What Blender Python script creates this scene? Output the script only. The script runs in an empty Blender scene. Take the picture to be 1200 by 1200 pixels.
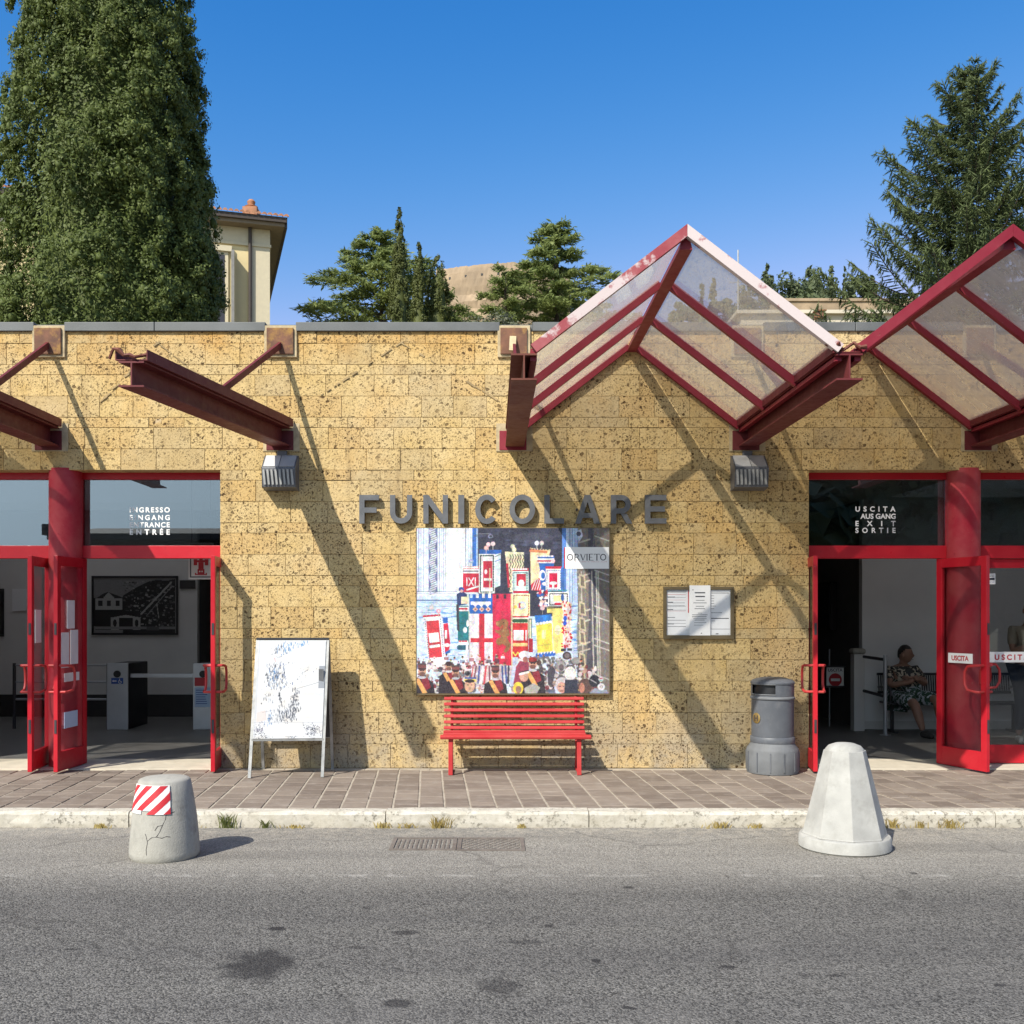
import bpy, bmesh, math, random
import numpy as np
from mathutils import Vector, Matrix, Quaternion

random.seed(7)
rng = np.random.default_rng(7)
S = bpy.context.scene
COL = S.collection
R = math.radians

# ------------------------------------------------------------------ camera, sky, sun, exposure
F, CX, CY, EYE, D0 = 1200.0, 576.0, 720.0, 1.65, 11.0     # lens in photo pixels, vanishing point, eye height, metres to the facade
cam_d = bpy.data.cameras.new('camera'); cam = bpy.data.objects.new('camera', cam_d); COL.objects.link(cam)
cam.location = (0, -D0, EYE); cam.rotation_euler = (R(90), 0, 0)
cam_d.sensor_width = 36; cam_d.lens = 36; cam_d.shift_x = 0.02; cam_d.shift_y = 0.1
cam_d.clip_end = 2000
S.camera = cam
SUN = Vector((0.735, 1.0, -1.157)).normalized()            # the way the light travels
W = bpy.data.worlds.new('World'); S.world = W; W.use_nodes = True
nt = W.node_tree; nt.nodes.clear()
sky = nt.nodes.new('ShaderNodeTexSky'); sky.sky_type = 'NISHITA'; sky.sun_disc = False
sky.sun_elevation = math.asin(-SUN.z); sky.sun_rotation = math.atan2(-SUN.x, -SUN.y)
sky.air_density = 1.0; sky.dust_density = 1.3; sky.ozone_density = 3.0; sky.altitude = 300
# the deep, clear blue of the photograph: one response curve per channel over the whole sky
def wm(op, x, y):
    n = nt.nodes.new('ShaderNodeMath'); n.operation = op
    for i, q in enumerate((x, y)):
        if isinstance(q, (int, float)): n.inputs[i].default_value = q
        else: nt.links.new(q, n.inputs[i])
    return n.outputs[0]
sp_ = nt.nodes.new('ShaderNodeSeparateColor'); cb_ = nt.nodes.new('ShaderNodeCombineColor'); nt.links.new(sky.outputs[0], sp_.inputs[0])
B_ = wm('MULTIPLY', wm('POWER', wm('DIVIDE', sp_.outputs[2], 4.0), 0.80), 5.9)
G_ = wm('MINIMUM', wm('MULTIPLY', wm('POWER', wm('DIVIDE', sp_.outputs[1], 2.28), 1.45), 2.75), wm('MULTIPLY', B_, 0.88))
R_ = wm('MINIMUM', wm('MULTIPLY', wm('POWER', wm('DIVIDE', sp_.outputs[0], 1.35), 3.6), 1.12), wm('MULTIPLY', G_, 0.80))
for i, q in enumerate((R_, G_, B_)): nt.links.new(q, cb_.inputs[i])
bg = nt.nodes.new('ShaderNodeBackground'); bg.inputs[1].default_value = 0.1
wo = nt.nodes.new('ShaderNodeOutputWorld')
nt.links.new(cb_.outputs[0], bg.inputs[0]); nt.links.new(bg.outputs[0], wo.inputs[0])
sd = bpy.data.lights.new('sun', 'SUN'); sd.energy = 4.6; sd.angle = R(0.53); sd.color = (1.0, 0.94, 0.84)
so = bpy.data.objects.new('sun', sd); COL.objects.link(so)
so.rotation_euler = SUN.to_track_quat('-Z', 'Y').to_euler(); so.location = (-8, -12, 14)
S.view_settings.view_transform = 'Standard'; S.view_settings.look = 'None'
S.view_settings.exposure = 0.5; S.view_settings.gamma = 1; S.view_settings.use_curve_mapping = False
S.render.engine = 'CYCLES'; S.cycles.max_bounces = 8; S.cycles.transparent_max_bounces = 16

# ------------------------------------------------------------------ helpers
def P(px, py, d):
    "the place that the photograph shows at (px, py), d metres away from the lens plane"
    return Vector(((px - CX) * d / F, d - D0, EYE - (py - CY) * d / F))

def link(o, parent=None):
    COL.objects.link(o)
    if parent: o.parent = parent
    return o

def tag(o, label=None, cat=None, group=None, kind=None):
    if label: o['label'] = label
    if cat: o['category'] = cat
    if group: o['group'] = group
    if kind: o['kind'] = kind
    return o

def thing(name, label, cat, loc=(0, 0, 0), rz=0, group=None):
    o = bpy.data.objects.new(name, None); COL.objects.link(o)
    o.location = loc; o.rotation_euler = (0, 0, rz); o.empty_display_size = 0.2
    bpy.context.view_layer.update()
    return tag(o, label, cat, group)

class MB:
    "collects boxes, bars, tubes and lathes into one mesh"
    def __init__(s): s.v = []; s.f = []; s.smooth = []; s.mi = []; s.cur = 0
    def add(s, vs, fs, smooth=False):
        b = len(s.v); s.v += [tuple(x) for x in vs]
        for f in fs: s.f.append([b + i for i in f]); s.smooth.append(smooth); s.mi.append(s.cur)
        return s
    def box(s, x0, x1, y0, y1, z0, z1):
        v = [(x, y, z) for z in (z0, z1) for y in (y0, y1) for x in (x0, x1)]
        return s.add(v, [(0, 2, 3, 1), (4, 5, 7, 6), (0, 1, 5, 4), (2, 6, 7, 3), (0, 4, 6, 2), (1, 3, 7, 5)])
    def cbox(s, x0, x1, y0, y1, z0, z1, c):
        "box with its front (low y) edges chamfered"
        v = [(x0, y1, z0), (x1, y1, z0), (x1, y1, z1), (x0, y1, z1), (x0, y0 + c, z0), (x1, y0 + c, z0), (x1, y0 + c, z1), (x0, y0 + c, z1),
             (x0 + c, y0, z0 + c), (x1 - c, y0, z0 + c), (x1 - c, y0, z1 - c), (x0 + c, y0, z1 - c)]
        return s.add(v, [(8, 9, 10, 11), (4, 5, 9, 8), (5, 6, 10, 9), (6, 7, 11, 10), (7, 4, 8, 11), (0, 1, 5, 4), (1, 2, 6, 5), (2, 3, 7, 6), (3, 0, 4, 7), (0, 3, 2, 1)])
    def bar(s, a, b, w, h, up=(0, 0, 1)):
        a, b, up = Vector(a), Vector(b), Vector(up); d = (b - a).normalized()
        r = d.cross(up).normalized(); u = r.cross(d)
        v = [p + r * (i * w / 2) + u * (j * h / 2) for p in (a, b) for j in (-1, 1) for i in (-1, 1)]
        return s.add(v, [(0, 2, 3, 1), (4, 5, 7, 6), (0, 1, 5, 4), (2, 6, 7, 3), (0, 4, 6, 2), (1, 3, 7, 5)])
    def prism(s, poly, axis, a, b):
        "poly of (u, v) pulled along an axis: 'x' -> (y, z), 'y' -> (x, z), 'z' -> (x, y)"
        n = len(poly); v = []
        for t in (a, b):
            for u, w in poly:
                v.append({'x': (t, u, w), 'y': (u, t, w), 'z': (u, w, t)}[axis])
        fs = [tuple(range(n)), tuple(range(2 * n - 1, n - 1, -1))] + [(i, (i + 1) % n, n + (i + 1) % n, n + i) for i in range(n)]
        return s.add(v, fs)
    def tube(s, pts, r, n=8, caps=True, smooth=True):
        pts = [Vector(p) for p in pts]; rs = r if isinstance(r, (list, tuple)) else [r] * len(pts)
        rings = []; prev = None
        for i, p in enumerate(pts):
            t = (pts[min(i + 1, len(pts) - 1)] - pts[max(i - 1, 0)]).normalized()
            if prev is None:
                ref = Vector((0, 0, 1)) if abs(t.z) < 0.9 else Vector((1, 0, 0)); prev = t.cross(ref).normalized()
            prev = (prev - t * prev.dot(t)).normalized(); q = t.cross(prev)
            rings.append([p + (prev * math.cos(k * 2 * math.pi / n) + q * math.sin(k * 2 * math.pi / n)) * rs[i] for k in range(n)])
        v = [x for rg in rings for x in rg]
        fs = [(i * n + k, i * n + (k + 1) % n, (i + 1) * n + (k + 1) % n, (i + 1) * n + k) for i in range(len(pts) - 1) for k in range(n)]
        s.add(v, fs, smooth)
        if caps:
            m = len(pts) - 1
            s.add(rings[0], [tuple(range(n - 1, -1, -1))]); s.add(rings[m], [tuple(range(n))])
        return s
    def lathe(s, prof, c=(0, 0, 0), n=32, smooth=True, rot=0.0):
        v = []; fs = []; m = len(prof)
        for r, z in prof:
            for k in range(n):
                a = rot + k * 2 * math.pi / n; v.append((c[0] + r * math.cos(a), c[1] + r * math.sin(a), c[2] + z))
        for i in range(m - 1):
            for k in range(n): fs.append((i * n + k, i * n + (k + 1) % n, (i + 1) * n + (k + 1) % n, (i + 1) * n + k))
        fs.append(tuple(range(n - 1, -1, -1))); fs.append(tuple((m - 1) * n + k for k in range(n)))
        return s.add(v, fs, smooth)
    def build(s, name, m, parent=None, bevel=0.0, label=None):
        me = bpy.data.meshes.new(name); me.from_pydata(s.v, [], s.f)
        me.polygons.foreach_set('use_smooth', s.smooth)
        ms = m if isinstance(m, (list, tuple)) else [m]
        for q in ms: me.materials.append(q)
        if len(ms) > 1: me.polygons.foreach_set('material_index', s.mi)
        me.update()
        o = link(bpy.data.objects.new(name, me), parent)
        if parent: o.matrix_parent_inverse = parent.matrix_world.inverted()
        if bevel:
            b = o.modifiers.new('bevel', 'BEVEL'); b.width = bevel; b.segments = 2; b.limit_method = 'ANGLE'; b.angle_limit = R(35)
        if any(s.smooth):
            try: me.set_sharp_from_angle(angle=R(40))
            except Exception: pass
        if label: o['label'] = label
        return o

def fast_mesh(name, verts, faces, m, parent=None, smooth=False):
    verts = np.asarray(verts, np.float32); faces = np.asarray(faces, np.int32); k = faces.shape[1]
    me = bpy.data.meshes.new(name)
    me.vertices.add(len(verts)); me.vertices.foreach_set('co', verts.ravel())
    me.loops.add(faces.size); me.loops.foreach_set('vertex_index', faces.ravel())
    me.polygons.add(len(faces)); me.polygons.foreach_set('loop_start', np.arange(0, faces.size, k, dtype=np.int32))
    me.materials.append(m); me.update(calc_edges=True); me.validate()
    o = link(bpy.data.objects.new(name, me), parent)
    if parent: o.matrix_parent_inverse = parent.matrix_world.inverted()
    return o

def lin(c):
    c = np.asarray(c, float) / 255.0
    return np.where(c <= 0.04045, c / 12.92, ((c + 0.055) / 1.055) ** 2.4)

# ------------------------------------------------------------------ materials
class NT:
    "small node-tree writer"
    def __init__(s, name):
        s.m = bpy.data.materials.new(name); s.m.use_nodes = True; s.t = s.m.node_tree; s.t.nodes.clear()
        s.out = s.t.nodes.new('ShaderNodeOutputMaterial')
    def n(s, typ, **kw):
        x = s.t.nodes.new('ShaderNode' + typ)
        for k, v in kw.items():
            if k.startswith('i_'): x.inputs[k[2:].replace('_', ' ')].default_value = v
            else: setattr(x, k, v)
        return x
    def l(s, a, b): s.t.links.new(a, b); return s
    def pos(s): return s.n('NewGeometry').outputs['Position']
    def noise(s, vec, scale, detail=4, rough=0.55, dist=0):
        x = s.n('TexNoise'); x.inputs['Scale'].default_value = scale; x.inputs['Detail'].default_value = detail
        x.inputs['Roughness'].default_value = rough; x.inputs['Distortion'].default_value = dist; s.l(vec, x.inputs['Vector']); return x.outputs['Fac']
    def voro(s, vec, scale, feature='F1', rnd=1.0):
        x = s.n('TexVoronoi', feature=feature); x.inputs['Scale'].default_value = scale; x.inputs['Randomness'].default_value = rnd
        s.l(vec, x.inputs['Vector']); return x
    def math(s, op, a, b=None, clamp=False):
        x = s.n('Math', operation=op, use_clamp=clamp)
        for i, q in enumerate((a, b)):
            if q is None: continue
            if isinstance(q, (int, float)): x.inputs[i].default_value = q
            else: s.l(q, x.inputs[i])
        return x.outputs[0]
    def ramp(s, fac, a, b, lo=0.0, hi=1.0):
        x = s.n('MapRange'); s.l(fac, x.inputs['Value']); x.inputs['From Min'].default_value = a; x.inputs['From Max'].default_value = b
        x.inputs['To Min'].default_value = lo; x.inputs['To Max'].default_value = hi; return x.outputs['Result']
    def mix(s, fac, a, b, blend='MIX'):
        x = s.n('Mix', data_type='RGBA', blend_type=blend)
        if isinstance(fac, (int, float)): x.inputs[0].default_value = fac
        else: s.l(fac, x.inputs[0])
        for i, q in ((6, a), (7, b)):
            if isinstance(q, (tuple, list)): x.inputs[i].default_value = (*q[:3], 1)
            else: s.l(q, x.inputs[i])
        return x.outputs[2]
    def bump(s, h, strength=0.5, dist=0.01, normal=None):
        x = s.n('Bump'); x.inputs['Strength'].default_value = strength; x.inputs['Distance'].default_value = dist; s.l(h, x.inputs['Height'])
        if normal is not None: s.l(normal, x.inputs['Normal'])
        return x.outputs['Normal']
    def principled(s, col, rough=0.6, metal=0.0, normal=None, spec=0.5, coat=0.0):
        b = s.n('BsdfPrincipled')
        for k, q in (('Base Color', col), ('Roughness', rough), ('Metallic', metal)):
            if isinstance(q, (tuple, list)): b.inputs[k].default_value = (*q[:3], 1)
            elif isinstance(q, (int, float)): b.inputs[k].default_value = q
            else: s.l(q, b.inputs[k])
        b.inputs['Specular IOR Level'].default_value = spec; b.inputs['Coat Weight'].default_value = coat
        if normal is not None: s.l(normal, b.inputs['Normal'])
        s.l(b.outputs[0], s.out.inputs[0]); return b

def plain(name, col, rough=0.6, metal=0.0, var=0.25, scale=6.0, bump=0.15, bscale=60.0, spec=0.5, dirt=None, dirt_amt=0.5, dirt_scale=3.0, coat=0.0):
    t = NT(name); p = t.pos(); n1 = t.noise(p, scale, 5)
    a = tuple(c * (1 - var) for c in col); b = tuple(min(1, c * (1 + var)) for c in col)
    c = t.mix(t.ramp(n1, 0.3, 0.7), a, b)
    if dirt:
        n2 = t.noise(p, dirt_scale, 8, 0.7); c = t.mix(t.ramp(n2, 0.5, 0.68, 0, dirt_amt), c, dirt)
    t.principled(c, t.ramp(n1, 0.2, 0.8, max(0.02, rough - 0.1), min(1, rough + 0.1)), metal,
                 t.bump(t.noise(p, bscale, 4), bump, 0.004) if bump else None, spec, coat)
    return t.m

def island_rand(t):
    oi = t.n('ObjectInfo'); g = t.n('NewGeometry')
    return t.math('FRACT', t.math('ADD', oi.outputs['Random'], g.outputs['Random Per Island']))

def mat_tufa():
    t = NT('tufa_stone'); p = t.pos(); r = island_rand(t)
    off = t.n('Vector'+'Math', operation='ADD'); sc = t.n('CombineXYZ')
    t.l(t.math('MULTIPLY', r, 37.0), sc.inputs[0]); t.l(t.math('MULTIPLY', r, 91.0), sc.inputs[2]); t.l(p, off.inputs[0]); t.l(sc.outputs[0], off.inputs[1])
    q = off.outputs[0]
    wob = t.n('TexNoise'); wob.inputs['Scale'].default_value = 26; wob.inputs['Detail'].default_value = 3; t.l(q, wob.inputs['Vector'])
    w2 = t.n('VectorMath', operation='MULTIPLY_ADD'); t.l(wob.outputs['Color'], w2.inputs[0]); w2.inputs[1].default_value = (0.045, 0.045, 0.045); t.l(q, w2.inputs[2])
    v1 = t.voro(w2.outputs[0], 17); v2 = t.voro(w2.outputs[0], 42); v3 = t.voro(w2.outputs[0], 5.5); v4 = t.voro(w2.outputs[0], 88); sep4 = t.n('SeparateColor'); t.l(v4.outputs['Color'], sep4.inputs[0])
    sep = t.n('SeparateColor'); t.l(v1.outputs['Color'], sep.inputs[0]); sep2 = t.n('SeparateColor'); t.l(v2.outputs['Color'], sep2.inputs[0]); sep3 = t.n('SeparateColor'); t.l(v3.outputs['Color'], sep3.inputs[0])
    def pits(v, sp, lo, hi, thr, edge):       # only some cells hold a pit, of a radius of their own
        rad = t.ramp(sp.outputs[0], thr, 1.0, lo, hi); on = t.math('GREATER_THAN', sp.outputs[0], thr)
        d = t.math('SUBTRACT', rad, v.outputs['Distance'])
        return t.math('MULTIPLY', t.ramp(d, 0.0, edge), on)
    pa = pits(v1, sep, 0.09, 0.36, 0.34, 0.08); pb = pits(v2, sep2, 0.18, 0.50, 0.28, 0.12); pc = pits(v3, sep3, 0.03, 0.14, 0.74, 0.03)
    pit = t.math('MAXIMUM', t.math('MAXIMUM', pa, t.math('MULTIPLY', pb, 0.8)), pc)
    pit = t.math('MAXIMUM', pit, t.math('MULTIPLY', pits(v4, sep4, 0.20, 0.60, 0.40, 0.15), 0.38))
    dens = t.math('ADD', t.ramp(t.noise(q, 2.2, 4, 0.6), 0.3, 0.62, 0.45, 1.0), t.math('MULTIPLY', t.math('SUBTRACT', r, 0.5), 0.5), True)
    pit = t.math('MULTIPLY', pit, dens)
    big = t.noise(p, 0.55, 3); mid = t.noise(q, 3.2, 5); fine = t.noise(q, 70, 6, 0.7)
    c = t.mix(t.ramp(mid, 0.3, 0.7), (0.61, 0.420, 0.155), (0.73, 0.555, 0.275))
    c = t.mix(t.ramp(r, 0.0, 1.0, 0.0, 0.55), c, t.mix(t.ramp(fine, 0.3, 0.7), (0.50, 0.37, 0.19), (0.72, 0.57, 0.32)))
    c = t.mix(t.math('MULTIPLY', t.math('GREATER_THAN', r, 0.80), 0.32), c, (0.55, 0.30, 0.07))
    c = t.mix(t.math('MULTIPLY', t.math('LESS_THAN', r, 0.16), 0.34), c, (0.33, 0.28, 0.20))
    c = t.mix(t.ramp(fine, 0.35, 0.72, 0.0, 0.50), c, (0.30, 0.20, 0.08), 'MIX')
    c = t.mix(t.ramp(big, 0.50, 0.72, 0, 0.5), c, (0.58, 0.48, 0.32))
    c = t.mix(t.ramp(t.noise(p, 1.1, 5, 0.6), 0.52, 0.7, 0, 0.5), c, (0.60, 0.36, 0.105))
    c = t.mix(t.ramp(t.noise(q, 9, 6, 0.7), 0.5, 0.7, 0, 0.35), c, (0.40, 0.29, 0.15))
    # weathering with its own shape: grey lichen on the foot courses, rusty runs at the top
    xz = t.n('SeparateXYZ'); t.l(p, xz.inputs[0])
    st = t.noise(p, 1.6, 6, 0.65)
    foot = t.math('MULTIPLY', t.ramp(xz.outputs[2], 0.80, 0.12), t.ramp(st, 0.38, 0.58))
    c = t.mix(t.math('MULTIPLY', foot, 0.8), c, t.mix(fine, (0.16, 0.14, 0.12), (0.48, 0.43, 0.34)))
    wh = t.noise(p, 2.3, 7, 0.7)
    c = t.mix(t.ramp(wh, 0.66, 0.74, 0, 0.45), c, (0.62, 0.56, 0.47))
    top = t.math('MULTIPLY', t.ramp(xz.outputs[2], 4.3, 4.7), t.ramp(st, 0.4, 0.65))
    c = t.mix(t.math('MULTIPLY', top, 0.75), c, (0.52, 0.25, 0.04))
    sm = t.n('Mapping'); sm.inputs['Scale'].default_value = (3.5, 3.5, 0.35); t.l(p, sm.inputs['Vector']); sn = t.noise(sm.outputs[0], 1.6, 7, 0.65)
    c = t.mix(t.ramp(sn, 0.54, 0.70, 0, 0.42), c, (0.24, 0.165, 0.085))
    c = t.mix(t.math('MULTIPLY', pit, 0.92), c, t.mix(sep.outputs[1], (0.040, 0.022, 0.012), (0.13, 0.072, 0.030)))
    h = t.math('SUBTRACT', t.math('MULTIPLY', fine, 0.35), pit)
    t.principled(c, 0.92, 0, t.bump(h, 0.9, 0.012), 0.15)
    return t.m

def mat_asphalt():
    t = NT('asphalt'); p = t.pos(); xz = t.n('SeparateXYZ'); t.l(p, xz.inputs[0])
    g1 = t.voro(p, 105); g2 = t.voro(p, 210); sp = t.n('SeparateColor'); t.l(g1.outputs['Color'], sp.inputs[0]); sp2 = t.n('SeparateColor'); t.l(g2.outputs['Color'], sp2.inputs[0])
    big = t.noise(p, 0.9, 6, 0.6); fine = t.noise(p, 300, 3)
    st = t.n('Mapping'); st.inputs['Scale'].default_value = (0.16, 1.4, 1); t.l(p, st.inputs['Vector']); streak = t.noise(st.outputs[0], 1.7, 7, 0.6)
    grain = t.math('ADD', t.math('MULTIPLY', sp.outputs[0], 0.6), t.math('MULTIPLY', sp2.outputs[0], 0.4))
    dark = t.mix(t.ramp(grain, 0.15, 0.85), (0.030, 0.029, 0.026), (0.240, 0.228, 0.205))
    light = t.mix(t.ramp(grain, 0.15, 0.85), (0.150, 0.140, 0.120), (0.385, 0.360, 0.315))
    edge = t.math('ADD', xz.outputs[1], t.math('MULTIPLY', t.math('SUBTRACT', streak, 0.5), 0.9))
    c = t.mix(t.ramp(edge, -4.50, -3.80), dark, light)
    c = t.mix(t.ramp(streak, 0.35, 0.7, 0.0, 0.35), c, (0.05, 0.048, 0.05))
    c = t.mix(t.ramp(big, 0.55, 0.8, 0, 0.3), c, (0.24, 0.225, 0.205))
    # faint worn paint line along the road
    d = t.math('ABSOLUTE', t.math('ADD', xz.outputs[1], 4.02)); ln = t.math('MULTIPLY', t.ramp(d, 0.045, 0.02), t.ramp(t.noise(p, 5, 8, 0.75), 0.50, 0.62))
    c = t.mix(t.math('MULTIPLY', ln, 0.55), c, (0.42, 0.40, 0.36))
    # oil spots
    nz = t.noise(p, 7, 5, 0.6)
    for x, y, rx, ry, a in SPOTS:
        dx = t.math('DIVIDE', t.math('SUBTRACT', xz.outputs[0], x), rx); dy = t.math('DIVIDE', t.math('SUBTRACT', xz.outputs[1], y), ry)
        rr = t.math('SQRT', t.math('ADD', t.math('MULTIPLY', dx, dx), t.math('MULTIPLY', dy, dy)))
        rr = t.math('ADD', rr, t.math('MULTIPLY', t.math('SUBTRACT', nz, 0.5), 1.6))
        c = t.mix(t.ramp(rr, 1.05, 0.6, 0, a), c, (0.022, 0.021, 0.022))
    wv = t.n('TexNoise'); wv.inputs['Scale'].default_value = 2.2; wv.inputs['Detail'].default_value = 6; t.l(p, wv.inputs['Vector']); wq = t.n('VectorMath', operation='MULTIPLY_ADD'); t.l(wv.outputs['Color'], wq.inputs[0]); wq.inputs[1].default_value = (0.5, 0.5, 0); t.l(p, wq.inputs[2])
    crack = t.voro(wq.outputs[0], 0.55, 'DISTANCE_TO_EDGE'); cm = t.math('MULTIPLY', t.ramp(crack.outputs['Distance'], 0.012, 0.004), t.ramp(big, 0.44, 0.56))
    c = t.mix(t.math('MULTIPLY', cm, 0.30), c, (0.03, 0.028, 0.026))
    gr = t.math('MULTIPLY', t.ramp(xz.outputs[1], -3.1, -2.45), t.ramp(t.noise(p, 11, 7, 0.75), 0.45, 0.62)); c = t.mix(t.math('MULTIPLY', gr, 0.6), c, (0.46, 0.41, 0.33))
    h = t.math('ADD', t.math('MULTIPLY', g1.outputs['Distance'], -1.0), t.math('MULTIPLY', fine, 0.3))
    t.principled(c, 0.85, 0, t.bump(h, 0.8, 0.006), 0.25)
    return t.m

def gp(px, py):   # a road point under a pixel
    d = 1.78 * F / (py - CY); return (px - CX) * d / F, d - D0
SPOTS = []
for px, py, wpx, hpx, a in ((305, 1131, 42, 20, .75), (464, 1176, 22, 6, .7), (585, 1156, 30, 12, .55), (323, 1088, 12, 3, .9), (698, 1126, 7, 3, .85), (643, 1085, 8, 2, .8), (475, 1093, 18, 3, .7), (610, 1104, 30, 3, .5), (600, 1052, 8, 2, .4), (940, 1142, 8, 3, .5), (430, 1064, 8, 2, .5)):
    x, y = gp(px, py); x1, _ = gp(px + wpx, py); _, y1 = gp(px, py - hpx)
    SPOTS.append((x, y, abs(x1 - x), abs(y1 - y), a))
_r = random.Random(5)
for _ in range(14): SPOTS.append((_r.uniform(-2.6, 3), _r.uniform(-6.4, -3.6), _r.uniform(.02, .06), _r.uniform(.015, .04), _r.uniform(.4, .8)))

def mat_red(name, wear=0.0, wt=0.50, col=(0.42, 0.012, 0.022), rough=0.35, fade=(0.50, 0.06, 0.06)):
    t = NT(name); p = t.pos(); n1 = t.noise(p, 2.5, 6, 0.6); n2 = t.noise(p, 14, 6, 0.7)
    c = t.mix(t.ramp(n1, 0.35, 0.7), col, fade)
    c = t.mix(t.ramp(n2, 0.62, 0.72, 0, 0.5), c, tuple(x * 0.55 for x in col))
    c = t.mix(t.ramp(t.noise(p, 45, 4), 0.70, 0.76, 0, 0.7), c, (0.35, 0.22, 0.17))
    if wear: c = t.mix(t.ramp(t.noise(p, 2.4, 8, 0.66), wt, wt + .05, 0, wear), c, (0.62, 0.55, 0.53))
    t.principled(c, t.ramp(n2, 0.3, 0.7, rough - 0.04, rough + 0.22), 0, t.bump(n2, 0.12, 0.003), 0.35); return t.m

def mat_foliage(name, a, b, scale=1.5, rough=0.6, trans=0.25):
    t = NT(name); p = t.pos(); g = t.n('NewGeometry')
    n1 = t.noise(p, scale, 4, 0.6)
    f = t.math('ADD', t.math('MULTIPLY', t.ramp(n1, 0.3, 0.7), 0.5), t.math('MULTIPLY', g.outputs['Random Per Island'], 0.5))
    c = t.mix(f, a, b)
    bs = t.principled(c, rough, 0, None, 0.3)
    if trans:
        tr = t.n('BsdfTranslucent'); t.l(c, tr.inputs[0]); mx = t.n('MixShader'); mx.inputs[0].default_value = trans
        t.l(bs.outputs[0], mx.inputs[1]); t.l(tr.outputs[0], mx.inputs[2]); t.l(mx.outputs[0], t.out.inputs[0])
    return t.m

def mat_glass(name, refl=0.1, tint=(0.9, 0.93, 0.92), dirt=0.0, dcol=(0.6, 0.58, 0.55), rough=0.01, dscale=3.0, gain=0.5):
    t = NT(name); p = t.pos()
    tr = t.n('BsdfTransparent'); tr.inputs[0].default_value = (*tint, 1)
    gl = t.n('BsdfGlossy'); gl.inputs['Roughness'].default_value = rough; gl.inputs[0].default_value = (0.9, 0.95, 1, 1)
    lw = t.n('LayerWeight'); lw.inputs['Blend'].default_value = 0.3
    m1 = t.n('MixShader'); t.l(t.ramp(lw.outputs['Facing'], 0, 1, refl, min(1, refl + gain)), m1.inputs[0]); t.l(tr.outputs[0], m1.inputs[1]); t.l(gl.outputs[0], m1.inputs[2])
    res = m1.outputs[0]
    if dirt:
        df = t.n('BsdfDiffuse'); df.inputs[0].default_value = (*dcol, 1); tl = t.n('BsdfTranslucent'); tl.inputs[0].default_value = (*dcol, 1)
        md = t.n('MixShader'); md.inputs[0].default_value = 0.6; t.l(df.outputs[0], md.inputs[1]); t.l(tl.outputs[0], md.inputs[2])
        mp = t.n('Mapping'); mp.inputs['Scale'].default_value = (1.0, 3.2, 1.0); mp.inputs['Rotation'].default_value = (0, 0.6, 0); t.l(p, mp.inputs['Vector']); n1 = t.noise(mp.outputs[0], dscale, 8, 0.68); n2 = t.noise(p, 40, 3)
        fac = t.math('ADD', t.ramp(n1, 0.35, 0.75, dirt * 0.8, dirt * 1.25), t.ramp(n2, 0.62, 0.72, 0, dirt * 0.8))
        m2 = t.n('MixShader'); t.l(fac, m2.inputs[0]); t.l(res, m2.inputs[1]); t.l(md.outputs[0], m2.inputs[2]); res = m2.outputs[0]
    t.l(res, t.out.inputs[0]); return t.m

def mat_print(name='print', rough=0.4):
    t = NT(name); a = t.n('Attribute', attribute_name='print')
    n = t.noise(t.pos(), 90, 3); c = t.mix(t.ramp(n, 0.3, 0.7, 0, 0.10), a.outputs['Color'], (0.5, 0.5, 0.52))
    t.principled(c, rough, 0, None, 0.3); return t.m

def mat_pattern(name, a, b, c, scale=22):
    t = NT(name); p = t.n('TexCoord').outputs['Object']; n1 = t.noise(p, scale, 2, 0.5, 1.2); n2 = t.noise(p, scale * 0.7, 1, 0.5, 0.8)
    col = t.mix(t.ramp(n1, 0.49, 0.52), a, b); col = t.mix(t.ramp(n2, 0.56, 0.59), col, c)
    t.principled(col, 0.9, 0, None, 0.1); return t.m

M = {}
M['tufa'] = mat_tufa()
M['mortar'] = plain('mortar', (0.34, 0.245, 0.12), 0.95, bscale=90, bump=0.5)
M['concrete'] = plain('concrete', (0.37, 0.355, 0.31), 0.9, var=0.2, scale=7, bump=0.7, bscale=90, dirt=(0.17, 0.16, 0.14), dirt_amt=0.7, dirt_scale=7)
M['concrete_pale'] = plain('pale_concrete', (0.385, 0.378, 0.35), 0.9, var=0.14, scale=6, bump=0.45, bscale=110, dirt=(0.24, 0.23, 0.20), dirt_amt=0.4, dirt_scale=9)
M['travertine_plain'] = plain('travertine', (0.60, 0.56, 0.47), 0.85, var=0.14, scale=8, bump=0.6, bscale=40, dirt=(0.13, 0.115, 0.09), dirt_amt=0.9, dirt_scale=16)
M['red'] = mat_red('red_paint', 0, 0.50, (0.43, 0.008, 0.020), 0.3, (0.50, 0.02, 0.03))
M['red_col'] = mat_red('red_column_paint', 0, 0.50, (0.36, 0.012, 0.03), 0.45, (0.44, 0.075, 0.075))
M['bench_red'] = mat_red('bench_paint', 0, 0.50, (0.42, 0.024, 0.028), 0.35, (0.48, 0.06, 0.055))
M['maroon'] = mat_red('oxide_paint', 0, 0.50, (0.115, 0.014, 0.018), 0.5, (0.15, 0.030, 0.030))
M['maroon_rust'] = mat_red('rusted_oxide_paint', 0, 0.50, (0.12, 0.030, 0.022), 0.6, (0.18, 0.070, 0.042))
M['canopy_red'] = mat_red('canopy_paint', 0, 0.50, (0.20, 0.012, 0.024), 0.4, (0.25, 0.028, 0.042))
M['canopy_worn'] = mat_red('worn_canopy_paint', 0.85, 0.51, (0.27, 0.03, 0.045), 0.5, (0.40, 0.13, 0.13))
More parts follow.
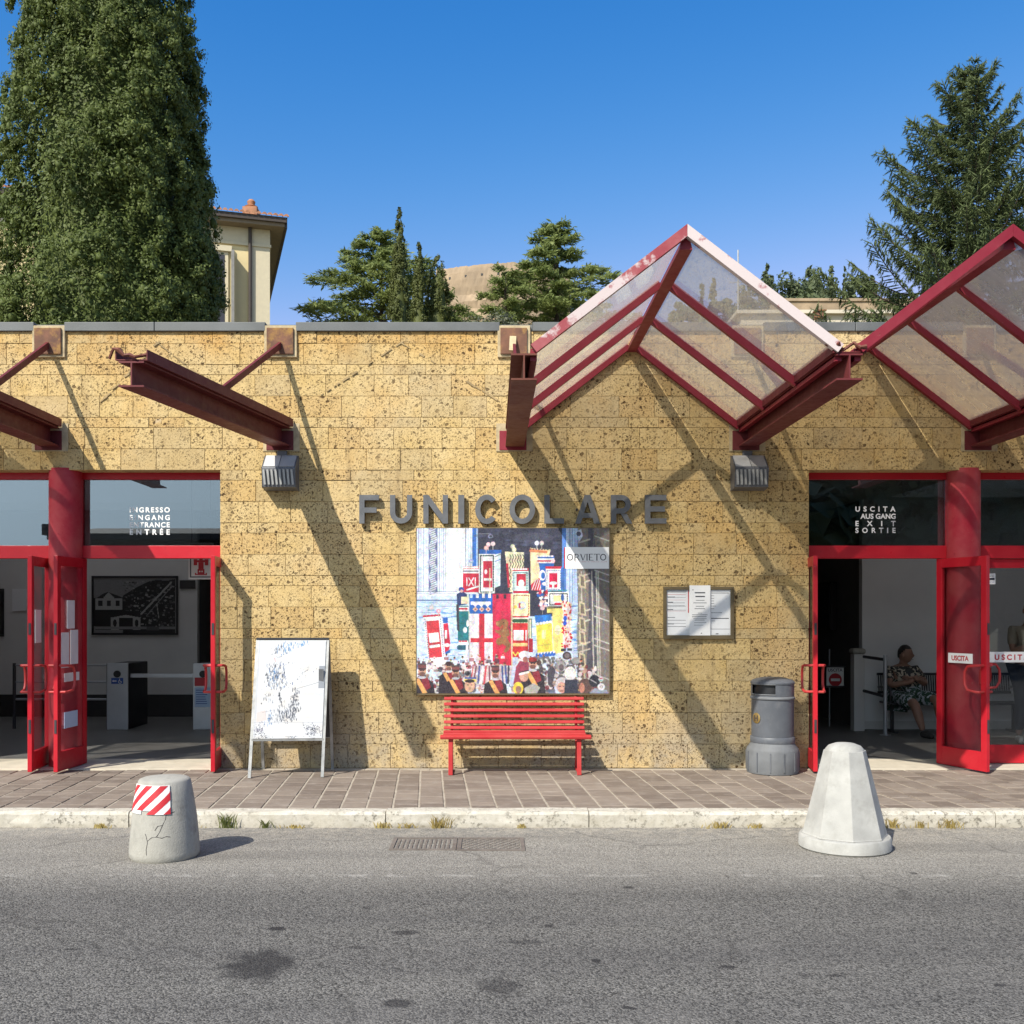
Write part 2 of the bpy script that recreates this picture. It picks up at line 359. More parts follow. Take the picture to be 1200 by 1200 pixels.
M['canopy_pale'] = mat_red('pale_worn_canopy_paint', 0.92, 0.425, (0.27, 0.03, 0.045), 0.5, (0.40, 0.13, 0.13))
M['rust'] = plain('rusty_plate', (0.16, 0.075, 0.045), 0.85, var=0.35, scale=9, bump=0.4, bscale=70, dirt=(0.42, 0.24, 0.05), dirt_amt=0.7, dirt_scale=6)
M['patch'] = plain('mortar_patch', (0.46, 0.37, 0.22), 0.95, var=0.2, scale=12, bump=0.6, bscale=50, dirt=(0.2, 0.14, 0.08), dirt_amt=0.5, dirt_scale=8)
M['coping'] = plain('grey_coping', (0.125, 0.130, 0.128), 0.6, 0.3, var=0.2, scale=3, bump=0.15)
M['letter'] = plain('letter_metal', (0.135, 0.138, 0.145), 0.5, 0.35, var=0.12, scale=9, bump=0.1)
M['steel'] = plain('brushed_steel', (0.50, 0.52, 0.55), 0.4, 0.45, var=0.1, scale=4, bump=0.06)
M['dark_steel'] = plain('dark_steel', (0.055, 0.055, 0.06), 0.45, 0.4, var=0.2)
M['galv'] = plain('galvanised_tube', (0.36, 0.36, 0.35), 0.5, 0.6, var=0.25, scale=12)
M['lamp_grey'] = plain('lamp_housing', (0.15, 0.155, 0.17), 0.45, 0.3, var=0.2)
M['lamp_slat'] = plain('lamp_louvre', (0.40, 0.40, 0.385), 0.5, 0.2, var=0.15)
M['bin'] = plain('bin_grey', (0.095, 0.103, 0.118), 0.5, 0.0, var=0.12, scale=5, bump=0.1, dirt=(0.3, 0.29, 0.27), dirt_amt=0.25)
M['bin_base'] = plain('bin_base_grey', (0.14, 0.147, 0.155), 0.7, 0.0, var=0.16, scale=9, bump=0.3, dirt=(0.15, 0.15, 0.15), dirt_amt=0.35)
M['black'] = plain('black_plastic', (0.012, 0.012, 0.014), 0.5, var=0.2)
M['brass'] = plain('brass_badge', (0.36, 0.25, 0.09), 0.4, 0.7)
M['bronze'] = plain('bronze_frame', (0.17, 0.13, 0.07), 0.5, 0.4, var=0.15)
M['paper'] = plain('white_paper', (0.74, 0.75, 0.76), 0.7, var=0.05, bump=0)
M['white'] = plain('white_print', (0.80, 0.80, 0.79), 0.5, var=0.03, bump=0)
M['ink'] = plain('dark_ink', (0.03, 0.03, 0.045), 0.6, var=0.05, bump=0)
M['red_ink'] = plain('red_ink', (0.50, 0.02, 0.03), 0.5, var=0.05, bump=0)
M['blue_ink'] = plain('blue_print', (0.03, 0.09, 0.36), 0.5, var=0.05, bump=0)
M['pale_blue'] = plain('pale_blue_notice', (0.42, 0.55, 0.74), 0.6, var=0.05, bump=0)
M['print'] = mat_print()
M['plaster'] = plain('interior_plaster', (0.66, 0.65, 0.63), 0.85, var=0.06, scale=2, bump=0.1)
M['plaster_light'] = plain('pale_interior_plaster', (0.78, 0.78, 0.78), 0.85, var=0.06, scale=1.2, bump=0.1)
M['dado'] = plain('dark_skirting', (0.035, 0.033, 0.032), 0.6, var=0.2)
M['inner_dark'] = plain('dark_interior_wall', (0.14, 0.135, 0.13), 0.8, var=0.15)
M['lobby_floor'] = plain('lobby_floor', (0.15, 0.147, 0.14), 0.55, var=0.25, scale=5, bump=0.1, dirt=(0.16, 0.15, 0.14), dirt_amt=0.5)
M['threshold'] = plain('threshold_stone', (0.52, 0.47, 0.37), 0.8, var=0.1, scale=6, bump=0.2)
M['asphalt'] = mat_asphalt()
M['tinted'] = mat_glass('tinted_transom_glass', 0.17, (0.45, 0.49, 0.50))
M['clear'] = mat_glass('door_glass', 0.035, (0.92, 0.92, 0.92), 0.0, gain=0.22)
M['pane'] = mat_glass('canopy_glass', 0.05, (0.96, 0.95, 0.93), 0.22, (0.80, 0.75, 0.67))
M['pane_dirty'] = mat_glass('dirty_canopy_glass', 0.05, (0.92, 0.91, 0.90), 0.42, (0.58, 0.50, 0.42))
def mat_paver():
    t = NT('porphyry_paver'); p = t.pos(); r = island_rand(t); n = t.noise(p, 6, 6, 0.65)
    mp = t.n('Mapping'); mp.inputs['Scale'].default_value = (4, 22, 1); t.l(p, mp.inputs['Vector']); n2 = t.noise(mp.outputs[0], 2.0, 5, 0.6)
    c = t.mix(r, (0.165, 0.132, 0.104), (0.290, 0.240, 0.192)); c = t.mix(t.ramp(n2, 0.35, 0.7, 0, 0.5), c, (0.135, 0.105, 0.095)); c = t.mix(t.ramp(n, 0.5, 0.75, 0, 0.45), c, (0.36, 0.32, 0.28))
    t.principled(c, 0.75, 0, t.bump(t.noise(p, 45, 5), 0.4, 0.006), 0.3); return t.m
M['paver'] = mat_paver()
M['grout'] = plain('pale_grout', (0.37, 0.325, 0.26), 0.95, var=0.2, scale=8, bump=0.4)
M['kerb_iron'] = plain('cast_iron_drain', (0.17, 0.145, 0.125), 0.7, 0.2, var=0.25, scale=10, bump=0.3)
M['bark'] = plain('bark', (0.085, 0.060, 0.042), 0.95, var=0.3, scale=8, bump=0.8, bscale=20)
M['cyp'] = mat_foliage('cypress_foliage', (0.048, 0.072, 0.012), (0.150, 0.185, 0.046), 1.2)
M['cyp_slim'] = mat_foliage('slim_cypress_foliage', (0.050, 0.066, 0.014), (0.140, 0.155, 0.042), 0.8)
M['spruce'] = mat_foliage('spruce_needles', (0.050, 0.076, 0.024), (0.165, 0.200, 0.075), 1.2)
M['cedar'] = mat_foliage('cedar_needles', (0.115, 0.155, 0.040), (0.310, 0.355, 0.115), 0.6, trans=0.45)
M['far_green'] = mat_foliage('far_tree_leaves', (0.060, 0.082, 0.036), (0.145, 0.175, 0.085), 0.25)  # leaf colour lightened in place of haze over the far trees
M['far_light'] = mat_foliage('pale_shrub_leaves', (0.060, 0.085, 0.030), (0.14, 0.165, 0.065), 0.3)
M['olive'] = mat_foliage('grey_green_leaves', (0.060, 0.072, 0.040), (0.16, 0.165, 0.10), 0.5)
M['weed'] = mat_foliage('weed_leaves', (0.06, 0.085, 0.02), (0.16, 0.17, 0.05), 5)
M['dry'] = mat_foliage('dry_grass', (0.28, 0.20, 0.06), (0.52, 0.42, 0.16), 5)
M['house'] = plain('cream_render', (0.66, 0.54, 0.29), 0.9, var=0.06, scale=1.2, bump=0.15)
M['house_trim'] = plain('cream_trim', (0.56, 0.49, 0.34), 0.85, var=0.05)
M['wood_dark'] = plain('dark_eaves', (0.055, 0.042, 0.034), 0.7, var=0.2)
M['soffit'] = plain('eaves_boards', (0.20, 0.155, 0.105), 0.8, var=0.12)
M['roof_tile'] = plain('terracotta', (0.36, 0.17, 0.09), 0.85, var=0.35, scale=3, bump=0.3)
M['shutter'] = plain('grey_shutter', (0.23, 0.22, 0.20), 0.7, var=0.15)
M['fort'] = plain('fortress_stone', (0.32, 0.235, 0.150), 0.95, var=0.3, scale=0.7, bump=0.8, bscale=2.5, dirt=(0.24, 0.18, 0.12), dirt_amt=0.6, dirt_scale=0.5)
M['hill'] = plain('dry_hillside', (0.26, 0.22, 0.12), 0.95, var=0.3, scale=0.25, bump=0.5, bscale=1.5, dirt=(0.07, 0.09, 0.03), dirt_amt=0.8, dirt_scale=0.12)
M['pale_wall'] = plain('pale_far_wall', (0.55, 0.49, 0.38), 0.9, var=0.1, scale=0.5, bump=0.2)
M['skin'] = plain('skin', (0.30, 0.165, 0.115), 0.55, var=0.08, scale=10, bump=0)
M['hair'] = plain('dark_hair', (0.018, 0.014, 0.012), 0.6, bump=0.3)
M['shirt'] = mat_pattern('floral_shirt', (0.03, 0.03, 0.03), (0.50, 0.44, 0.34), (0.06, 0.06, 0.06), 17)
M['shorts'] = mat_pattern('patterned_shorts', (0.05, 0.09, 0.06), (0.50, 0.53, 0.58), (0.08, 0.14, 0.12), 15)
M['shoe'] = plain('dark_shoe', (0.03, 0.028, 0.027), 0.6)
M['shoe_pale'] = plain('pale_shoe', (0.50, 0.55, 0.58), 0.6)
M['khaki'] = plain('khaki_cloth', (0.27, 0.235, 0.18), 0.9)
M['jeans'] = plain('dark_trousers', (0.045, 0.05, 0.065), 0.9)

def mat_frosted():  # for the added roof panes that let extra daylight into the halls
    t = NT('frosted_fill_pane'); tl = t.n('BsdfTranslucent'); tl.inputs[0].default_value = (0.85, 0.85, 0.85, 1); df = t.n('BsdfDiffuse'); df.inputs[0].default_value = (0.5, 0.5, 0.5, 1)
    mx = t.n('MixShader'); mx.inputs[0].default_value = 0.5; t.l(tl.outputs[0], mx.inputs[1]); t.l(df.outputs[0], mx.inputs[2]); t.l(mx.outputs[0], t.out.inputs[0]); return t.m
M['frosted'] = mat_frosted()

def mat_kerb():
    t = NT('travertine'); p = t.pos(); n1 = t.noise(p, 8, 6, 0.65); n2 = t.noise(p, 24, 7, 0.72); n3 = t.noise(p, 3.0, 5, 0.6); n4 = t.noise(p, 60, 4, 0.7)
    c = t.mix(t.ramp(n1, 0.3, 0.7), (0.43, 0.395, 0.32), (0.60, 0.565, 0.49)); c = t.mix(t.ramp(n4, 0.55, 0.7, 0, 0.5), c, (0.36, 0.31, 0.23))
    m = t.math('MULTIPLY', t.ramp(n2, 0.52, 0.60), t.ramp(n3, 0.40, 0.60)); c = t.mix(t.math('MULTIPLY', m, 0.75), c, (0.11, 0.10, 0.08))
    xz = t.n('SeparateXYZ'); t.l(p, xz.inputs[0]); ft = t.math('MULTIPLY', t.ramp(xz.outputs[2], -0.085, -0.13), t.ramp(n1, 0.42, 0.6)); c = t.mix(t.math('MULTIPLY', ft, 0.7), c, (0.20, 0.17, 0.12))
    t.principled(c, 0.85, 0, t.bump(n2, 0.6, 0.008), 0.2); return t.m
M['travertine'] = mat_kerb()
M['lid_pale'] = plain('pale_lamp_lid', (0.50, 0.50, 0.49), 0.45, 0.1, var=0.2)  # pale colour stands in for the sky reflected in the lid
# ------------------------------------------------------------------ lettering
def text_obj(s, m, parent, x, z, y, w, h, name='lettering', bold=0.012, face='y', center=True, depth=0.0008):
    "one line of upright lettering, cap height h, stretched by letter spacing to width w, on the plane y (facing the road)"
    cu = bpy.data.curves.new('lettering', 'FONT'); cu.body = s; cu.size = 1.0; cu.extrude = 0.0; cu.offset = bold
    o = bpy.data.objects.new('lettering', cu); COL.objects.link(o)
    def width(sp):
        cu.space_character = sp; bpy.context.view_layer.update(); return o.dimensions.x
    hh = None
    w1 = width(1.0); hh = o.dimensions.y; k = h / hh
    if w and len(s) > 1:
        w2 = width(2.0); need = w / k; sp = 1 + (need - w1) / max(1e-6, (w2 - w1)); width(max(0.55, min(6, sp)))
    dg = bpy.context.evaluated_depsgraph_get(); ev = o.evaluated_get(dg)
    me = bpy.data.meshes.new_from_object(ev); co = np.empty(len(me.vertices) * 3, np.float32); me.vertices.foreach_get('co', co); co = co.reshape(-1, 3)
    bpy.data.objects.remove(o); bpy.data.curves.remove(cu)
    mn, mx = co.min(0), co.max(0); kx = k
    if w and len(s) > 1: kx = w / max(1e-6, mx[0] - mn[0])
    out = np.zeros_like(co); out[:, 0] = (co[:, 0] - mn[0]) * kx; out[:, 2] = (co[:, 1] - mn[1]) * k
    out[:, 0] += x - ((mx[0] - mn[0]) * kx / 2 if center else 0); out[:, 2] += z; out[:, 1] = y
    me.vertices.foreach_set('co', out.ravel()); me.materials.clear(); me.materials.append(m); me.update()
    r = link(bpy.data.objects.new(name, me), parent)
    if parent: r.matrix_parent_inverse = parent.matrix_world.inverted()
    return r

def ribbon(path, s, closed=False):
    "quads along a 2-D path with mitred corners"
    p = [Vector((a, b)) for a, b in path]; n = len(p); L = []; Rr = []
    for i in range(n):
        a = p[(i - 1) % n] if (closed or i > 0) else None; b = p[(i + 1) % n] if (closed or i < n - 1) else None
        d1 = (p[i] - a).normalized() if a is not None else None; d2 = (b - p[i]).normalized() if b is not None else None
        if d1 is None: d1 = d2
        if d2 is None: d2 = d1
        n1 = Vector((-d1.y, d1.x)); n2 = Vector((-d2.y, d2.x)); m = (n1 + n2).normalized(); k = (s / 2) / max(0.3, m.dot(n1))
        L.append(p[i] + m * k); Rr.append(p[i] - m * k)
    qs = []
    for i in range(n if closed else n - 1):
        j = (i + 1) % n; qs.append([L[i], L[j], Rr[j], Rr[i]])
    return qs

def glyph(c, w, h, s):
    q = []; box = lambda x0, x1, z0, z1: [Vector((x0, z0)), Vector((x1, z0)), Vector((x1, z1)), Vector((x0, z1))]
    V = lambda *a: [Vector(x) for x in a]
    if c == 'F': q += ribbon([(w, h - s / 2), (s / 2, h - s / 2), (s / 2, 0)], s) + [box(s, w * .88, h * .47 - s / 2, h * .47 + s / 2)]
    if c == 'E': q += ribbon([(w, h - s / 2), (s / 2, h - s / 2), (s / 2, s / 2), (w, s / 2)], s) + [box(s, w * .93, h * .51 - s / 2, h * .51 + s / 2)]
    if c == 'L': q += ribbon([(s / 2, h), (s / 2, s / 2), (w, s / 2)], s)
    if c == 'I': q += [box(0, w, 0, h)]
    if c == 'U':
        r = (w - s) / 2; q += ribbon([(s / 2, h)] + [(w / 2 - r * math.cos(a), s / 2 + r - r * math.sin(a)) for a in np.linspace(0, math.pi, 15)] + [(w - s / 2, h)], s)
    if c == 'N': q += [box(0, s, 0, h), box(w - s, w, 0, h), V((s, h), (s, h - s * 1.75), (w - s, 0), (w - s, s * 1.75))]
    if c == 'O': q += ribbon([(w / 2 + (w - s) / 2 * math.cos(a), h / 2 + (h - s + .008) / 2 * math.sin(a)) for a in np.linspace(0, 2 * math.pi, 37)[:-1]], s, True)
    if c == 'C': q += ribbon([(w / 2 + (w - s) / 2 * math.cos(a) * 1.02, h / 2 + (h - s + .008) / 2 * math.sin(a)) for a in np.linspace(R(42), R(318), 29)], s)
    if c == 'A':
        t = 1.08 * s; ix = lambda z: t + (w / 2 - t) * z / (.76 * h)
        q += [V((0, 0), (t, 0), (w / 2, .76 * h), (w / 2, h), (w / 2 - .55 * s, h)), V((w, 0), (w / 2 + .55 * s, h), (w / 2, h), (w / 2, .76 * h), (w - t, 0))]
        z0, z1 = .2 * h, .2 * h + s * .9; q += [V((ix(z0), z0), (w - ix(z0), z0), (w - ix(z1), z1), (ix(z1), z1))]
    if c == 'R':
        z0 = h * .44; r = (h - s / 2 - z0) / 2; cx = w * .93 - s / 2 - r
        q += [box(0, s, 0, h)] + ribbon([(s, h - s / 2)] + [(cx + r * math.sin(a), z0 + r + r * math.cos(a)) for a in np.linspace(0, math.pi, 13)] + [(s, z0)], s)
        q += [V((w * .46, z0 - s / 2), (w - s * 1.12, 0), (w, 0), (w * .46 + s * 1.1, z0 - s / 2))]
    return q

def solid(mb, polys, x, z, y0, y1):
    for po in polys:
        mb.prism([(x + v.x, z + v.y) for v in po], 'y', y0, y1)

# ------------------------------------------------------------------ flat print: a canvas addressed in its own units
class Canvas:
    def __init__(s, x0, x1, y0, y1, nx, ny, col):
        s.b = (x0, x1, y0, y1); s.nx, s.ny = nx, ny; s.a = np.zeros((ny, nx, 3)); s.a[:] = lin(col)
        s.X, s.Y = np.meshgrid(x0 + (np.arange(nx) + .5) * (x1 - x0) / nx, y0 + (np.arange(ny) + .5) * (y1 - y0) / ny)
    def _mix(s, m, c, al=1.0): s.a[m] = s.a[m] * (1 - al) + lin(c) * al; return s
    def rect(s, x0, y0, x1, y1, c, al=1.0): return s._mix((s.X >= x0) & (s.X < x1) & (s.Y >= y0) & (s.Y < y1), c, al)
    def ell(s, x, y, rx, ry, c, al=1.0): return s._mix(((s.X - x) / rx) ** 2 + ((s.Y - y) / ry) ** 2 < 1, c, al)
    def poly(s, pts, c, al=1.0):
        m = np.zeros(s.X.shape, bool); n = len(pts)
        for i in range(n):
            (xa, ya), (xb, yb) = pts[i], pts[(i + 1) % n]
            if ya == yb: continue
            cr = ((ya > s.Y) != (yb > s.Y)) & (s.X < (xb - xa) * (s.Y - ya) / (yb - ya) + xa); m ^= cr
        return s._mix(m, c, al)
    def line(s, x0, y0, x1, y1, w, c, al=1.0):
        dx, dy = x1 - x0, y1 - y0; L = max(1e-6, dx * dx + dy * dy); t = np.clip(((s.X - x0) * dx + (s.Y - y0) * dy) / L, 0, 1)
        return s._mix((s.X - x0 - t * dx) ** 2 + (s.Y - y0 - t * dy) ** 2 < (w / 2) ** 2, c, al)
    def dash(s, x0, y0, x1, y1, n, w, c, duty=.5):
        for i in range(n):
            a, b = i / n, (i + duty) / n; s.line(x0 + (x1 - x0) * a, y0 + (y1 - y0) * a, x0 + (x1 - x0) * b, y0 + (y1 - y0) * b, w, c)
        return s
    def frame(s, x0, y0, x1, y1, c, n=6, w=6, c2=(20, 20, 25)):
        k = max(3, int(n * (y1 - y0) / max(1, x1 - x0)))
        for a in ((x0, y0, x1, y0, n), (x0, y1, x1, y1, n), (x0, y0, x0, y1, k), (x1, y0, x1, y1, k)): s.dash(*a[:4], a[4], w, c2)
        return s
    def grain(s, amt, seed=3):
        g = np.random.default_rng(seed); s.a *= (1 + amt * (g.random(s.a.shape[:2]) - .5))[..., None]; s.a = np.clip(s.a, 0.003, 0.9); return s
    def build(s, name, m, parent, x0, x1, z0, z1, y):
        nx, ny = s.nx, s.ny; xs = np.linspace(x0, x1, nx + 1); zs = np.linspace(z1, z0, ny + 1); X, Z = np.meshgrid(xs, zs)
        v = np.stack([X, np.full_like(X, y), Z], -1).reshape(-1, 3); i = np.arange(ny)[:, None] * (nx + 1) + np.arange(nx)[None]
        f = np.stack([i, i + nx + 1, i + nx + 2, i + 1], -1).reshape(-1, 4)
        o = fast_mesh(name, v, f, m, parent); at = o.data.color_attributes.new('print', 'FLOAT_COLOR', 'CORNER')
        c = np.ones((nx * ny, 4, 4), np.float32); c[:, :, :3] = s.a.reshape(-1, 1, 3); at.data.foreach_set('color', c.ravel()); return o

# ------------------------------------------------------------------ the setting: ground, road, kerb, pavement
PI = math.pi
b = MB().add([(-700, -700, -.16), (700, -700, -.16), (700, 700, -.16), (-700, 700, -.16)], [(0, 1, 2, 3)]); tag(b.build('ground', M['hill']), kind='structure')
b = MB().add([(-90, -26, -.13), (90, -26, -.13), (90, -2.40, -.13), (-90, -2.40, -.13)], [(0, 1, 2, 3)]); tag(b.build('road', M['asphalt']), kind='structure')
b = MB().box(-30, 30, -2.29, .02, -.15, -.0065); pave = tag(b.build('pavement', M['grout']), kind='structure')
um = MB().cbox(-.5, .5, -.5, .5, -.5, .5, 0.0).build('paver', M['paver']).data      # replaced below by a chamfered unit slab
bpy.data.objects.remove(bpy.data.objects['paver'])
def slab(mb, x0, x1, y0, y1, z, skew):
    sx = lambda y: skew * (y + 2.28)
    c = .004; v = []
    for (a, e, zz) in ((0, 0, z - .035), (0, 0, z - c), (c, c, z)):
        v += [(x0 + a + sx(y0), y0 + e, zz), (x1 - a + sx(y0), y0 + e, zz), (x1 - a + sx(y1), y1 - e, zz), (x0 + a + sx(y1), y1 - e, zz)]
    mb.add(v, [(8, 9, 10, 11)] + [(4 + i, 4 + (i + 1) % 4, 8 + (i + 1) % 4, 8 + i) for i in range(4)] + [(i, (i + 1) % 4, 4 + (i + 1) % 4, 4 + i) for i in range(4)])
pav = []
pw, SK = 0.223, -0.062
x = -14.0
while x < 14.5:
    y = -2.275 - random.random() * .2
    while y < -.14:
        ln = random.choice((.16, .2, .24, .28, .33)); y0, y1 = max(y, -2.275), min(y + ln, -.13)
        if y1 - y0 > .05: pav.append((x + .009 + random.uniform(-.003, .002), x + pw - .009, y0 + .006, y1 - .006, random.uniform(-.003, .003)))
        y += ln
    x += pw
vis = [k for k in pav if -5.6 < k[0] < 6.2]
vis.sort(key=lambda k: (k[1] - k[0]) * (k[3] - k[2]) / (D0 + k[2]) ** 3, reverse=True); top = set(vis[:300]); rest = MB()
for k in pav:
    if k in top: mb = MB(); slab(mb, *k, SK); mb.build('paver', M['paver'], pave)
    else: slab(rest, *k, SK)
tag(rest.build('paver', M['paver'], pave), kind='stuff')
# a plain border course of larger slabs at the foot of the wall
x = -9.0
while x < 9.4:
    w = random.uniform(.32, .5); MB().cbox(x + .004, x + w - .004, -.122, -.014, -.05, random.uniform(-.004, .0), 0).build('border_slab', M['grout'], pave); x += w
b = MB().box(-30, 30, -2.44, -2.295, -.3, -.135); kerb = tag(b.build('kerb', M['mortar']), kind='structure')
ks = [-9.4, -6.9, -4.55, -3.03] + [(q - CX) * 8.56 / F for q in (452, 690, 950, 1166)] + [6.1, 8.4, 10.8]
for a, e in zip(ks[:-1], ks[1:]):
    v = random.uniform(-.003, .004); mb = MB(); n = 10; prof = [(-2.45, -.14), (-2.452, -.02), (-2.436, .002), (-2.41, .006), (-2.286, .004), (-2.286, -.14)]
    vs = []; xs = np.linspace(a + .004, e - .004, n + 1)
    for xx in xs:
        for (yy, zz) in prof: vs.append((xx, yy + random.uniform(-.006, .006) * (yy < -2.3), zz + v + random.uniform(-.006, .003) * (zz > -.1)))
    m = len(prof); fs = [(i * m + k, i * m + k + 1, (i + 1) * m + k + 1, (i + 1) * m + k) for i in range(n) for k in range(m - 1)] + [tuple(range(m)), tuple(n * m + k for k in range(m - 1, -1, -1))]
    mb.add(vs, fs); mb.build('kerbstone', M['travertine'], kerb)

# ------------------------------------------------------------------ the station building
bld = thing('station_building', 'long flat-roofed station of yellow tufa blocks with red glazed entrances on either side', 'station')
OP = [(-6.33, -2.915), (3.41, 6.84)]; ZO, TOP, X0, X1 = 3.208, 4.69, -9.0, 9.5
core = MB(); e = .006
segs = [(X0, OP[0][0] - e), (OP[0][1] + e, OP[1][0] - e), (OP[1][1] + e, X1)]
for a, c in segs: core.box(a, c, .009, .30, -.1, ZO + e)
core.box(X0, X1, .009, .30, ZO + e, TOP - .002); core.build('wall', M['mortar'], bld)
PL = [(-4.735, 0), (-2.25, 0), (.25, 0), (2.75, 0), (5.24, 0)]        # beam axes
rows = [(0, .257)]; z = .257
seq = (.1095, .2285, .2285); k = 0
while z < TOP - .01:
    h = seq[k % 3]; rows.append((z, min(TOP, z + h))); z += h; k += 1
blocks = []
for ri, (z0, z1) in enumerate(rows):
    spans = [(X0, X1)] if z0 > ZO - .03 else [(X0, OP[0][0]), (OP[0][1], OP[1][0]), (OP[1][1], X1)]
    short = z1 - z0 < .15
    for a, c in spans:
        x = a - (random.uniform(0, .25) if a == X0 else 0)
        if a != X0: first = random.uniform(.18, .42)
        else: first = .4
        cuts = [a]; x = a + first
        while x < c - .2:
            cuts.append(x); x += random.uniform(.24, .5) if short else random.choice((.34, .36, .38, .40, .46, .52, .37))
        cuts.append(c)
        for i in range(len(cuts) - 1):
            u, v = cuts[i], cuts[i + 1]
            jamb = any(abs(u - o) < .001 or abs(v - o) < .001 for oo in OP for o in oo) and z0 < ZO - .03
            lint = abs(z0 - ZO) < .03 and any(v > o0 and u < o1 for o0, o1 in OP)
            blocks.append((u, v, z0, z1, jamb or lint))
def inview(bk):
    u, v, z0, z1, _ = bk; cx, cz = (u + v) / 2, (z0 + z1) / 2
    if not (-5.35 < cx < 5.8): return -1
    if -.75 < u and v < 1.2 and z0 > .85 and z1 < 2.5: return -1
    return (v - u) * (z1 - z0)
order = sorted(range(len(blocks)), key=lambda i: -inview(blocks[i])); keep = set(order[:300]); rest = MB()
for i, (u, v, z0, z1, deep) in enumerate(blocks):
    g = .0016; pr = -random.uniform(0, .006) if random.random() < .85 else -random.uniform(.004, .011)
    mb = MB() if i in keep else rest
    mb.cbox(u + (g if abs(u - X0) > .01 else 0), v - g, pr, .215 if deep else .05, z0 + g, z1 - g, .003)
    if i in keep: mb.build('stone_block', M['tufa'], bld)
tag(rest.build('stone_block', M['tufa'], bld), kind='stuff')
# coping with joints, broken by the plate pads
cuts = [-9.1, -6.1, -4.9, -4.58, (182 - CX) / 109.09, -2.42, -2.10, .09, .44, (622 - CX) / 109.09 + .02, 2.58, 2.92, 3.9, 5.06, 5.42, 7.5, 9.6]
for a, c in zip(cuts[:-1], cuts[1:]):
    pad = any(abs((a + c) / 2 - q[0]) < .14 and c - a < .4 for q in PL)
    if pad: MB().box(a, c, .012, .40, TOP + .0, 4.765).build('coping', M['coping'], bld)
    else: MB().box(a + .003, c - .003, -.035, .40, TOP - .004, 4.782).build('coping', M['coping'], bld, bevel=.006)
FILL_OPEN = [(-8.4, -3.2, 1.6, 5.2), (5.6, 9.0, .9, 3.4)]            # added unseen roof openings with frosted panes, put in to brighten both halls
def holed(name, x0, x1, y0, y1, z0, z1, mt):
    xs_ = [x0, FILL_OPEN[0][0], FILL_OPEN[0][1], FILL_OPEN[1][0], FILL_OPEN[1][1], x1]
    for i in range(5):
        a, c = xs_[i], xs_[i + 1]
        if i in (1, 3):
            h = FILL_OPEN[0 if i == 1 else 1]; MB().box(a + .0005, c - .0005, y0, h[2], z0, z1).build(name, mt, bld); MB().box(a + .0005, c - .0005, h[3], y1, z0, z1).build(name, mt, bld)
        else: MB().box(a, c, y0, y1, z0, z1).build(name, mt, bld)
holed('roof', X0, X1, .401, 8.2, 4.45, 4.66, M['coping']); holed('ceiling', X0 - .002, X1 + .002, .301, 8.1, 3.30, 3.42, M['plaster'])
for a, c, e0, e1 in FILL_OPEN:
    MB().box(a - .05, c + .05, e0 - .05, e1 + .05, 4.663, 4.70).build('fill_light_pane', M['frosted'], bld)  # added pane and shaft, there only to lighten the hall below
    for bx in ((a - .06, a - .001, e0 - .06, e1 + .06), (c + .001, c + .06, e0 - .06, e1 + .06), (a, c, e0 - .06, e0 - .001), (a, c, e1 + .001, e1 + .06)): MB().box(*bx, 3.421, 4.448).build('fill_light_shaft', M['plaster_light'], bld)
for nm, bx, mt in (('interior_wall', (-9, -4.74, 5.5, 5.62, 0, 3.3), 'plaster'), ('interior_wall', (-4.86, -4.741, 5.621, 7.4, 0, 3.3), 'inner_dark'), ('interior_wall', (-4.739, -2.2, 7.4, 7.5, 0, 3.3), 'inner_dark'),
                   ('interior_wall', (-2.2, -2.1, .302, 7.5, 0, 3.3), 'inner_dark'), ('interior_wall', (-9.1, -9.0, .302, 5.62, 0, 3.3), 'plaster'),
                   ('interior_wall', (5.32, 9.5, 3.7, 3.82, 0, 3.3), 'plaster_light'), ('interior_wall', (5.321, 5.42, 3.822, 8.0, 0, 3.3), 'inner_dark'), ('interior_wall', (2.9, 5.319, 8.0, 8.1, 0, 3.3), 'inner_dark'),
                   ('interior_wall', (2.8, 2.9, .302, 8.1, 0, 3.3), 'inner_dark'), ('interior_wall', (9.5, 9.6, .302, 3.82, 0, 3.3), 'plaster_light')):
    MB().box(*bx).build(nm, M[mt], bld)
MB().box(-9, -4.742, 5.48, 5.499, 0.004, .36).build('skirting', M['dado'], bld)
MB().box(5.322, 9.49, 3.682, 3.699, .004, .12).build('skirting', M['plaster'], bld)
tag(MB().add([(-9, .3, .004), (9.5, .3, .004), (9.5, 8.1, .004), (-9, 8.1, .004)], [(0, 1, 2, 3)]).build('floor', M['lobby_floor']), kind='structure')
for a, c in OP:
    MB().box(a + .002, c - .002, -.13, .62, -.05, .012).build('threshold', M['threshold'], bld, bevel=.004)

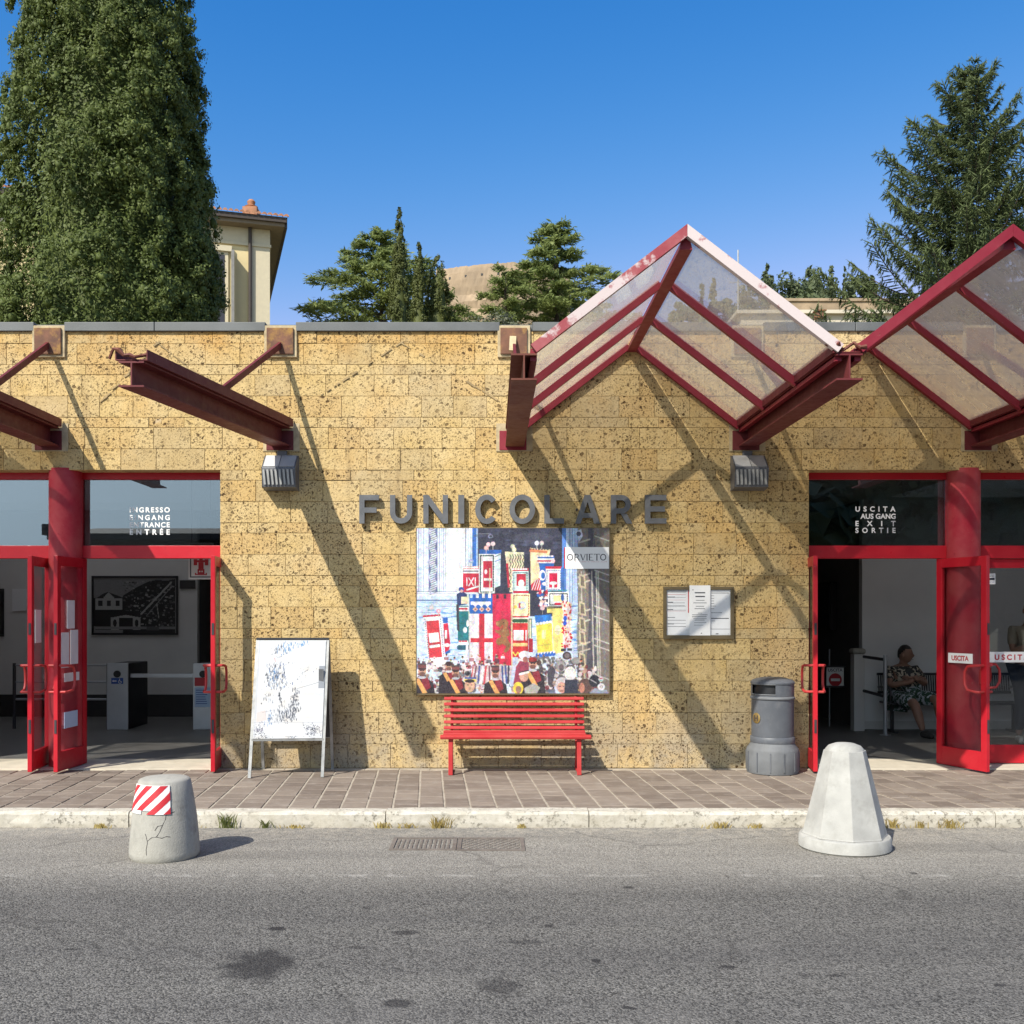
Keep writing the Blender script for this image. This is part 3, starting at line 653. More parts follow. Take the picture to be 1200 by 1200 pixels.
# entrance frames
for oi, (a, c) in enumerate(OP):
    cx = (-4.63, 5.13)[oi]
    MB().box(a + .001, c - .001, .20, .29, 3.127, ZO + .004).build('header', M['red'], bld, bevel=.003)
    MB().box(a + .001, c - .001, .185, .295, 2.262, 2.402).build('transom_bar', M['red'], bld, bevel=.004)
    MB().box(cx - .15, cx + .15, .202, .288, 2.404, 3.125).build('mullion', M['red'], bld, bevel=.003)
    MB().box(cx - .15, cx + .15, .202, .288, .012, 2.260).build('mullion', M['red'], bld, bevel=.003)
    for sx, ex in ((a + .001, a + .05), (c - .05, c - .001)):
        MB().box(sx, ex, .205, .285, .012, 2.260).build('door_jamb', M['red'], bld)
        MB().box(sx, sx + .02 if sx < cx else ex, .205, .285, 2.404, 3.125).build('door_jamb', M['red'], bld)
    MB().lathe([(.17, 0.0), (.17, ZO + .003)], (cx, .13, .013), 40).build('column', M['red_col'], bld)
    for g0, g1 in ((a + .02, cx - .15), (cx + .15, c - .02)):
        gl = MB().box(g0 + .001, g1 - .001, .238, .246, 2.403, 3.126).build('transom_glass', M['tinted'], bld)
        if oi == 0 and g0 > cx or oi == 1 and g1 < cx:
            if oi == 0: lines, xm, ys, ww = ('INGRESSO', 'EINGANG', 'ENTRANCE', 'ENTRÉE'), 175.5, (595, 604, 612.5, 621), 47
            else: lines, xm, ys, ww = ('USCITA', 'AUS GANG', 'EXIT', 'SORTIE'), 1026, (594, 602.5, 611, 619), 47
            for s, yy in zip(lines, ys):
                d = 11.236; w_ = ww * (0.88 if s == 'AUS GANG' else 1) * d / F; h_ = (6.2 if s != 'ENTRÉE' else 8.0) * d / F
                text_obj(s, M['white'], gl, (xm + (3 if s == 'AUS GANG' else 0) - CX) * d / F, EYE - (yy + 5.6 - CY) * d / F, .2365, w_, h_, bold=.03)

def door_leaf(hx, hy, dx, dy, w, notices=None, flip=1, z0=.02, z1=2.258):
    ang = math.atan2(dy, dx); t = .045; lf = MB()
    lf.box(0, .075, -t / 2, t / 2, z0, z1); lf.box(w - .075, w, -t / 2, t / 2, z0, z1)
    lf.box(.075, w - .075, -t / 2 + .001, t / 2 - .001, z1 - .10, z1); lf.box(.075, w - .075, -t / 2 + .001, t / 2 - .001, z0, z0 + .20)
    o = lf.build('door_leaf', M['red'], None, bevel=.004); bpy.context.view_layer.update()
    kids = [MB().box(.076, w - .076, -.004, .004, z0 + .201, z1 - .101).build('door_glass', M['clear'])]
    for s in (1, -1):
        h = MB(); zt, zb = 1.12, .845
        h.tube([(w - .035, s * .022, zt), (w - .04, s * .085, zt), (w - .06, s * .10, zt), (w - .17, s * .105, zt - .015), (w - .205, s * .105, zt - .07), (w - .21, s * .105, (zt + zb) / 2), (w - .205, s * .105, zb + .07), (w - .17, s * .105, zb + .015), (w - .06, s * .10, zb), (w - .04, s * .085, zb), (w - .035, s * .022, zb)], .014, 8)
        kids.append(h.build('door_handle', M['bench_red']))
    kids.append(MB().box(w + .001, w + .006, -.012, .012, 1.44, 1.56).build('lock_plate', M['dark_steel'])); kids.append(MB().box(w + .001, w + .006, -.012, .012, .42, .56).build('lock_plate', M['dark_steel']))
    for (u0, u1, v0, v1, mt, s) in (notices or []):
        n = MB().box(u0, u1, s * .008 - .002, s * .008 + .002, v0, v1).build('notice', M[mt]); kids.append(n)
    for q in kids: q.parent = o
    o.parent = bld; o.location = (hx, hy, 0); o.rotation_euler = (0, 0, ang); return o
door_leaf(-4.86, .24, .085, -.65, .66, [(.3, .5, 1.35, 1.7, 'paper', 1)])
lb = door_leaf(-4.465, .25, -.035, -.66, .68, [(.27, .44, 1.50, 1.80, 'paper', 1), (.19, .36, 1.12, 1.485, 'paper', 1), (.40, .57, 1.09, 1.46, 'paper', 1), (.16, .50, .94, 1.03, 'paper', 1), (.2, .5, .45, .62, 'pale_blue', 1)])
door_leaf(-2.945, .235, .06, -.63, .64)
door_leaf(3.455, .24, -.10, -.64, .64)
le = door_leaf(4.90, .24, .23, -.66, .70, [(.16, .50, 1.13, 1.235, 'white', -1)])
lf_ = door_leaf(6.06, .245, -1, 0, .74)
st = MB().box(5.45, 5.95, .2165, .2205, 1.125, 1.24).build('sticker', M['white'], lf_); bpy.context.view_layer.update()
st.matrix_parent_inverse = lf_.matrix_world.inverted()
text_obj('USCITA', M['red_ink'], lf_, 5.70, 1.15, .2155, .38, .062, bold=.035)
s2 = MB().box(5.415, 5.52, .2165, .2205, 1.98, 2.10).build('sticker', M['white'], lf_); s2.matrix_parent_inverse = lf_.matrix_world.inverted()
text_obj('E ami', M['ink'], lf_, 5.467, 2.062, .2155, .07, .018); text_obj('aperto', M['blue_ink'], lf_, 5.467, 1.995, .2155, .07, .016)
MB().box(5.425, 5.51, .2155, .2165, 2.026, 2.050).build('sticker_band', M['ink'], lf_)
# lettering on the open leaf's sticker, laid in the leaf's own plane
bpy.context.view_layer.update()
tx = text_obj('USCITA', M['red_ink'], None, 0, 0, 0, .24, .055, bold=.03); tx.parent = le
tx.location = (.33, -.0115, 1.155)
MB().box(6.07, 6.80, .235, .25, .02, 2.258).build('side_glass', M['clear'], bld)
MB().box(-6.28, -5.55, .235, .25, .02, 2.258).build('side_glass', M['clear'], bld)

# ------------------------------------------------------------------ beams, ties, plates and glass canopies
L = 3.14
def beam(x, sh, label, gutter=True, tie=True, stub=False, rusty=False, Lb=L):
    t = thing('canopy_beam', label, 'steel beam', (x, 0, 3.45), 0, 'steel beams jutting from the station wall')
    g = MB(); mt = M['maroon_rust'] if rusty else M['maroon']
    def sheared(x0, x1, z0, z1, y0=-.022, y1=-Lb):
        f = lambda y: sh * (-y / Lb)
        v = [(x + xx + f(y), y, zz) for y in (y0, y1) for zz in (z0, z1) for xx in (x0, x1)]
        g.add(v, [(0, 1, 3, 2), (4, 6, 7, 5), (0, 4, 5, 1), (2, 3, 7, 6), (0, 2, 6, 4), (1, 5, 7, 3)])
    sheared(-.10, .10, 3.450, 3.464); sheared(-.10, .10, 3.640, 3.654); sheared(-.006, .006, 3.464, 3.640)
    g.build('girder', mt, t)
    if gutter:
        g = MB(); sheared(-.12, .12, 3.660, 3.668); sheared(-.128, -.12, 3.660, 3.745); sheared(.12, .128, 3.660, 3.745); g.build('gutter', M['maroon'], t)
        g = MB()      # crumpled end of the gutter lining
        pts = [(x + sh + dx, -Lb - .004 + random.uniform(-.02, .03), 3.70 + random.uniform(-.03, .05)) for dx in np.linspace(-.18, .12, 8)]
        g.tube(pts, [.012 + .01 * random.random() for _ in pts], 6, smooth=False); g.build('gutter_lining', M['maroon_rust'], t)
    MB().box(x - .165, x + .125, -.020, -.001, 3.412, 3.62).build('end_plate', M['canopy_red'] if rusty else M['maroon'], t, bevel=.003)
    MB().box(x - .20, x + .19, -.0125, .02, 3.40, 3.70).build('mortar_patch', M['patch'], t)
    MB().cbox(x - .185, x + .165, -.034, .03, 4.405, 4.745, .004).build('mortar_patch', M['patch'], t)
    MB().box(x - .155, x + .13, -.056, -.03, 4.435, 4.715).build('anchor_plate', M['rust'], t, bevel=.004)
    if tie:
        ds = 1.47; MB().bar((x - .01, -.05, 4.53), (x + sh * ds / Lb, -ds, 3.70), .065, .03, (1, 0, 0)).build('tie_rod', M['maroon'], t)
    if stub: MB().bar((x - .02, -.05, 4.62), (x - .03, -.16, 4.44), .02, .07, (1, 0, 0)).build('tie_stub', M['patch'], t)
    return t
beam(PL[0][0], 0, 'oxide red steel beam above the left entrance column, its outer end beyond the picture edge')
beam(PL[1][0], -.60, 'bare red beam swung askew with crumpled gutter end, holding no glass', Lb=2.90)
beam(PL[2][0], .0, 'rusty brown beam seen end on beside the poster side of the peaked glass canopy', gutter=False, tie=True, stub=True, rusty=True)
beam(PL[3][0], 0, 'dark red beam in the valley between the two glass gables')
beam(PL[4][0], 0, 'red beam over the exit column, under the right-hand glass gable')

def canopy(xa, xb, label, pane, fas, side='both'):
    xm = (xa + xb) / 2; zv, zr = 3.655, 4.540
    t = thing('glass_canopy', label, 'glass canopy', (xm, 0, zr), 0, 'gabled glass canopies over the pavement')
    ys = [-.04, -1.06, -2.10, -3.13]
    for s, xv in ((1, xa + .10), (-1, xb - .10)):
        d = Vector((xm - xv, 0, zr - zv)).normalized(); nrm = Vector((-d.z, 0, d.x)) if d.x > 0 else Vector((d.z, 0, -d.x))
        for i, y in enumerate(ys):
            a = Vector((xv, y, zv)); e = Vector((xm - s * .035, y, zr - .02))
            if i < 3: MB().bar(a, e, .05, .065, nrm).build('rafter', M['canopy_red'], t)
            else:
                q0, q1 = a + nrm * .006, a + nrm * .080; hit = lambda p: p.z + (xm - p.x) * d.z / d.x
                MB().prism([(q0.x, q0.z), (xm - s * .0006, hit(q0)), (xm - s * .0006, hit(q1)), (q1.x, q1.z)], 'y', y - .03, y + .026).build('fascia', fas[0] if s > 0 else fas[1], t)
        for i in range(3):
            y0, y1 = ys[i + 1] + (.028 if i == 2 else .008), ys[i] - .008
            o = nrm * .036; a = Vector((xv, 0, zv)) + o - d * .01; e = Vector((xm - s * .006, 0, zr - .02)) + o - d * .012; q = nrm * .008
            MB().prism([(a.x, a.z), (e.x, e.z), (e.x + q.x, e.z + q.z), (a.x + q.x, a.z + q.z)], 'y', y0, y1).build('pane', pane, t)
        MB().box(min(xv, xv - s * .05), max(xv, xv - s * .05), -3.10, -.03, zv - .05, zv + .045).build('valley_bar', M['canopy_red'], t)
    MB().prism([(xm - .05, zr - .075), (xm + .05, zr - .075), (xm + .033, zr - .002), (xm, zr + .022), (xm - .033, zr - .002)], 'y', -3.10, -.012).build('ridge_bar', M['canopy_red'], t)
    return t
canopy(-7.235, PL[0][0], 'glass gable at the far left edge, only its last pane in view', M['pane'], (M['canopy_red'],) * 2)
canopy(PL[2][0], PL[3][0], 'peaked glass canopy with peeling white and red front edge, above the lettering', M['pane'], (M['canopy_worn'], M['canopy_pale']))
canopy(PL[3][0], PL[4][0], 'peaked glass canopy with grimy panes and evenly red front edge, above the exit', M['pane_dirty'], (M['canopy_red'],) * 2)
canopy(PL[4][0], 7.74, 'glass gable at the far right edge, behind the last red beam', M['pane_dirty'], (M['canopy_red'],) * 2)

# scars where lost canopies were flashed into the wall: raised crumbs of mortar along two chevrons
for (pa, pb, pc) in (((372, 466), (470, 402), (585, 470)), ((120, 470), (185, 402), (262, 462))):
    mb = MB()
    for (u, v) in ((pa, pb), (pb, pc)):
        n = 26
        for i in range(n):
            if random.random() < .45: continue
            f = (i + .5) / n; x = (u[0] + (v[0] - u[0]) * f - CX) / 109.09; z = EYE - (u[1] + (v[1] - u[1]) * f - CY) / 109.09
            dx = random.uniform(.012, .045); s = 1 if v[1] < u[1] else -1
            mb.bar((x - dx, -.010, z - s * dx * .68), (x + dx, -.010, z + s * dx * .68), random.uniform(.004, .012), random.uniform(.008, .022))
    tag(mb.build('flashing_scar', M['mortar'], bld), kind='stuff')

# ------------------------------------------------------------------ wall lamps
for x, lab in ((-2.245, 'grey louvred floodlight below the bare beam on the left'), (2.742, 'grey louvred floodlight below the beam between the glass gables')):
    t = thing('wall_lamp', lab, 'wall lamp', (x, 0, 3.05), 0, 'louvred floodlights on the station wall')
    w = .178; prof = [(-.006, 3.345), (-.05, 3.345), (-.215, 3.195), (-.185, 2.995), (-.006, 2.975)]
    MB().prism(prof, 'x', x - w, x + w).build('housing', M['lamp_grey'], t, bevel=.006)
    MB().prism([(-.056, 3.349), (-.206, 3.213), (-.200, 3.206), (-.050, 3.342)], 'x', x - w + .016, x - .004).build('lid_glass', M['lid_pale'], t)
    MB().prism([(-.056, 3.349), (-.206, 3.213), (-.200, 3.206), (-.050, 3.342)], 'x', x + .004, x + w - .016).build('lid_glass', M['lamp_slat'], t)
    for i in range(8):
        xx = x - w + .028 + i * (2 * w - .056) / 7 * .985
        MB().bar((xx - .006, -.214, 3.178), (xx + .006, -.196, 3.02), .021, .03, (0, 1, 0)).build('louvre', M['lamp_slat'], t)
    MB().box(x - .05, x + .05, -.04, -.001, 3.346, 3.40).build('bracket', M['lamp_grey'], t)

# ------------------------------------------------------------------ raised letters
sg = thing('station_sign', 'raised grey metal letters spelling FUNICOLARE above the poster', 'sign', ((600 - CX) / 109, 0, 2.6))
for c, a, e in zip('FUNICOLARE', (421, 457, 496, 537, 557, 597, 638, 674, 716, 756), (444, 483, 525, 544, 584, 627, 661, 703, 741, 781)):
    d = 10.93; x, w = (a - CX) * d / F, (e - a) * d / F; z, h = EYE - (613.5 - CY) * d / F, 33.5 * d / F
    mb = MB(); solid(mb, glyph(c, w, h, .056), x, z, -.075, -.028)
    o = mb.build('letter', M['letter'], sg)
    f = MB(); f.box(x + .01, x + .03, -.03, .0, z + h * .5 - .01, z + h * .5 + .01); f.build('pin', M['dark_steel'], o)
# ------------------------------------------------------------------ the festival poster
def paint_poster():
    c = Canvas(35, 1165, 45, 1010, 660, 564, (205, 222, 240)); g = random.Random(4)
    WH, RD, BL, DK, CR = (240, 240, 242), (196, 38, 66), (36, 98, 180), (40, 44, 62), (236, 226, 190)
    c.rect(35, 45, 380, 440, (226, 234, 244)); c.rect(200, 45, 320, 440, (238, 243, 248))
    for x, w, col in ((44, 4, (150, 165, 200)), (58, 3, (185, 200, 225)), (72, 4, (165, 178, 210)), (92, 6, (205, 214, 235)), (165, 4, (130, 140, 180)), (178, 3, (170, 180, 210)), (190, 5, (140, 150, 180)), (203, 3, (150, 160, 190)), (320, 4, (120, 130, 160)), (334, 8, (190, 205, 230)), (350, 4, (160, 175, 205))): c.rect(x, 45, x + w, 415, col)
    c.rect(104, 45, 156, 415, (110, 118, 165))
    c.poly([(112 + 6 * math.sin(y / 14), y) for y in range(45, 416, 5)] + [(148 + 6 * math.sin(y / 14), y) for y in range(415, 44, -5)], (205, 212, 225))
    for y in range(40, 420, 13): c.line(112, y + 16, 150, y, 4, (90, 100, 125))
    for y, w, col in ((414, 4, (110, 120, 150)), (424, 5, (180, 190, 215)), (462, 8, (90, 115, 165)), (474, 4, (160, 180, 215)), (500, 3, (150, 175, 215)), (536, 3, (140, 170, 215))): c.rect(35, y, 272, y + w, col)
    for _ in range(260):
        x, y = g.uniform(35, 700), g.uniform(480, 830); c.line(x, y, x + g.uniform(10, 60), y + g.uniform(-2, 2), g.uniform(3, 8), g.choice([(118, 172, 226), (160, 200, 236), (220, 232, 245), (86, 140, 205)]), .8)
    c.rect(360, 45, 386, 330, (52, 112, 196)); c.rect(384, 45, 392, 300, (170, 195, 230)); c.rect(392, 45, 888, 560, (48, 50, 70))
    for _ in range(60): c.ell(g.uniform(400, 880), g.uniform(50, 200), g.uniform(8, 40), g.uniform(4, 12), g.choice([(62, 66, 90), (38, 40, 56), (80, 84, 110)]), .5)
    c.ell(720, 100, 120, 30, (80, 82, 100), .5); c.line(400, 78, 470, 78, 3, (130, 135, 150)); c.ell(468, 92, 16, 12, (120, 125, 150)); c.ell(468, 92, 9, 6, DK)
    c.rect(888, 45, 915, 760, (88, 136, 205)); c.rect(912, 45, 990, 780, (196, 212, 236))
    for x in (930, 946, 962, 974): c.rect(x, 45, x + 5, 480, (130, 160, 210))
    for _ in range(50): x, y = g.uniform(885, 990), g.uniform(480, 770); c.line(x, y, x + 30, y, 5, g.choice([(90, 150, 220), (50, 110, 190), (200, 220, 240)]))
    # timber doors on the right
    c.rect(980, 45, 1165, 1010, (126, 114, 106)); c.poly([(1040, 45), (1075, 45), (1110, 560), (1090, 1010), (1020, 1010), (1045, 600)], (80, 78, 88))
    for x, w in ((985, 22), (1020, 14), (1068, 10), (1095, 26), (1135, 20)):
        for y in range(50, 1010, 8): c.line(x + 6 * math.sin(y / 60), y, x + 6 * math.sin(y / 60) + g.uniform(-3, 3), y + 8, w * .6, (g.randint(100, 150),) * 2 + (g.randint(100, 140),), .55)
    for y in (90, 290, 330, 500, 560, 690, 730, 900): c.line(1080, y, 1165, y + 30, 7, (190, 184, 176)); c.line(985, y + 40, 1050, y + 20, 9, (206, 196, 178), .8)
    for x in (1000, 1062, 1088, 1100): c.line(x, 300, x + 14, 1000, 7, (206, 200, 188), .8)
    for y in (310, 470, 560, 640, 770, 880): c.poly([(986, y), (1022, y + 12), (1030, y + 90), (990, y + 80)], (200, 186, 156)); c.poly([(996, y + 14), (1014, y + 20), (1020, y + 76), (998, y + 70)], (120, 108, 96))
    c.poly([(975, 60), (1000, 52), (1010, 90), (985, 130)], (205, 215, 230)); c.ell(985, 78, 14, 14, (80, 80, 95))
    # banners
    c.rect(305, 268, 400, 420, RD); c.rect(308, 282, 400, 308, WH); c.dash(308, 296, 398, 296, 9, 10, (140, 140, 150)); c.dash(308, 274, 400, 274, 6, 10, WH, .4)
    for a in ((328, 335, 328, 380), (340, 335, 368, 382), (368, 335, 340, 382), (378, 335, 378, 382)): c.line(*a, 5, WH)
    c.line(330, 405, 395, 385, 9, WH)
    c.poly([(402, 170), (532, 172), (528, 210), (405, 205)], BL); c.poly([(490, 200), (528, 190), (524, 380), (490, 395)], (216, 232, 236)); c.line(494, 212, 526, 196, 4, DK); c.line(494, 240, 526, 226, 4, BL)
    c.rect(400, 195, 492, 425, WH); c.frame(408, 205, 484, 418, DK, 5, 8, (30, 70, 70)); c.rect(424, 236, 478, 392, RD); c.ell(440, 300, 8, 14, WH); c.rect(428, 338, 474, 352, WH); c.line(464, 280, 464, 425, 5, CR)
    c.poly([(552, 182), (664, 186), (660, 415), (580, 418)], CR); c.poly([(558, 250), (572, 250), (582, 390), (570, 392)], RD)
    for x in range(584, 662, 15):
        for y in range(200, 410, 4): c.ell(x + 4 * math.sin(y / 6.5), y, 2.6, 3, (30, 34, 34))
    c.rect(596, 284, 690, 428, (214, 232, 232)); c.rect(596, 278, 690, 294, RD); c.dash(598, 284, 690, 284, 6, 9, WH, .35); c.frame(604, 304, 682, 420, DK, 6, 6, (60, 120, 120)); c.rect(620, 312, 676, 382, RD); c.ell(648, 366, 18, 20, WH); c.rect(600, 412, 690, 424, RD)
    c.poly([(700, 160), (820, 170), (790, 300), (735, 400), (706, 405)], (240, 220, 176)); c.dash(704, 176, 800, 184, 9, 16, (214, 130, 90), .5); c.dash(700, 166, 815, 170, 7, 7, DK, .4)
    c.poly([(706, 372), (760, 330), (772, 410), (706, 408)], RD)
    for k in range(4): c.line(712 + k * 15, 405, 735 + k * 12, 345, 4, WH)
    c.poly([(742, 205), (842, 205), (838, 300), (760, 300)], BL); c.rect(742, 222, 842, 248, WH); c.dash(746, 236, 840, 236, 7, 10, RD, .5); c.dash(742, 208, 842, 208, 6, 9, WH, .4); c.ell(834, 236, 12, 12, (250, 200, 205))
    c.poly([(755, 290), (800, 275), (810, 405), (765, 405)], BL); c.ell(772, 320, 20, 30, WH); c.ell(776, 322, 12, 20, BL); c.ell(784, 370, 14, 10, WH)
    c.rect(792, 280, 884, 408, WH); c.rect(790, 268, 884, 282, RD); c.rect(812, 306, 860, 392, (214, 20, 74)); c.ell(836, 366, 22, 10, WH); c.rect(830, 366, 842, 392, WH); c.frame(799, 292, 878, 402, DK, 6, 5, (120, 130, 170)); c.rect(880, 275, 902, 405, (60, 110, 180))
    for _ in range(46): c.ell(g.uniform(750, 800), g.uniform(408, 500), g.uniform(5, 14), g.uniform(5, 12), g.choice([BL, RD, WH, (90, 40, 60), (230, 190, 190)]))
    c.rect(806, 418, 926, 500, WH); c.frame(816, 428, 918, 494, DK, 8, 7, (35, 40, 60)); c.rect(838, 436, 890, 474, (236, 226, 160)); c.ell(890, 450, 10, 20, BL); c.dash(850, 486, 926, 490, 5, 14, RD, .7); c.dash(806, 410, 926, 408, 4, 8, (60, 150, 170), .6)
    # the two great banners
    c.rect(340, 430, 478, 546, BL); c.rect(344, 545, 480, 848, (238, 232, 240)); c.rect(400, 545, 432, 846, (206, 44, 62)); c.rect(350, 686, 482, 712, (206, 44, 62))
    c.rect(352, 474, 468, 492, WH)
    for k in range(3):
        c.poly([(366 + k * 36, 492), (378 + k * 36, 506), (390 + k * 36, 492)], WH); c.poly([(362 + k * 38, 518), (378 + k * 38, 504), (394 + k * 38, 518), (378 + k * 38, 534)], (226, 190, 170)); c.ell(378 + k * 38, 519, 5, 5, (180, 70, 60))
    for k in range(4): c.rect(346 + k * 36, 426, 362 + k * 36, 452, WH if k != 0 else (180, 200, 235))
    c.rect(480, 428, 592, 848, (206, 38, 78)); c.rect(560, 430, 575, 640, (190, 30, 70)); c.rect(480, 700, 592, 848, (206, 44, 66), .6)
    for x in (500, 545): c.rect(x, 432, x + 16, 458, (60, 40, 60))
    LN = (150, 104, 66)
    c.poly([(498, 590), (520, 585), (538, 574), (560, 578), (574, 596), (566, 628), (576, 640), (582, 668), (564, 680), (572, 700), (586, 724), (580, 752), (560, 772), (544, 768), (552, 750), (562, 736), (540, 722), (514, 730), (498, 712), (506, 690), (530, 680), (522, 664), (500, 656), (492, 636), (512, 642), (530, 640), (520, 622), (504, 616)], LN)
    c.ell(534, 622, 10, 10, (190, 60, 50)); c.line(578, 622, 590, 650, 6, (70, 50, 60)); c.ell(508, 604, 9, 9, (180, 130, 86)); c.line(560, 640, 590, 600, 4, (120, 70, 60)); c.ell(544, 596, 4, 3, (60, 30, 30))
    for _ in range(26): c.ell(g.uniform(505, 575), g.uniform(590, 740), 4, 5, g.choice([(175, 130, 84), (120, 80, 56)]), .5)
    c.rect(594, 428, 700, 560, (240, 230, 180)); c.frame(604, 438, 692, 556, DK, 6, 6, (150, 60, 60)); c.ell(652, 496, 26, 24, (190, 205, 220)); c.rect(632, 482, 644, 512, RD); c.ell(614, 505, 10, 10, (230, 200, 90)); c.ell(656, 496, 15, 14, (236, 230, 200))
    c.rect(596, 548, 690, 566, (196, 40, 40)); c.dash(600, 552, 690, 552, 5, 14, CR, .35); c.rect(596, 570, 690, 600, CR); c.dash(606, 586, 690, 586, 5, 22, (40, 90, 60), .35)
    c.rect(596, 600, 690, 800, (200, 46, 50)); c.rect(604, 640, 662, 700, WH); c.rect(672, 640, 682, 700, WH, .7); c.rect(598, 716, 684, 734, (236, 200, 130)); c.rect(688, 570, 712, 690, CR); c.frame(694, 576, 708, 690, DK, 2, 5, (60, 110, 110)); c.rect(692, 690, 716, 770, (170, 30, 50))
    for k in range(5): c.line(600 + k * 14, 790 if k % 2 else 770, 614 + k * 14, 770 if k % 2 else 790, 6, (232, 220, 90))
    c.line(590, 430, 594, 1000, 7, (222, 196, 150))
    c.poly([(74, 562), (178, 552), (206, 820), (102, 826)], (236, 238, 242)); c.poly([(90, 588), (164, 582), (184, 798), (108, 804)], (206, 56, 66)); c.poly([(104, 660), (162, 654), (168, 708), (110, 716)], WH); c.poly([(108, 730), (170, 722), (172, 738), (110, 746)], WH)
    c.dash(76, 560, 178, 552, 5, 12, RD, .5); c.dash(82, 575, 108, 815, 18, 5, (110, 120, 140), .4); c.dash(172, 575, 196, 815, 18, 5, (110, 120, 140), .4); c.rect(90, 824, 210, 866, (214, 84, 92)); c.dash(100, 840, 210, 840, 5, 40, WH, .3)
    c.poly([(190, 604), (218, 598), (232, 720), (222, 765), (200, 770)], RD); c.rect(200, 640, 212, 690, WH); c.poly([(186, 570), (216, 566), (218, 598), (190, 600)], BL); c.ell(212, 728, 16, 10, WH); c.poly([(200, 770), (232, 752), (232, 772), (204, 782)], BL)
    c.rect(274, 498, 342, 712, (26, 118, 128)); c.rect(274, 506, 340, 530, WH); c.dash(280, 516, 338, 516, 3, 12, RD, .5); c.rect(280, 702, 336, 726, WH); c.dash(286, 706, 336, 706, 3, 10, RD, .4); c.dash(284, 742, 336, 742, 4, 30, (40, 90, 110), .5); c.ell(318, 640, 12, 16, (230, 235, 235)); c.ell(334, 600, 8, 20, (230, 235, 235))
    c.poly([(268, 430), (300, 412), (330, 430), (330, 490), (272, 500)], (44, 60, 110)); c.rect(296, 445, 336, 486, (226, 214, 180)); c.ell(296, 402, 16, 14, (36, 70, 150)); c.ell(298, 412, 9, 9, (200, 160, 150)); c.poly([(266, 490), (282, 490), (286, 650), (270, 640)], (56, 56, 70))
    c.line(340, 440, 346, 990, 6, (200, 200, 190)); c.line(330, 735, 324, 880, 14, (230, 232, 240))
    c.poly([(726, 556), (824, 548), (826, 590), (734, 606)], (40, 116, 196)); c.poly([(734, 604), (828, 588), (834, 782), (744, 794)], (232, 216, 84)); c.poly([(830, 512), (892, 506), (896, 770), (836, 782)], (238, 226, 130)); c.rect(800, 506, 890, 540, (238, 226, 130)); c.dash(806, 512, 888, 508, 5, 9, (90, 80, 60), .5)
    for k in range(5): c.ell(744 + k * 19, 604 - k * 3, 9, 8, WH)
    c.rect(770, 640, 792, 690, (240, 230, 160)); c.line(786, 640, 788, 690, 3, (120, 130, 90)); c.line(752, 730, 820, 724, 5, (206, 170, 90)); c.ell(862, 640, 18, 30, (240, 236, 196)); c.line(846, 650, 880, 650, 6, (206, 190, 140))
    for k in range(6): c.ell(746 + k * 18, 788 - k * 2, 14, 14, (40, 104, 200)); c.ell(750 + k * 18, 778 - k * 2, 6, 7, WH)
    c.rect(892, 480, 940, 745, (222, 196, 196))
    for _ in range(110): c.ell(g.uniform(884, 944), g.uniform(475, 745), g.uniform(3, 8), g.uniform(3, 9), g.choice([(190, 30, 50), (240, 235, 225), (190, 30, 50), (236, 220, 170)]))
    c.ell(906, 572, 11, 16, (30, 80, 190)); c.ell(904, 600, 11, 14, (30, 80, 190))
    for x, y, col in ((455, 140, (236, 196, 206)), (482, 136, (240, 215, 220)), (442, 160, (236, 176, 176)), (598, 152, (206, 206, 176)), (606, 170, (226, 222, 190)), (740, 132, (222, 232, 240)), (768, 132, (210, 200, 200)), (354, 238, (160, 170, 215)), (772, 512, (236, 190, 206)), (120, 508, (226, 206, 214)), (162, 530, (226, 150, 165))): c.ell(x, y, 13, 13, col); c.ell(x, y, 6, 6, WH, .6); c.line(x, y + 12, x, y + 34, 3, (200, 195, 190))
    # the crowd
    for _ in range(170):
        x, y = g.uniform(35, 1000), g.uniform(800, 1000) if _ % 3 else g.uniform(780, 860); r_ = g.uniform(6, 13) * (.6 + (y - 780) / 300)
        c.poly([(x - 2 * r_, y + 4 * r_), (x - 1.7 * r_, y + 1.5 * r_), (x + 1.7 * r_, y + 1.5 * r_), (x + 2 * r_, y + 4 * r_)], g.choice([(60, 54, 66), (150, 40, 56), (220, 214, 212), (90, 100, 130), (40, 38, 44)]), .8); c.ell(x, y, r_ * .8, r_, (g.randint(170, 215), g.randint(125, 160), g.randint(105, 135))); c.ell(x, y - r_ * .5, r_ * .85, r_ * .6, g.choice([(50, 40, 38), (90, 70, 56), (200, 196, 190), (130, 50, 50)]))
    for _ in range(420):
        x, y = g.uniform(35, 1085), g.uniform(850, 1010); c.ell(x, y, g.uniform(4, 16), g.uniform(6, 18), g.choice([(40, 36, 48), (70, 60, 70), (150, 130, 124), (214, 208, 206), (120, 34, 48), (190, 150, 124), (230, 226, 224)]), .85)
    for _ in range(110): x, y = g.uniform(720, 960), g.uniform(800, 960); c.ell(x, y, g.uniform(4, 14), g.uniform(5, 14), g.choice([(70, 66, 70), (140, 132, 130), (206, 202, 200), (98, 92, 94)]), .85)
    c.rect(360, 850, 600, 950, (222, 206, 210), .6)
    for k in range(12): c.line(365 + k * 19, 852, 358 + k * 20 + g.uniform(-12, 12), 950, g.uniform(4, 12), g.choice([(196, 70, 84), (70, 90, 150), (236, 232, 236), (120, 60, 76), (60, 60, 80)]))
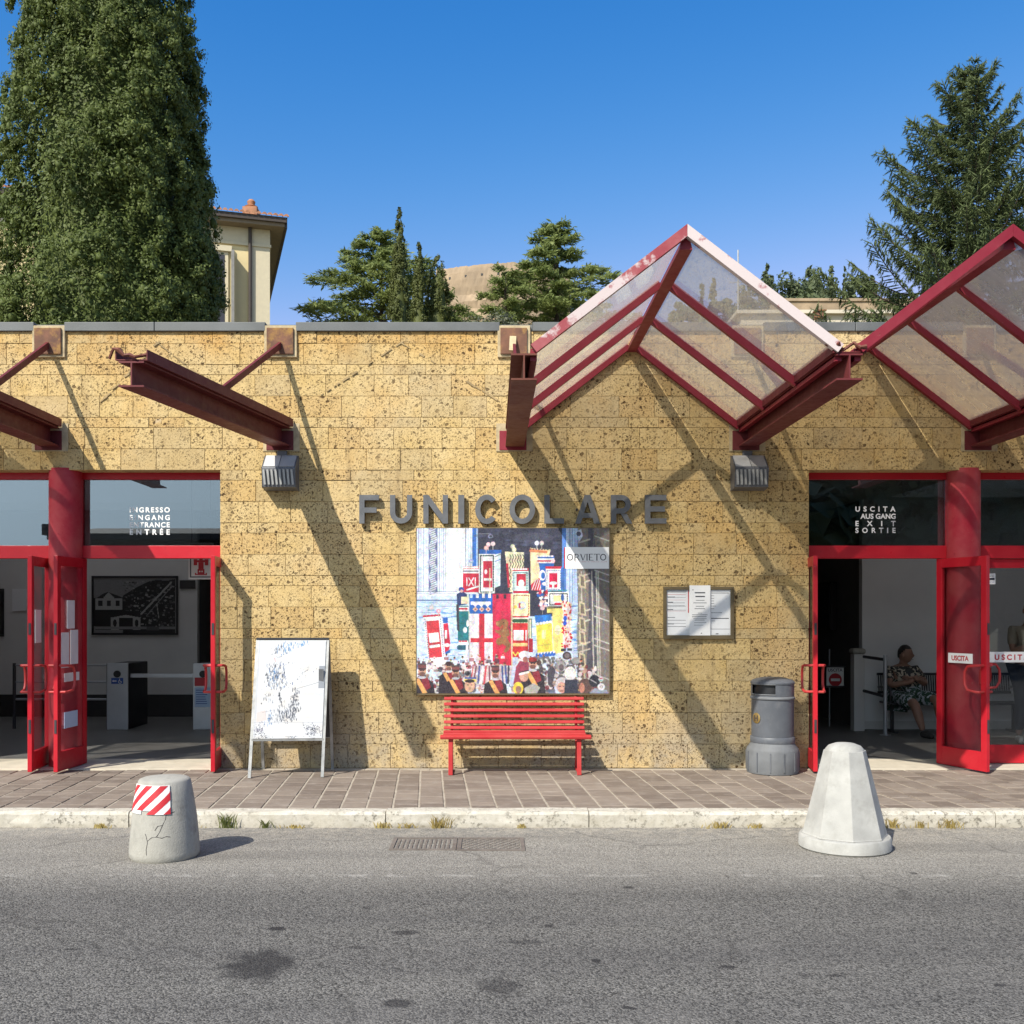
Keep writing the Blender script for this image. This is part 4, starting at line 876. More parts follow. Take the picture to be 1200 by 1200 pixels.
    def soldier(x, y, r, hat):
        c.poly([(x - 2.4 * r, 1010), (x - 2.2 * r, y + 2.3 * r), (x - .9 * r, y + 1.3 * r), (x + .9 * r, y + 1.3 * r), (x + 2.2 * r, y + 2.3 * r), (x + 2.5 * r, 1010)], (44, 36, 46))
        c.poly([(x - .2 * r, y + 1.3 * r), (x + 1.2 * r, y + 1.35 * r), (x + 1.7 * r, y + 3.2 * r), (x + .3 * r, y + 4 * r)], (138, 40, 54)); c.poly([(x - 1.4 * r, y + 1.6 * r), (x - .6 * r, y + 1.4 * r), (x + 1.0 * r, y + 4.2 * r), (x + .1 * r, y + 4.4 * r)], (226, 168, 100))
        c.ell(x, y, r * .78, r, (196, 146, 122)); c.ell(x, y + r * .55, r * .6, r * .42, (120, 84, 74)); c.ell(x, y - r * .62, r * .82, r * .55, (60, 40, 44)); c.ell(x, y + r * 1.25, r * .8, r * .25, (200, 200, 206))
        c.rect(x - .45 * r, y - .18 * r, x - .12 * r, y + .02 * r, (60, 40, 40)); c.rect(x + .12 * r, y - .18 * r, x + .45 * r, y + .02 * r, (60, 40, 40))
        if hat: c.rect(x - .8 * r, y - 1.5 * r, x + .8 * r, y - .6 * r, (120, 70, 70)); c.dash(x - .8 * r, y - 1.35 * r, x + .8 * r, y - 1.35 * r, 4, r * .35, (70, 60, 66), .5)
    soldier(66, 880, 30, True); soldier(222, 852, 25, False); soldier(262, 888, 28, True); soldier(496, 892, 29, True)
    c.poly([(600, 880), (640, 820), (690, 830), (700, 930), (600, 960)], (150, 60, 84)); c.ell(668, 786, 34, 24, (226, 228, 232)); c.ell(672, 812, 15, 16, (170, 110, 100)); c.line(610, 830, 590, 960, 22, (190, 200, 222))
    soldier(716, 838, 30, False); c.ell(716, 812, 25, 14, (150, 44, 44)); c.ell(752, 830, 14, 18, (80, 56, 52))
    c.ell(345, 968, 30, 36, (212, 170, 140)); c.poly([(310, 940), (316, 920), (380, 924), (386, 944)], (232, 206, 96)); c.rect(316, 916, 384, 926, (40, 80, 160)); c.ell(345, 938, 30, 10, (40, 32, 34)); c.rect(330, 958, 340, 964, DK); c.rect(352, 958, 362, 964, DK); c.ell(346, 984, 5, 10, (180, 130, 108))
    c.ell(664, 912, 26, 30, (206, 160, 136)); c.line(640, 898, 690, 886, 12, (236, 234, 236)); c.line(640, 888, 690, 876, 6, (44, 44, 60)); c.ell(630, 980, 30, 36, (226, 200, 70)); c.ell(632, 988, 17, 22, (150, 110, 96)); c.poly([(665, 980), (720, 950), (760, 975), (740, 1010), (670, 1010)], (170, 168, 158))
    c.ell(888, 960, 40, 44, (206, 204, 206)); c.ell(886, 976, 27, 32, (206, 160, 142)); c.rect(870, 968, 880, 973, DK); c.rect(892, 968, 902, 973, DK); c.ell(886, 996, 12, 4, (150, 90, 84))
    c.ell(936, 894, 34, 40, (232, 230, 228)); c.poly([(905, 930), (975, 930), (985, 1010), (900, 1010)], (44, 48, 66)); c.ell(880, 852, 26, 30, (150, 146, 146)); c.ell(884, 858, 14, 20, (96, 88, 90))
    c.ell(1024, 968, 42, 44, (96, 72, 66)); c.ell(1004, 978, 16, 30, (190, 130, 110)); c.poly([(1050, 1010), (1080, 980), (1150, 990), (1160, 1010)], (150, 156, 176)); c.ell(1078, 938, 32, 36, (38, 40, 52)); c.line(1055, 930, 1090, 950, 4, (200, 200, 205))
    c.ell(916, 790, 26, 24, (70, 62, 66)); c.ell(916, 790, 15, 14, (110, 100, 102)); c.rect(880, 748, 910, 766, (50, 50, 56)); c.rect(918, 746, 946, 762, (50, 50, 56)); c.ell(968, 820, 24, 20, (150, 148, 144)); c.poly([(800, 880), (830, 846), (850, 880), (830, 960), (806, 960)], (70, 66, 78))
    c.ell(1118, 972, 21, 21, (240, 240, 240)); c.ell(1118, 972, 9, 9, (150, 150, 155)); c.ell(1118, 972, 5, 5, (240, 240, 240)); c.ell(1116, 928, 14, 14, (226, 226, 226)); c.rect(1106, 920, 1126, 926, (190, 60, 60)); c.rect(1106, 932, 1126, 937, (60, 150, 170))
    c.a = c.a.reshape(282, 2, 330, 2, 3).mean((1, 3)); c.X = c.X[::2, ::2]; c.Y = c.Y[::2, ::2]; c.nx, c.ny = 330, 282
    c.a = c.a * (1 + .13 * np.sin(c.X / 9.0 + c.Y / 70.0) * (c.Y < 840) * (c.X < 960) * (c.X > 270))[..., None]
    rg = np.random.default_rng(9)
    for k, am in ((6, .10), (22, .16), (70, .20)):          # photographic mottling, coarse to fine
        n_ = rg.random((k, k)); yi = np.linspace(0, k - 1.001, c.ny); xi = np.linspace(0, k - 1.001, c.nx); y0 = yi.astype(int); x0 = xi.astype(int); fy = (yi - y0)[:, None]; fx = (xi - x0)[None]
        f_ = n_[y0][:, x0] * (1 - fy) * (1 - fx) + n_[y0 + 1][:, x0] * fy * (1 - fx) + n_[y0][:, x0 + 1] * (1 - fy) * fx + n_[y0 + 1][:, x0 + 1] * fy * fx
        c.a *= (1 + am * 2 * (f_ - .5))[..., None]
    c.a *= 1 + .34 * (rg.random((141, 165, 3)).repeat(2, 0).repeat(2, 1) - .5)
    c.a *= .79
    return c.grain(.30, 5)

pt = thing('festival_poster', 'large colour poster of a banner procession with a white ORVIETO panel above the red bench', 'poster', (.22, 0, .8))
px0, px1, pz0, pz1 = (488.5 - CX) * 10.94 / F, (714 - CX) * 10.94 / F, EYE - (812.5 - CY) * 10.94 / F, EYE - (619 - CY) * 10.94 / F
MB().box(px0 - .012, px1 + .012, -.058, -.012, pz0 - .02, pz1 + .008).build('backing', M['bronze'], pt, bevel=.003)
paint_poster().build('printed_sheet', M['print'], pt, px0, px1, pz0, pz1, -.0595)
u = lambda X: px0 + (X - 40) / 1122 * (px1 - px0); w_ = lambda Y: pz1 - (Y - 48) / 962 * (pz1 - pz0)
tp = MB().box(u(905), u(1160), -.0635, -.0605, w_(284), w_(158)).build('title_panel', M['white'], pt)
MB().box(u(905) - .012, u(905) - .001, -.0632, -.0606, w_(282), w_(160)).build('title_edge', M['red_ink'], tp)
def serif_word(parent):
    mb = MB(); H = (w_(198) - w_(236)); s, th = .010, .0045
    xs = (915, 957, 991, 1026, 1042, 1073, 1108); ws = (36, 32, 34, 12, 28, 33, 36); z = w_(236)
    for ch, a, ww in zip('ORVIETO', xs, ws):
        x = u(a); w = ww / 1122 * (px1 - px0); q = []
        bx = lambda a0, a1, b0, b1: [Vector((a0, b0)), Vector((a1, b0)), Vector((a1, b1)), Vector((a0, b1))]
        sf = lambda cx, zz: bx(cx - .009, cx + .009, zz, zz + .0035)
        if ch == 'O': q = ribbon([(w / 2 + (w / 2 - .005) * math.cos(t), H / 2 + (H / 2 - .004) * math.sin(t)) for t in np.linspace(0, 2 * PI, 25)[:-1]], .0085, True)
        if ch == 'I': q = [bx(w / 2 - s / 2, w / 2 + s / 2, .0036, H - .0036), sf(w / 2, 0), sf(w / 2, H - .0035)]
        if ch == 'T': q = [bx(w / 2 - s / 2, w / 2 + s / 2, .0036, H - th), bx(0, w, H - th + .0001, H), sf(w / 2, 0), bx(0, .003, H - .014, H - th), bx(w - .003, w, H - .014, H - th)]
        if ch == 'E': q = [bx(.003, .003 + s, th, H - th), bx(0, w * .9, H - th + .0001, H), bx(0, w, 0, th - .0001), bx(.0031 + s, w * .75, H * .5 - .002, H * .5 + .002)]
        if ch == 'V': q = [[Vector(t) for t in ((.002, H), (.013, H), (w / 2 + .002, .008), (w / 2, 0), (w / 2 - .003, 0))], [Vector(t) for t in ((w - .008, H), (w - .002, H), (w / 2 + .004, 0), (w / 2 + .0005, 0), (w / 2 + .0025, .008))]]
        if ch == 'R': q = [bx(.003, .003 + s, .0036, H), sf(.003 + s / 2, 0)] + ribbon([(.0031 + s, H - .003), (w * .55, H - .003), (w * .72, H - .010), (w * .76, H * .74), (w * .72, H * .56), (w * .55, H * .5), (.0031 + s, H * .5)], .0065) + [[Vector(t) for t in ((w * .5, H * .5 - .004), (w * .86, 0), (w, 0), (w * .66, H * .5 - .004))]]
        solid(mb, q, x, z, -.0652, -.0636)
    return mb.build('lettering', M['ink'], parent)
serif_word(tp)
text_obj('PROSSIMA FERMATA UMBRIA SLOW TRAVEL'[:28], M['red_ink'], tp, u(1030), w_(246), -.0642, u(1148) - u(915), .009, bold=.004)

# ------------------------------------------------------------------ red slatted bench
bn = thing('slatted_bench', 'red painted slatted bench against the wall under the poster', 'bench', (.24, -.3, 0))
bx0, bx1 = -.505, .985
prof = [(-.075, .752), (-.098, .695), (-.108, .632), (-.118, .569), (-.132, .508), (-.160, .450)]      # back slats (y, z)
for i, (y, z) in enumerate(prof):
    MB().bar((bx0, y, z), (bx1, y, z), .033, .026, (0, -1, .25)).build('back_slat', M['bench_red'], bn, bevel=.006)
for i, (y, z) in enumerate(((-.215, .415), (-.285, .398), (-.355, .392), (-.425, .396))):
    MB().bar((bx0, y, z), (bx1, y, z), .058, .026, (0, 0, 1)).build('seat_slat', M['bench_red'], bn, bevel=.006)
MB().bar((bx0 - .022, -.492, .392), (bx1 + .04, -.492, .392), .062, .032, (0, -.3, 1)).build('seat_slat', M['bench_red'], bn, bevel=.008)
for x in (-.42, .90):
    side = MB()
    side.bar((x, -.475, .372), (x, -.495, .0), .045, .022, (0, 1, 0)); side.build('leg', M['bench_red'], bn, bevel=.004)
    MB().tube([(x, -.040, .77), (x, -.078, .63), (x, -.095, .50), (x, -.13, .40), (x, -.20, .22), (x, -.10, .012)], .017, 6).build('leg', M['bench_red'], bn)
    MB().bar((x, -.14, .363), (x, -.50, .363), .030, .020).build('side_rail', M['bench_red'], bn)
    MB().bar((x, -.13, .02), (x, -.49, .02), .030, .018).build('foot_rail', M['bench_red'], bn)
# ------------------------------------------------------------------ notice board with three sheets
nb = thing('notice_board', 'flat bronze framed notice board with timetable sheets, right of the poster', 'notice board', (2.2, 0, 1.4))
d = 10.96; q = lambda px: (px - CX) * d / F; zz = lambda py: EYE - (py - CY) * d / F
for a in ((777.5, 860, 687.5, 691), (777.5, 860, 744.5, 749)): MB().box(q(a[0]), q(a[1]), -.05, -.012, zz(a[3]), zz(a[2])).build('frame_rail', M['bronze'], nb, bevel=.003)
for a in ((777.5, 781.2), (856.3, 860)): MB().box(q(a[0]), q(a[1]), -.0495, -.0125, zz(744.4), zz(691.1)).build('frame_rail', M['bronze'], nb, bevel=.003)
MB().box(q(781.3), q(856.2), -.028, -.014, zz(744.4), zz(691.1)).build('back_panel', M['paper'], nb)
def sheet_lines(parent, x0, x1, rows, y):
    mb, mr = MB(), MB()
    for (py, f0, f1, hh, red) in rows:
        X0, X1_ = x0 + (x1 - x0) * f0, x0 + (x1 - x0) * f1; (mr if red else mb).box(X0, X1_, y - .0006, y, zz(py + hh), zz(py))
    if mb.v: mb.build('print', M['ink'], parent)
    if mr.v: mr.build('print', M['red_ink'], parent)
for (a, e, t, bt, mt, rows, y) in (
    (782, 805, 691.6, 744, 'paper', [(692.2, 0, 1, .7, 0), (693.6, .02, .95, .5, 0), (696.5, .02, .95, .3, 1), (699.2, .02, .4, .6, 0), (700, .02, .95, .25, 0), (703, .02, .95, .2, 1), (705.3, .02, .3, .7, 0), (706.3, .05, .9, .35, 0), (709.5, .02, .9, .3, 0), (710.5, .02, .95, .25, 0), (714, .02, .3, .6, 0), (714.8, .02, .95, .3, 0), (716, .02, .95, .2, 1), (723.2, .02, .4, .6, 0), (726.6, .02, .95, .4, 0), (730.5, .02, .95, .25, 0), (731, .02, .35, .5, 0), (734, .02, .95, .45, 0)], -.030),
    (806.5, 807.5, 691.6, 718, 'red_ink', [], -.0295),
    (832.5, 855.6, 691.6, 744, 'paper', [(694.6, .05, .95, .6, 0), (698, .05, .2, .4, 0), (701, .05, .2, .4, 0), (704, .05, .2, .4, 0), (707, .05, .2, .4, 0), (710, .05, .3, .4, 0), (713, .05, .2, .4, 0), (717.8, .05, .6, .5, 0), (724.2, .05, .95, .9, 0), (727.5, .05, .25, .4, 0), (737, 0, 1, .4, 0), (742.3, .28, .42, 1, 0), (742.8, .9, .97, .4, 0)], -.030),
    (807.8, 832.2, 686, 744.6, 'white', [(691, .12, .2, .6, 0), (694.0, .25, .75, 1.3, 0), (698.4, .28, .74, 1.3, 0), (703.2, .3, .72, .55, 0), (706.2, .18, .82, .6, 0), (710.2, .3, .7, .55, 0), (713, .24, .74, .6, 0), (718.2, .4, .6, .5, 0), (720.2, .12, .86, .6, 0), (722.4, .12, .82, .6, 0), (724.8, .18, .82, .45, 0), (726.4, .24, .72, .5, 0), (729.4, .22, .8, .35, 0), (732.4, .22, .66, .35, 0), (741.6, .54, .6, .8, 0)], -.0515)):
    sh = MB().box(q(a), q(e), y, y + .0012, zz(bt), zz(t)).build('sheet', M[mt], nb); sheet_lines(sh, q(a), q(e), rows, y - .0002)
# ------------------------------------------------------------------ sandwich board
def mat_torn():
    t = NT('torn_poster'); p = t.pos(); mp = t.n('Mapping'); mp.inputs['Scale'].default_value = (26, 4, 6.5); t.l(p, mp.inputs['Vector'])
    n1 = t.noise(mp.outputs[0], 1.6, 9, 0.75, 0.6); n2 = t.noise(p, 3.4, 3); n3 = t.noise(p, 34, 4, 0.7); xz = t.n('SeparateXYZ'); t.l(p, xz.inputs[0])
    zone = t.ramp(n2, 0.42, 0.54); dz = t.math('ABSOLUTE', t.math('SUBTRACT', xz.outputs[0], -2.10)); zone = t.math('MULTIPLY', zone, t.ramp(dz, 0.40, 0.16))
    mk = t.math('MULTIPLY', t.ramp(n1, 0.49, 0.51), zone)
    foot = t.math('MULTIPLY', t.ramp(xz.outputs[2], 0.52, 0.44), t.ramp(n3, 0.46, 0.56)); sk = t.math('MULTIPLY', t.ramp(n3, 0.62, 0.66), t.ramp(n2, 0.4, 0.55))
    c = t.mix(t.math('MULTIPLY', mk, 0.85), t.mix(t.ramp(t.noise(p, 5, 6, 0.7), 0.45, 0.65), (0.70, 0.71, 0.72), (0.52, 0.51, 0.50)), t.mix(t.ramp(xz.outputs[2], 0.9, 1.25), (0.045, 0.05, 0.075), (0.06, 0.20, 0.42)))
    c = t.mix(t.math('MULTIPLY', foot, 0.7), c, (0.07, 0.065, 0.10)); c = t.mix(t.math('MULTIPLY', sk, 0.6), c, (0.2, 0.2, 0.22))
    t.principled(c, 0.6, 0, t.bump(n1, 0.15, 0.004), 0.3); return t.m
M['torn'] = mat_torn()
def paint_torn():
    "a poster torn down to its paper: white scraps, rain-streaked blue and black remains"
    c = Canvas(110, 690, 65, 845, 232, 312, (236, 238, 240)); g = random.Random(12); K, BL, GR = (40, 44, 58), (92, 150, 205), (150, 158, 172)
    for _ in range(90): c.ell(g.uniform(110, 690), g.uniform(65, 845), g.uniform(10, 70), g.uniform(6, 40), g.choice([(226, 228, 232), (244, 244, 244), (232, 228, 222), (238, 232, 224)]), .6)
    def flakes(x0, x1, y0, y1, n, cols, lw=(2, 5), ln=(6, 40), keep=None):
        for _ in range(n):
            x, y = g.gauss((x0 + x1) / 2, (x1 - x0) / 3.4), g.gauss((y0 + y1) / 2, (y1 - y0) / 3.4)
            if not (x0 - 20 < x < x1 + 20 and y0 - 15 < y < y1 + 15): continue
            k = g.uniform(*ln); w = g.uniform(*lw); pts = [(x - w, y), (x + g.uniform(-w, w), y - k * .5), (x + w, y - k * .1), (x + w * g.uniform(.2, 1.2), y + k * .5), (x - w * .5, y + k * .35)]
            c.poly(pts, g.choice(cols), g.uniform(.6, 1))
    flakes(240, 350, 90, 205, 60, [GR, BL, (120, 140, 170), K]); flakes(330, 420, 70, 180, 40, [BL, (150, 190, 225), GR]); flakes(430, 530, 75, 115, 26, [(70, 160, 220), BL])
    flakes(190, 330, 250, 450, 190, [K, (70, 80, 104), (110, 130, 165), BL, GR]); flakes(290, 420, 240, 440, 110, [(100, 120, 160), K, GR]); flakes(430, 600, 250, 440, 24, [K, GR], (2, 5), (4, 16)); flakes(150, 260, 490, 560, 22, [K, GR])
    flakes(300, 340, 460, 590, 40, [K, (60, 64, 80)]); flakes(400, 480, 460, 710, 150, [K, (54, 58, 74), (84, 90, 108)]); flakes(290, 430, 600, 720, 120, [K, (70, 76, 92), (110, 120, 140)]); flakes(210, 270, 640, 740, 40, [GR, BL, (90, 110, 140)])
    c.poly([(350, 270), (390, 248), (440, 262), (446, 330), (420, 400), (384, 398), (350, 340)], (244, 245, 246)); c.poly([(318, 470), (350, 446), (402, 452), (412, 500), (392, 540), (340, 538), (320, 510)], (244, 245, 246)); c.poly([(250, 232), (420, 140), (520, 100), (600, 110), (660, 200), (440, 240)], (242, 243, 245), .9)
    c.poly([(130, 640), (200, 620), (215, 700), (130, 720)], (232, 214, 206), .7); c.line(175, 640, 262, 622, 3, (170, 160, 160)); c.line(460, 452, 640, 402, 3, (120, 124, 134)); c.line(545, 300, 510, 322, 4, (110, 114, 124)); c.line(150, 456, 300, 452, 2, (180, 182, 188))
    c.rect(110, 716, 690, 722, (206, 208, 214), .7); flakes(110, 210, 725, 835, 110, [(120, 116, 136), K, GR, (150, 140, 160)], (2, 6), (4, 18)); flakes(530, 680, 725, 835, 170, [(130, 128, 148), (90, 90, 108), GR, K], (2, 6), (4, 18)); flakes(380, 480, 818, 845, 40, [K, GR], (2, 6), (3, 10)); flakes(120, 260, 820, 845, 50, [K, GR], (2, 6), (3, 10))
    c.poly([(200, 800), (240, 735), (500, 728), (560, 800), (520, 826), (240, 822)], (240, 240, 242), .95); c.line(254, 205, 262, 236, 4, (200, 80, 80)); c.rect(640, 270, 690, 450, (150, 156, 166), .9); c.rect(112, 65, 126, 845, (170, 176, 184), .35)
    c.a *= .66
    return c.grain(.12, 6)
sb = thing('sandwich_board', 'steel A-frame board with a torn washed-out white poster, left of the bench', 'sign board', (-2.07, -.35, 0))
TZ = 1.385
fl, fr, bl_, br_ = Vector((-2.44, -.68, 0)), Vector((-1.715, -.62, 0)), Vector((-2.44, -.05, 0)), Vector((-1.70, -.05, 0))
tl, tr_ = Vector((-2.425, -.375, TZ)), Vector((-1.70, -.355, TZ))
at_ = lambda a, b, f: a + (b - a) * f
MB().bar(fl, tl, .022, .03, (1, 0, 0)).build('leg', M['galv'], sb); MB().bar(fr, tr_, .022, .03, (1, 0, 0)).build('leg', M['galv'], sb)
MB().bar(bl_, tl + Vector((0, .035, 0)), .022, .03, (1, 0, 0)).build('leg', M['galv'], sb); MB().bar(br_, tr_ + Vector((0, .035, 0)), .022, .03, (1, 0, 0)).build('leg', M['galv'], sb)
MB().bar(tl + Vector((-.012, 0, .012)), tr_ + Vector((.012, 0, .012)), .03, .022).build('top_rail', M['dark_steel'], sb)
a, c = at_(fl, tl, .27), at_(fr, tr_, .27); MB().bar(a, c, .026, .022).build('cross_rail', M['galv'], sb)
for (A, B, C, Dd, nm, mt, off) in ((at_(fl, tl, .285), at_(fr, tr_, .285), tl, tr_, 'poster_panel', 'torn', Vector((0, -.012, -.004))), (at_(bl_, tl, .25), at_(br_, tr_, .25), tl + Vector((0, .03, 0)), tr_ + Vector((0, .03, 0)), 'back_panel', 'dark_steel', Vector((0, .012, 0)))):
    xi = Vector((.016, 0, 0)); pts = [A + xi + off, B - xi + off, Dd - xi + off, C + xi + off]; bk = [p + Vector((0, .008, 0)) for p in pts]
    pb_ = MB().add(pts + bk, [(0, 1, 2, 3), (7, 6, 5, 4), (0, 4, 5, 1), (1, 5, 6, 2), (2, 6, 7, 3), (3, 7, 4, 0)]).build(nm, M['paper'] if mt == 'torn' else M[mt], sb)
    if mt == 'torn':
        cv_ = paint_torn(); o_ = cv_.build('torn_poster', M['print'], sb, 0, 1, 0, 1, 0); n_ = len(o_.data.vertices); co_ = np.empty(n_ * 3, np.float32); o_.data.vertices.foreach_get('co', co_); co_ = co_.reshape(-1, 3); q_ = [np.array(p) + np.array([0, -.009, -.002]) for p in pts]; s_ = co_[:, :1]; w2_ = co_[:, 2:3]
        nw = (q_[0] * (1 - s_) + q_[1] * s_) * (1 - w2_) + (q_[3] * (1 - s_) + q_[2] * s_) * w2_; o_.data.vertices.foreach_set('co', nw.astype(np.float32).ravel()); o_.data.update(); o_.parent = pb_; o_.matrix_parent_inverse = sb.matrix_world.inverted() @ Matrix(); o_.matrix_parent_inverse = Matrix()
MB().bar(at_(br_, tr_, .25) + Vector((0, .03, 0)), at_(bl_, tl, .25) + Vector((0, .03, 0)), .022, .022).build('cross_rail', M['galv'], sb)
tp_ = MB(); A = at_(fr, tr_, .72); tp_.box(A.x - .075, A.x - .025, A.y - .028, A.y - .024, A.z - .16, A.z + .09); tp_.build('tape_strip', M['letter'], sb)
# ------------------------------------------------------------------ litter bin
lb_ = thing('litter_bin', 'grey round litter bin with domed lid and side slot beside the exit door', 'litter bin', (2.94, -.285, 0))
bc = (2.94, -.285, 0)
MB().lathe([(.262, .004), (.268, .03), (.268, .235), (.262, .255), (.225, .305), (.222, .318)], bc, 40).build('base', M['bin_base'], lb_)
for k in range(12):
    an = k * PI / 6 + .18; MB().box(-.006, .006, -.274, -.266, .03, .225).build('base_rib', M['bin'], lb_)
    o = lb_.children[-1]; o.matrix_parent_inverse = Matrix(); o.rotation_euler = (0, 0, an)
MB().lathe([(.226, .3185), (.228, .33), (.228, .372), (.222, .38)], bc, 40).build('collar', M['bin'], lb_)
MB().lathe([(.214, .381), (.216, .40), (.216, .765), (.222, .772)], bc, 40).build('drum', M['bin'], lb_)
MB().lathe([(.228, .7725), (.230, .785), (.222, .797), (.218, .80)], bc, 40).build('rim', M['bin_base'], lb_)
lid = MB(); n = 48; prof = [(.219, .801), (.219, .824), (.219, .925), (.226, .93), (.226, .945), (.20, .97), (.12, .992), (.0015, .998)]
vs = []; fs = []
for r, z in prof:
    for k in range(n): t_ = k * 2 * PI / n; vs.append((bc[0] + r * math.cos(t_), bc[1] + r * math.sin(t_), z))
for i in range(len(prof) - 1):
    for k in range(n):
        deg = (k + .5) * 360 / n
        if i == 1 and 185 < deg < 262: continue                       # the slot
        fs.append((i * n + k, i * n + (k + 1) % n, (i + 1) * n + (k + 1) % n, (i + 1) * n + k))
lid.add(vs, fs, True); lid.build('lid', M['bin'], lb_)
MB().lathe([(.195, .802), (.195, .93)], bc, 32).build('liner', M['black'], lb_)
for z in (.822, .927):
    MB().tube([(bc[0] + .2205 * math.cos(R(g_)), bc[1] + .2205 * math.sin(R(g_)), z) for g_ in range(185, 264, 6)], .006, 6).build('slot_lip', M['bin_base'], lb_)
bd = MB(); bd.lathe([(.052, 0), (.056, .004), (.05, .008)], (0, 0, 0), 24); o = bd.build('badge', M['brass'], lb_); g_ = R(207)
o.matrix_parent_inverse = Matrix(); o.location = (.214 * math.cos(g_), .214 * math.sin(g_), .575); o.rotation_euler = (0, PI / 2, g_)
bd = MB()
for (x0, x1, z0, z1) in ((-.028, -.012, -.03, .03), (.012, .028, -.03, .03), (-.0119, .0119, -.006, .006)): bd.box(z0, z1, x0, x1, .0085, .0105)
o2 = bd.build('badge_mark', M['wood_dark'], None); o2.parent = o
# ------------------------------------------------------------------ two concrete bollards on the road
c1 = Vector((-2.41, 7.55 - D0, -.13))
b1 = thing('bollard', 'cracked short concrete bollard with a red and white striped plate', 'bollard', c1, 0, 'concrete bollards along the road edge')
mb = MB(); n = 40
prof = [(.238, .0), (.250, .02), (.251, .05), (.243, .16), (.229, .30), (.208, .44), (.186, .56), (.176, .572), (.155, .580), (.06, .586), (.002, .587)]
mb.lathe(prof, c1, n); o = mb.build('body', M['concrete'], b1)
def on_cone(px, z, out=.002, prof=prof, c=c1):
    "angle at which a pixel column meets the bollard at height z"
    for (r0, z0), (r1, z1) in zip(prof, prof[1:]):
        if z0 <= z <= z1: r = r0 + (r1 - r0) * (z - z0) / max(1e-6, z1 - z0)
    return r + out
pl = MB(); ws = []; zs_ = np.linspace(.345, .545, 9); A0, A1 = R(205), R(298)
def cone_patch(mb, z0, z1, a0f, a1f, out, nz=8, na=10, skip=None):
    vs, fs = [], []
    for i in range(nz + 1):
        z = z0 + (z1 - z0) * i / nz; r = on_cone(0, z, out)
        for k in range(na + 1):
            f = k / na; an = a0f(z) + (a1f(z) - a0f(z)) * f; vs.append((c1.x + r * math.cos(an), c1.y + r * math.sin(an), c1.z + z))
    for i in range(nz):
        for k in range(na):
            if skip and skip(i, k): continue
            j = i * (na + 1) + k; fs.append((j, j + 1, j + na + 2, j + na + 1))
    mb.add(vs, fs)
cone_patch(pl, .345, .548, lambda z: A0, lambda z: A1, .004, 8, 10, lambda i, k: i < 1 and 3 < k < 7); plate = pl.build('reflector_plate', M['white'], b1)
so_ = plate.modifiers.new('solid', 'SOLIDIFY'); so_.thickness = .003; so_.offset = 1
for k in range(5):
    st = MB(); s0 = -.5 + k * .34
    lo = lambda z, s0=s0: A0 + (A1 - A0) * min(1, max(0, s0 + (z - .345) / .203 * .62)); hi = lambda z, s0=s0: A0 + (A1 - A0) * min(1, max(0, s0 + .17 + (z - .345) / .203 * .62))
    cone_patch(st, .347 if k not in (2,) else .372, .546, lo, hi, .0085, 12, 3); st.build('stripe', M['red_ink'], plate)
ck = MB()
def crack(pts):
    ck.tube([(c1.x + on_cone(0, z, -.0015) * math.cos(R(an)), c1.y + on_cone(0, z, -.0015) * math.sin(R(an)), c1.z + z) for an, z in pts], .0032, 5, smooth=False)
crack([(258, .06), (257, .10), (259, .15), (256, .19), (254, .21)]); crack([(259, .16), (266, .185), (274, .19), (283, .18), (290, .19), (297, .185)]); crack([(274, .19), (279, .22), (284, .27), (289, .31), (291, .36), (293, .42), (291, .46)]); crack([(284, .27), (276, .265), (271, .235)]); crack([(288, .36), (298, .35), (306, .36)])
ck.build('crack', M['dado'], b1)
c2 = Vector((2.70, 7.83 - D0, -.13))
b2 = thing('bollard', 'tall pale eight-sided concrete bollard with rounded top near the exit', 'bollard', c2, 0, 'concrete bollards along the road edge')
MB().lathe([(.328, .0), (.340, .012), (.338, .088), (.330, .100), (.30, .104)], c2, 48).build('base', M['concrete_pale'], b2)
mb = MB(); mb.lathe([(.318, .1045), (.312, .115), (.156, .745)], c2, 8, False, R(37)); mb.build('body', M['concrete_pale'], b2, bevel=.003)
MB().lathe([(.143, .740), (.141, .752), (.118, .778), (.07, .796), (.002, .803)], c2, 32).build('cap', M['concrete_pale'], b2)
# ------------------------------------------------------------------ drain covers in the road
def cover(name, lab, cat, xa, xb, ya, yb, kind):
    t = thing(name, lab, cat, ((xa + xb) / 2, (ya + yb) / 2, -.13)); z = -.128
    for a in ((xa, xb, ya, ya + .03), (xa, xb, yb - .03, yb), (xa, xa + .03, ya + .031, yb - .031), (xb - .03, xb, ya + .031, yb - .031)): MB().box(*a, z - .02, z + .006).build('frame_rail', M['kerb_iron'], t)
    MB().box(xa + .031, xb - .031, ya + .031, yb - .031, z - .02, z - .003).build('bed', M['kerb_iron'], t)
    nx = 12; w = (xb - xa - .08) / nx
    if kind == 'bars':
        for i in range(nx):
            for y0, y1 in ((ya + .05, (ya + yb) / 2 - .012), ((ya + yb) / 2 + .012, yb - .05)):
                MB().box(xa + .04 + i * w + .006, xa + .04 + (i + 1) * w - .012, y0, y1, z - .0028, z + .004).build('grate_bar', M['kerb_iron'], t)
    else:
        mb = MB()
        for i in range(15):
            for j in range(9):
                x = xa + .05 + i * (xb - xa - .1) / 14; y = ya + .05 + j * (yb - ya - .1) / 8; mb.bar((x - .012, y - (.008 if (i + j) % 2 else -.008), z), (x + .012, y + (.008 if (i + j) % 2 else -.008), z), .008, .005)
        tag(mb.build('chequer_stud', M['kerb_iron'], t), kind='stuff')
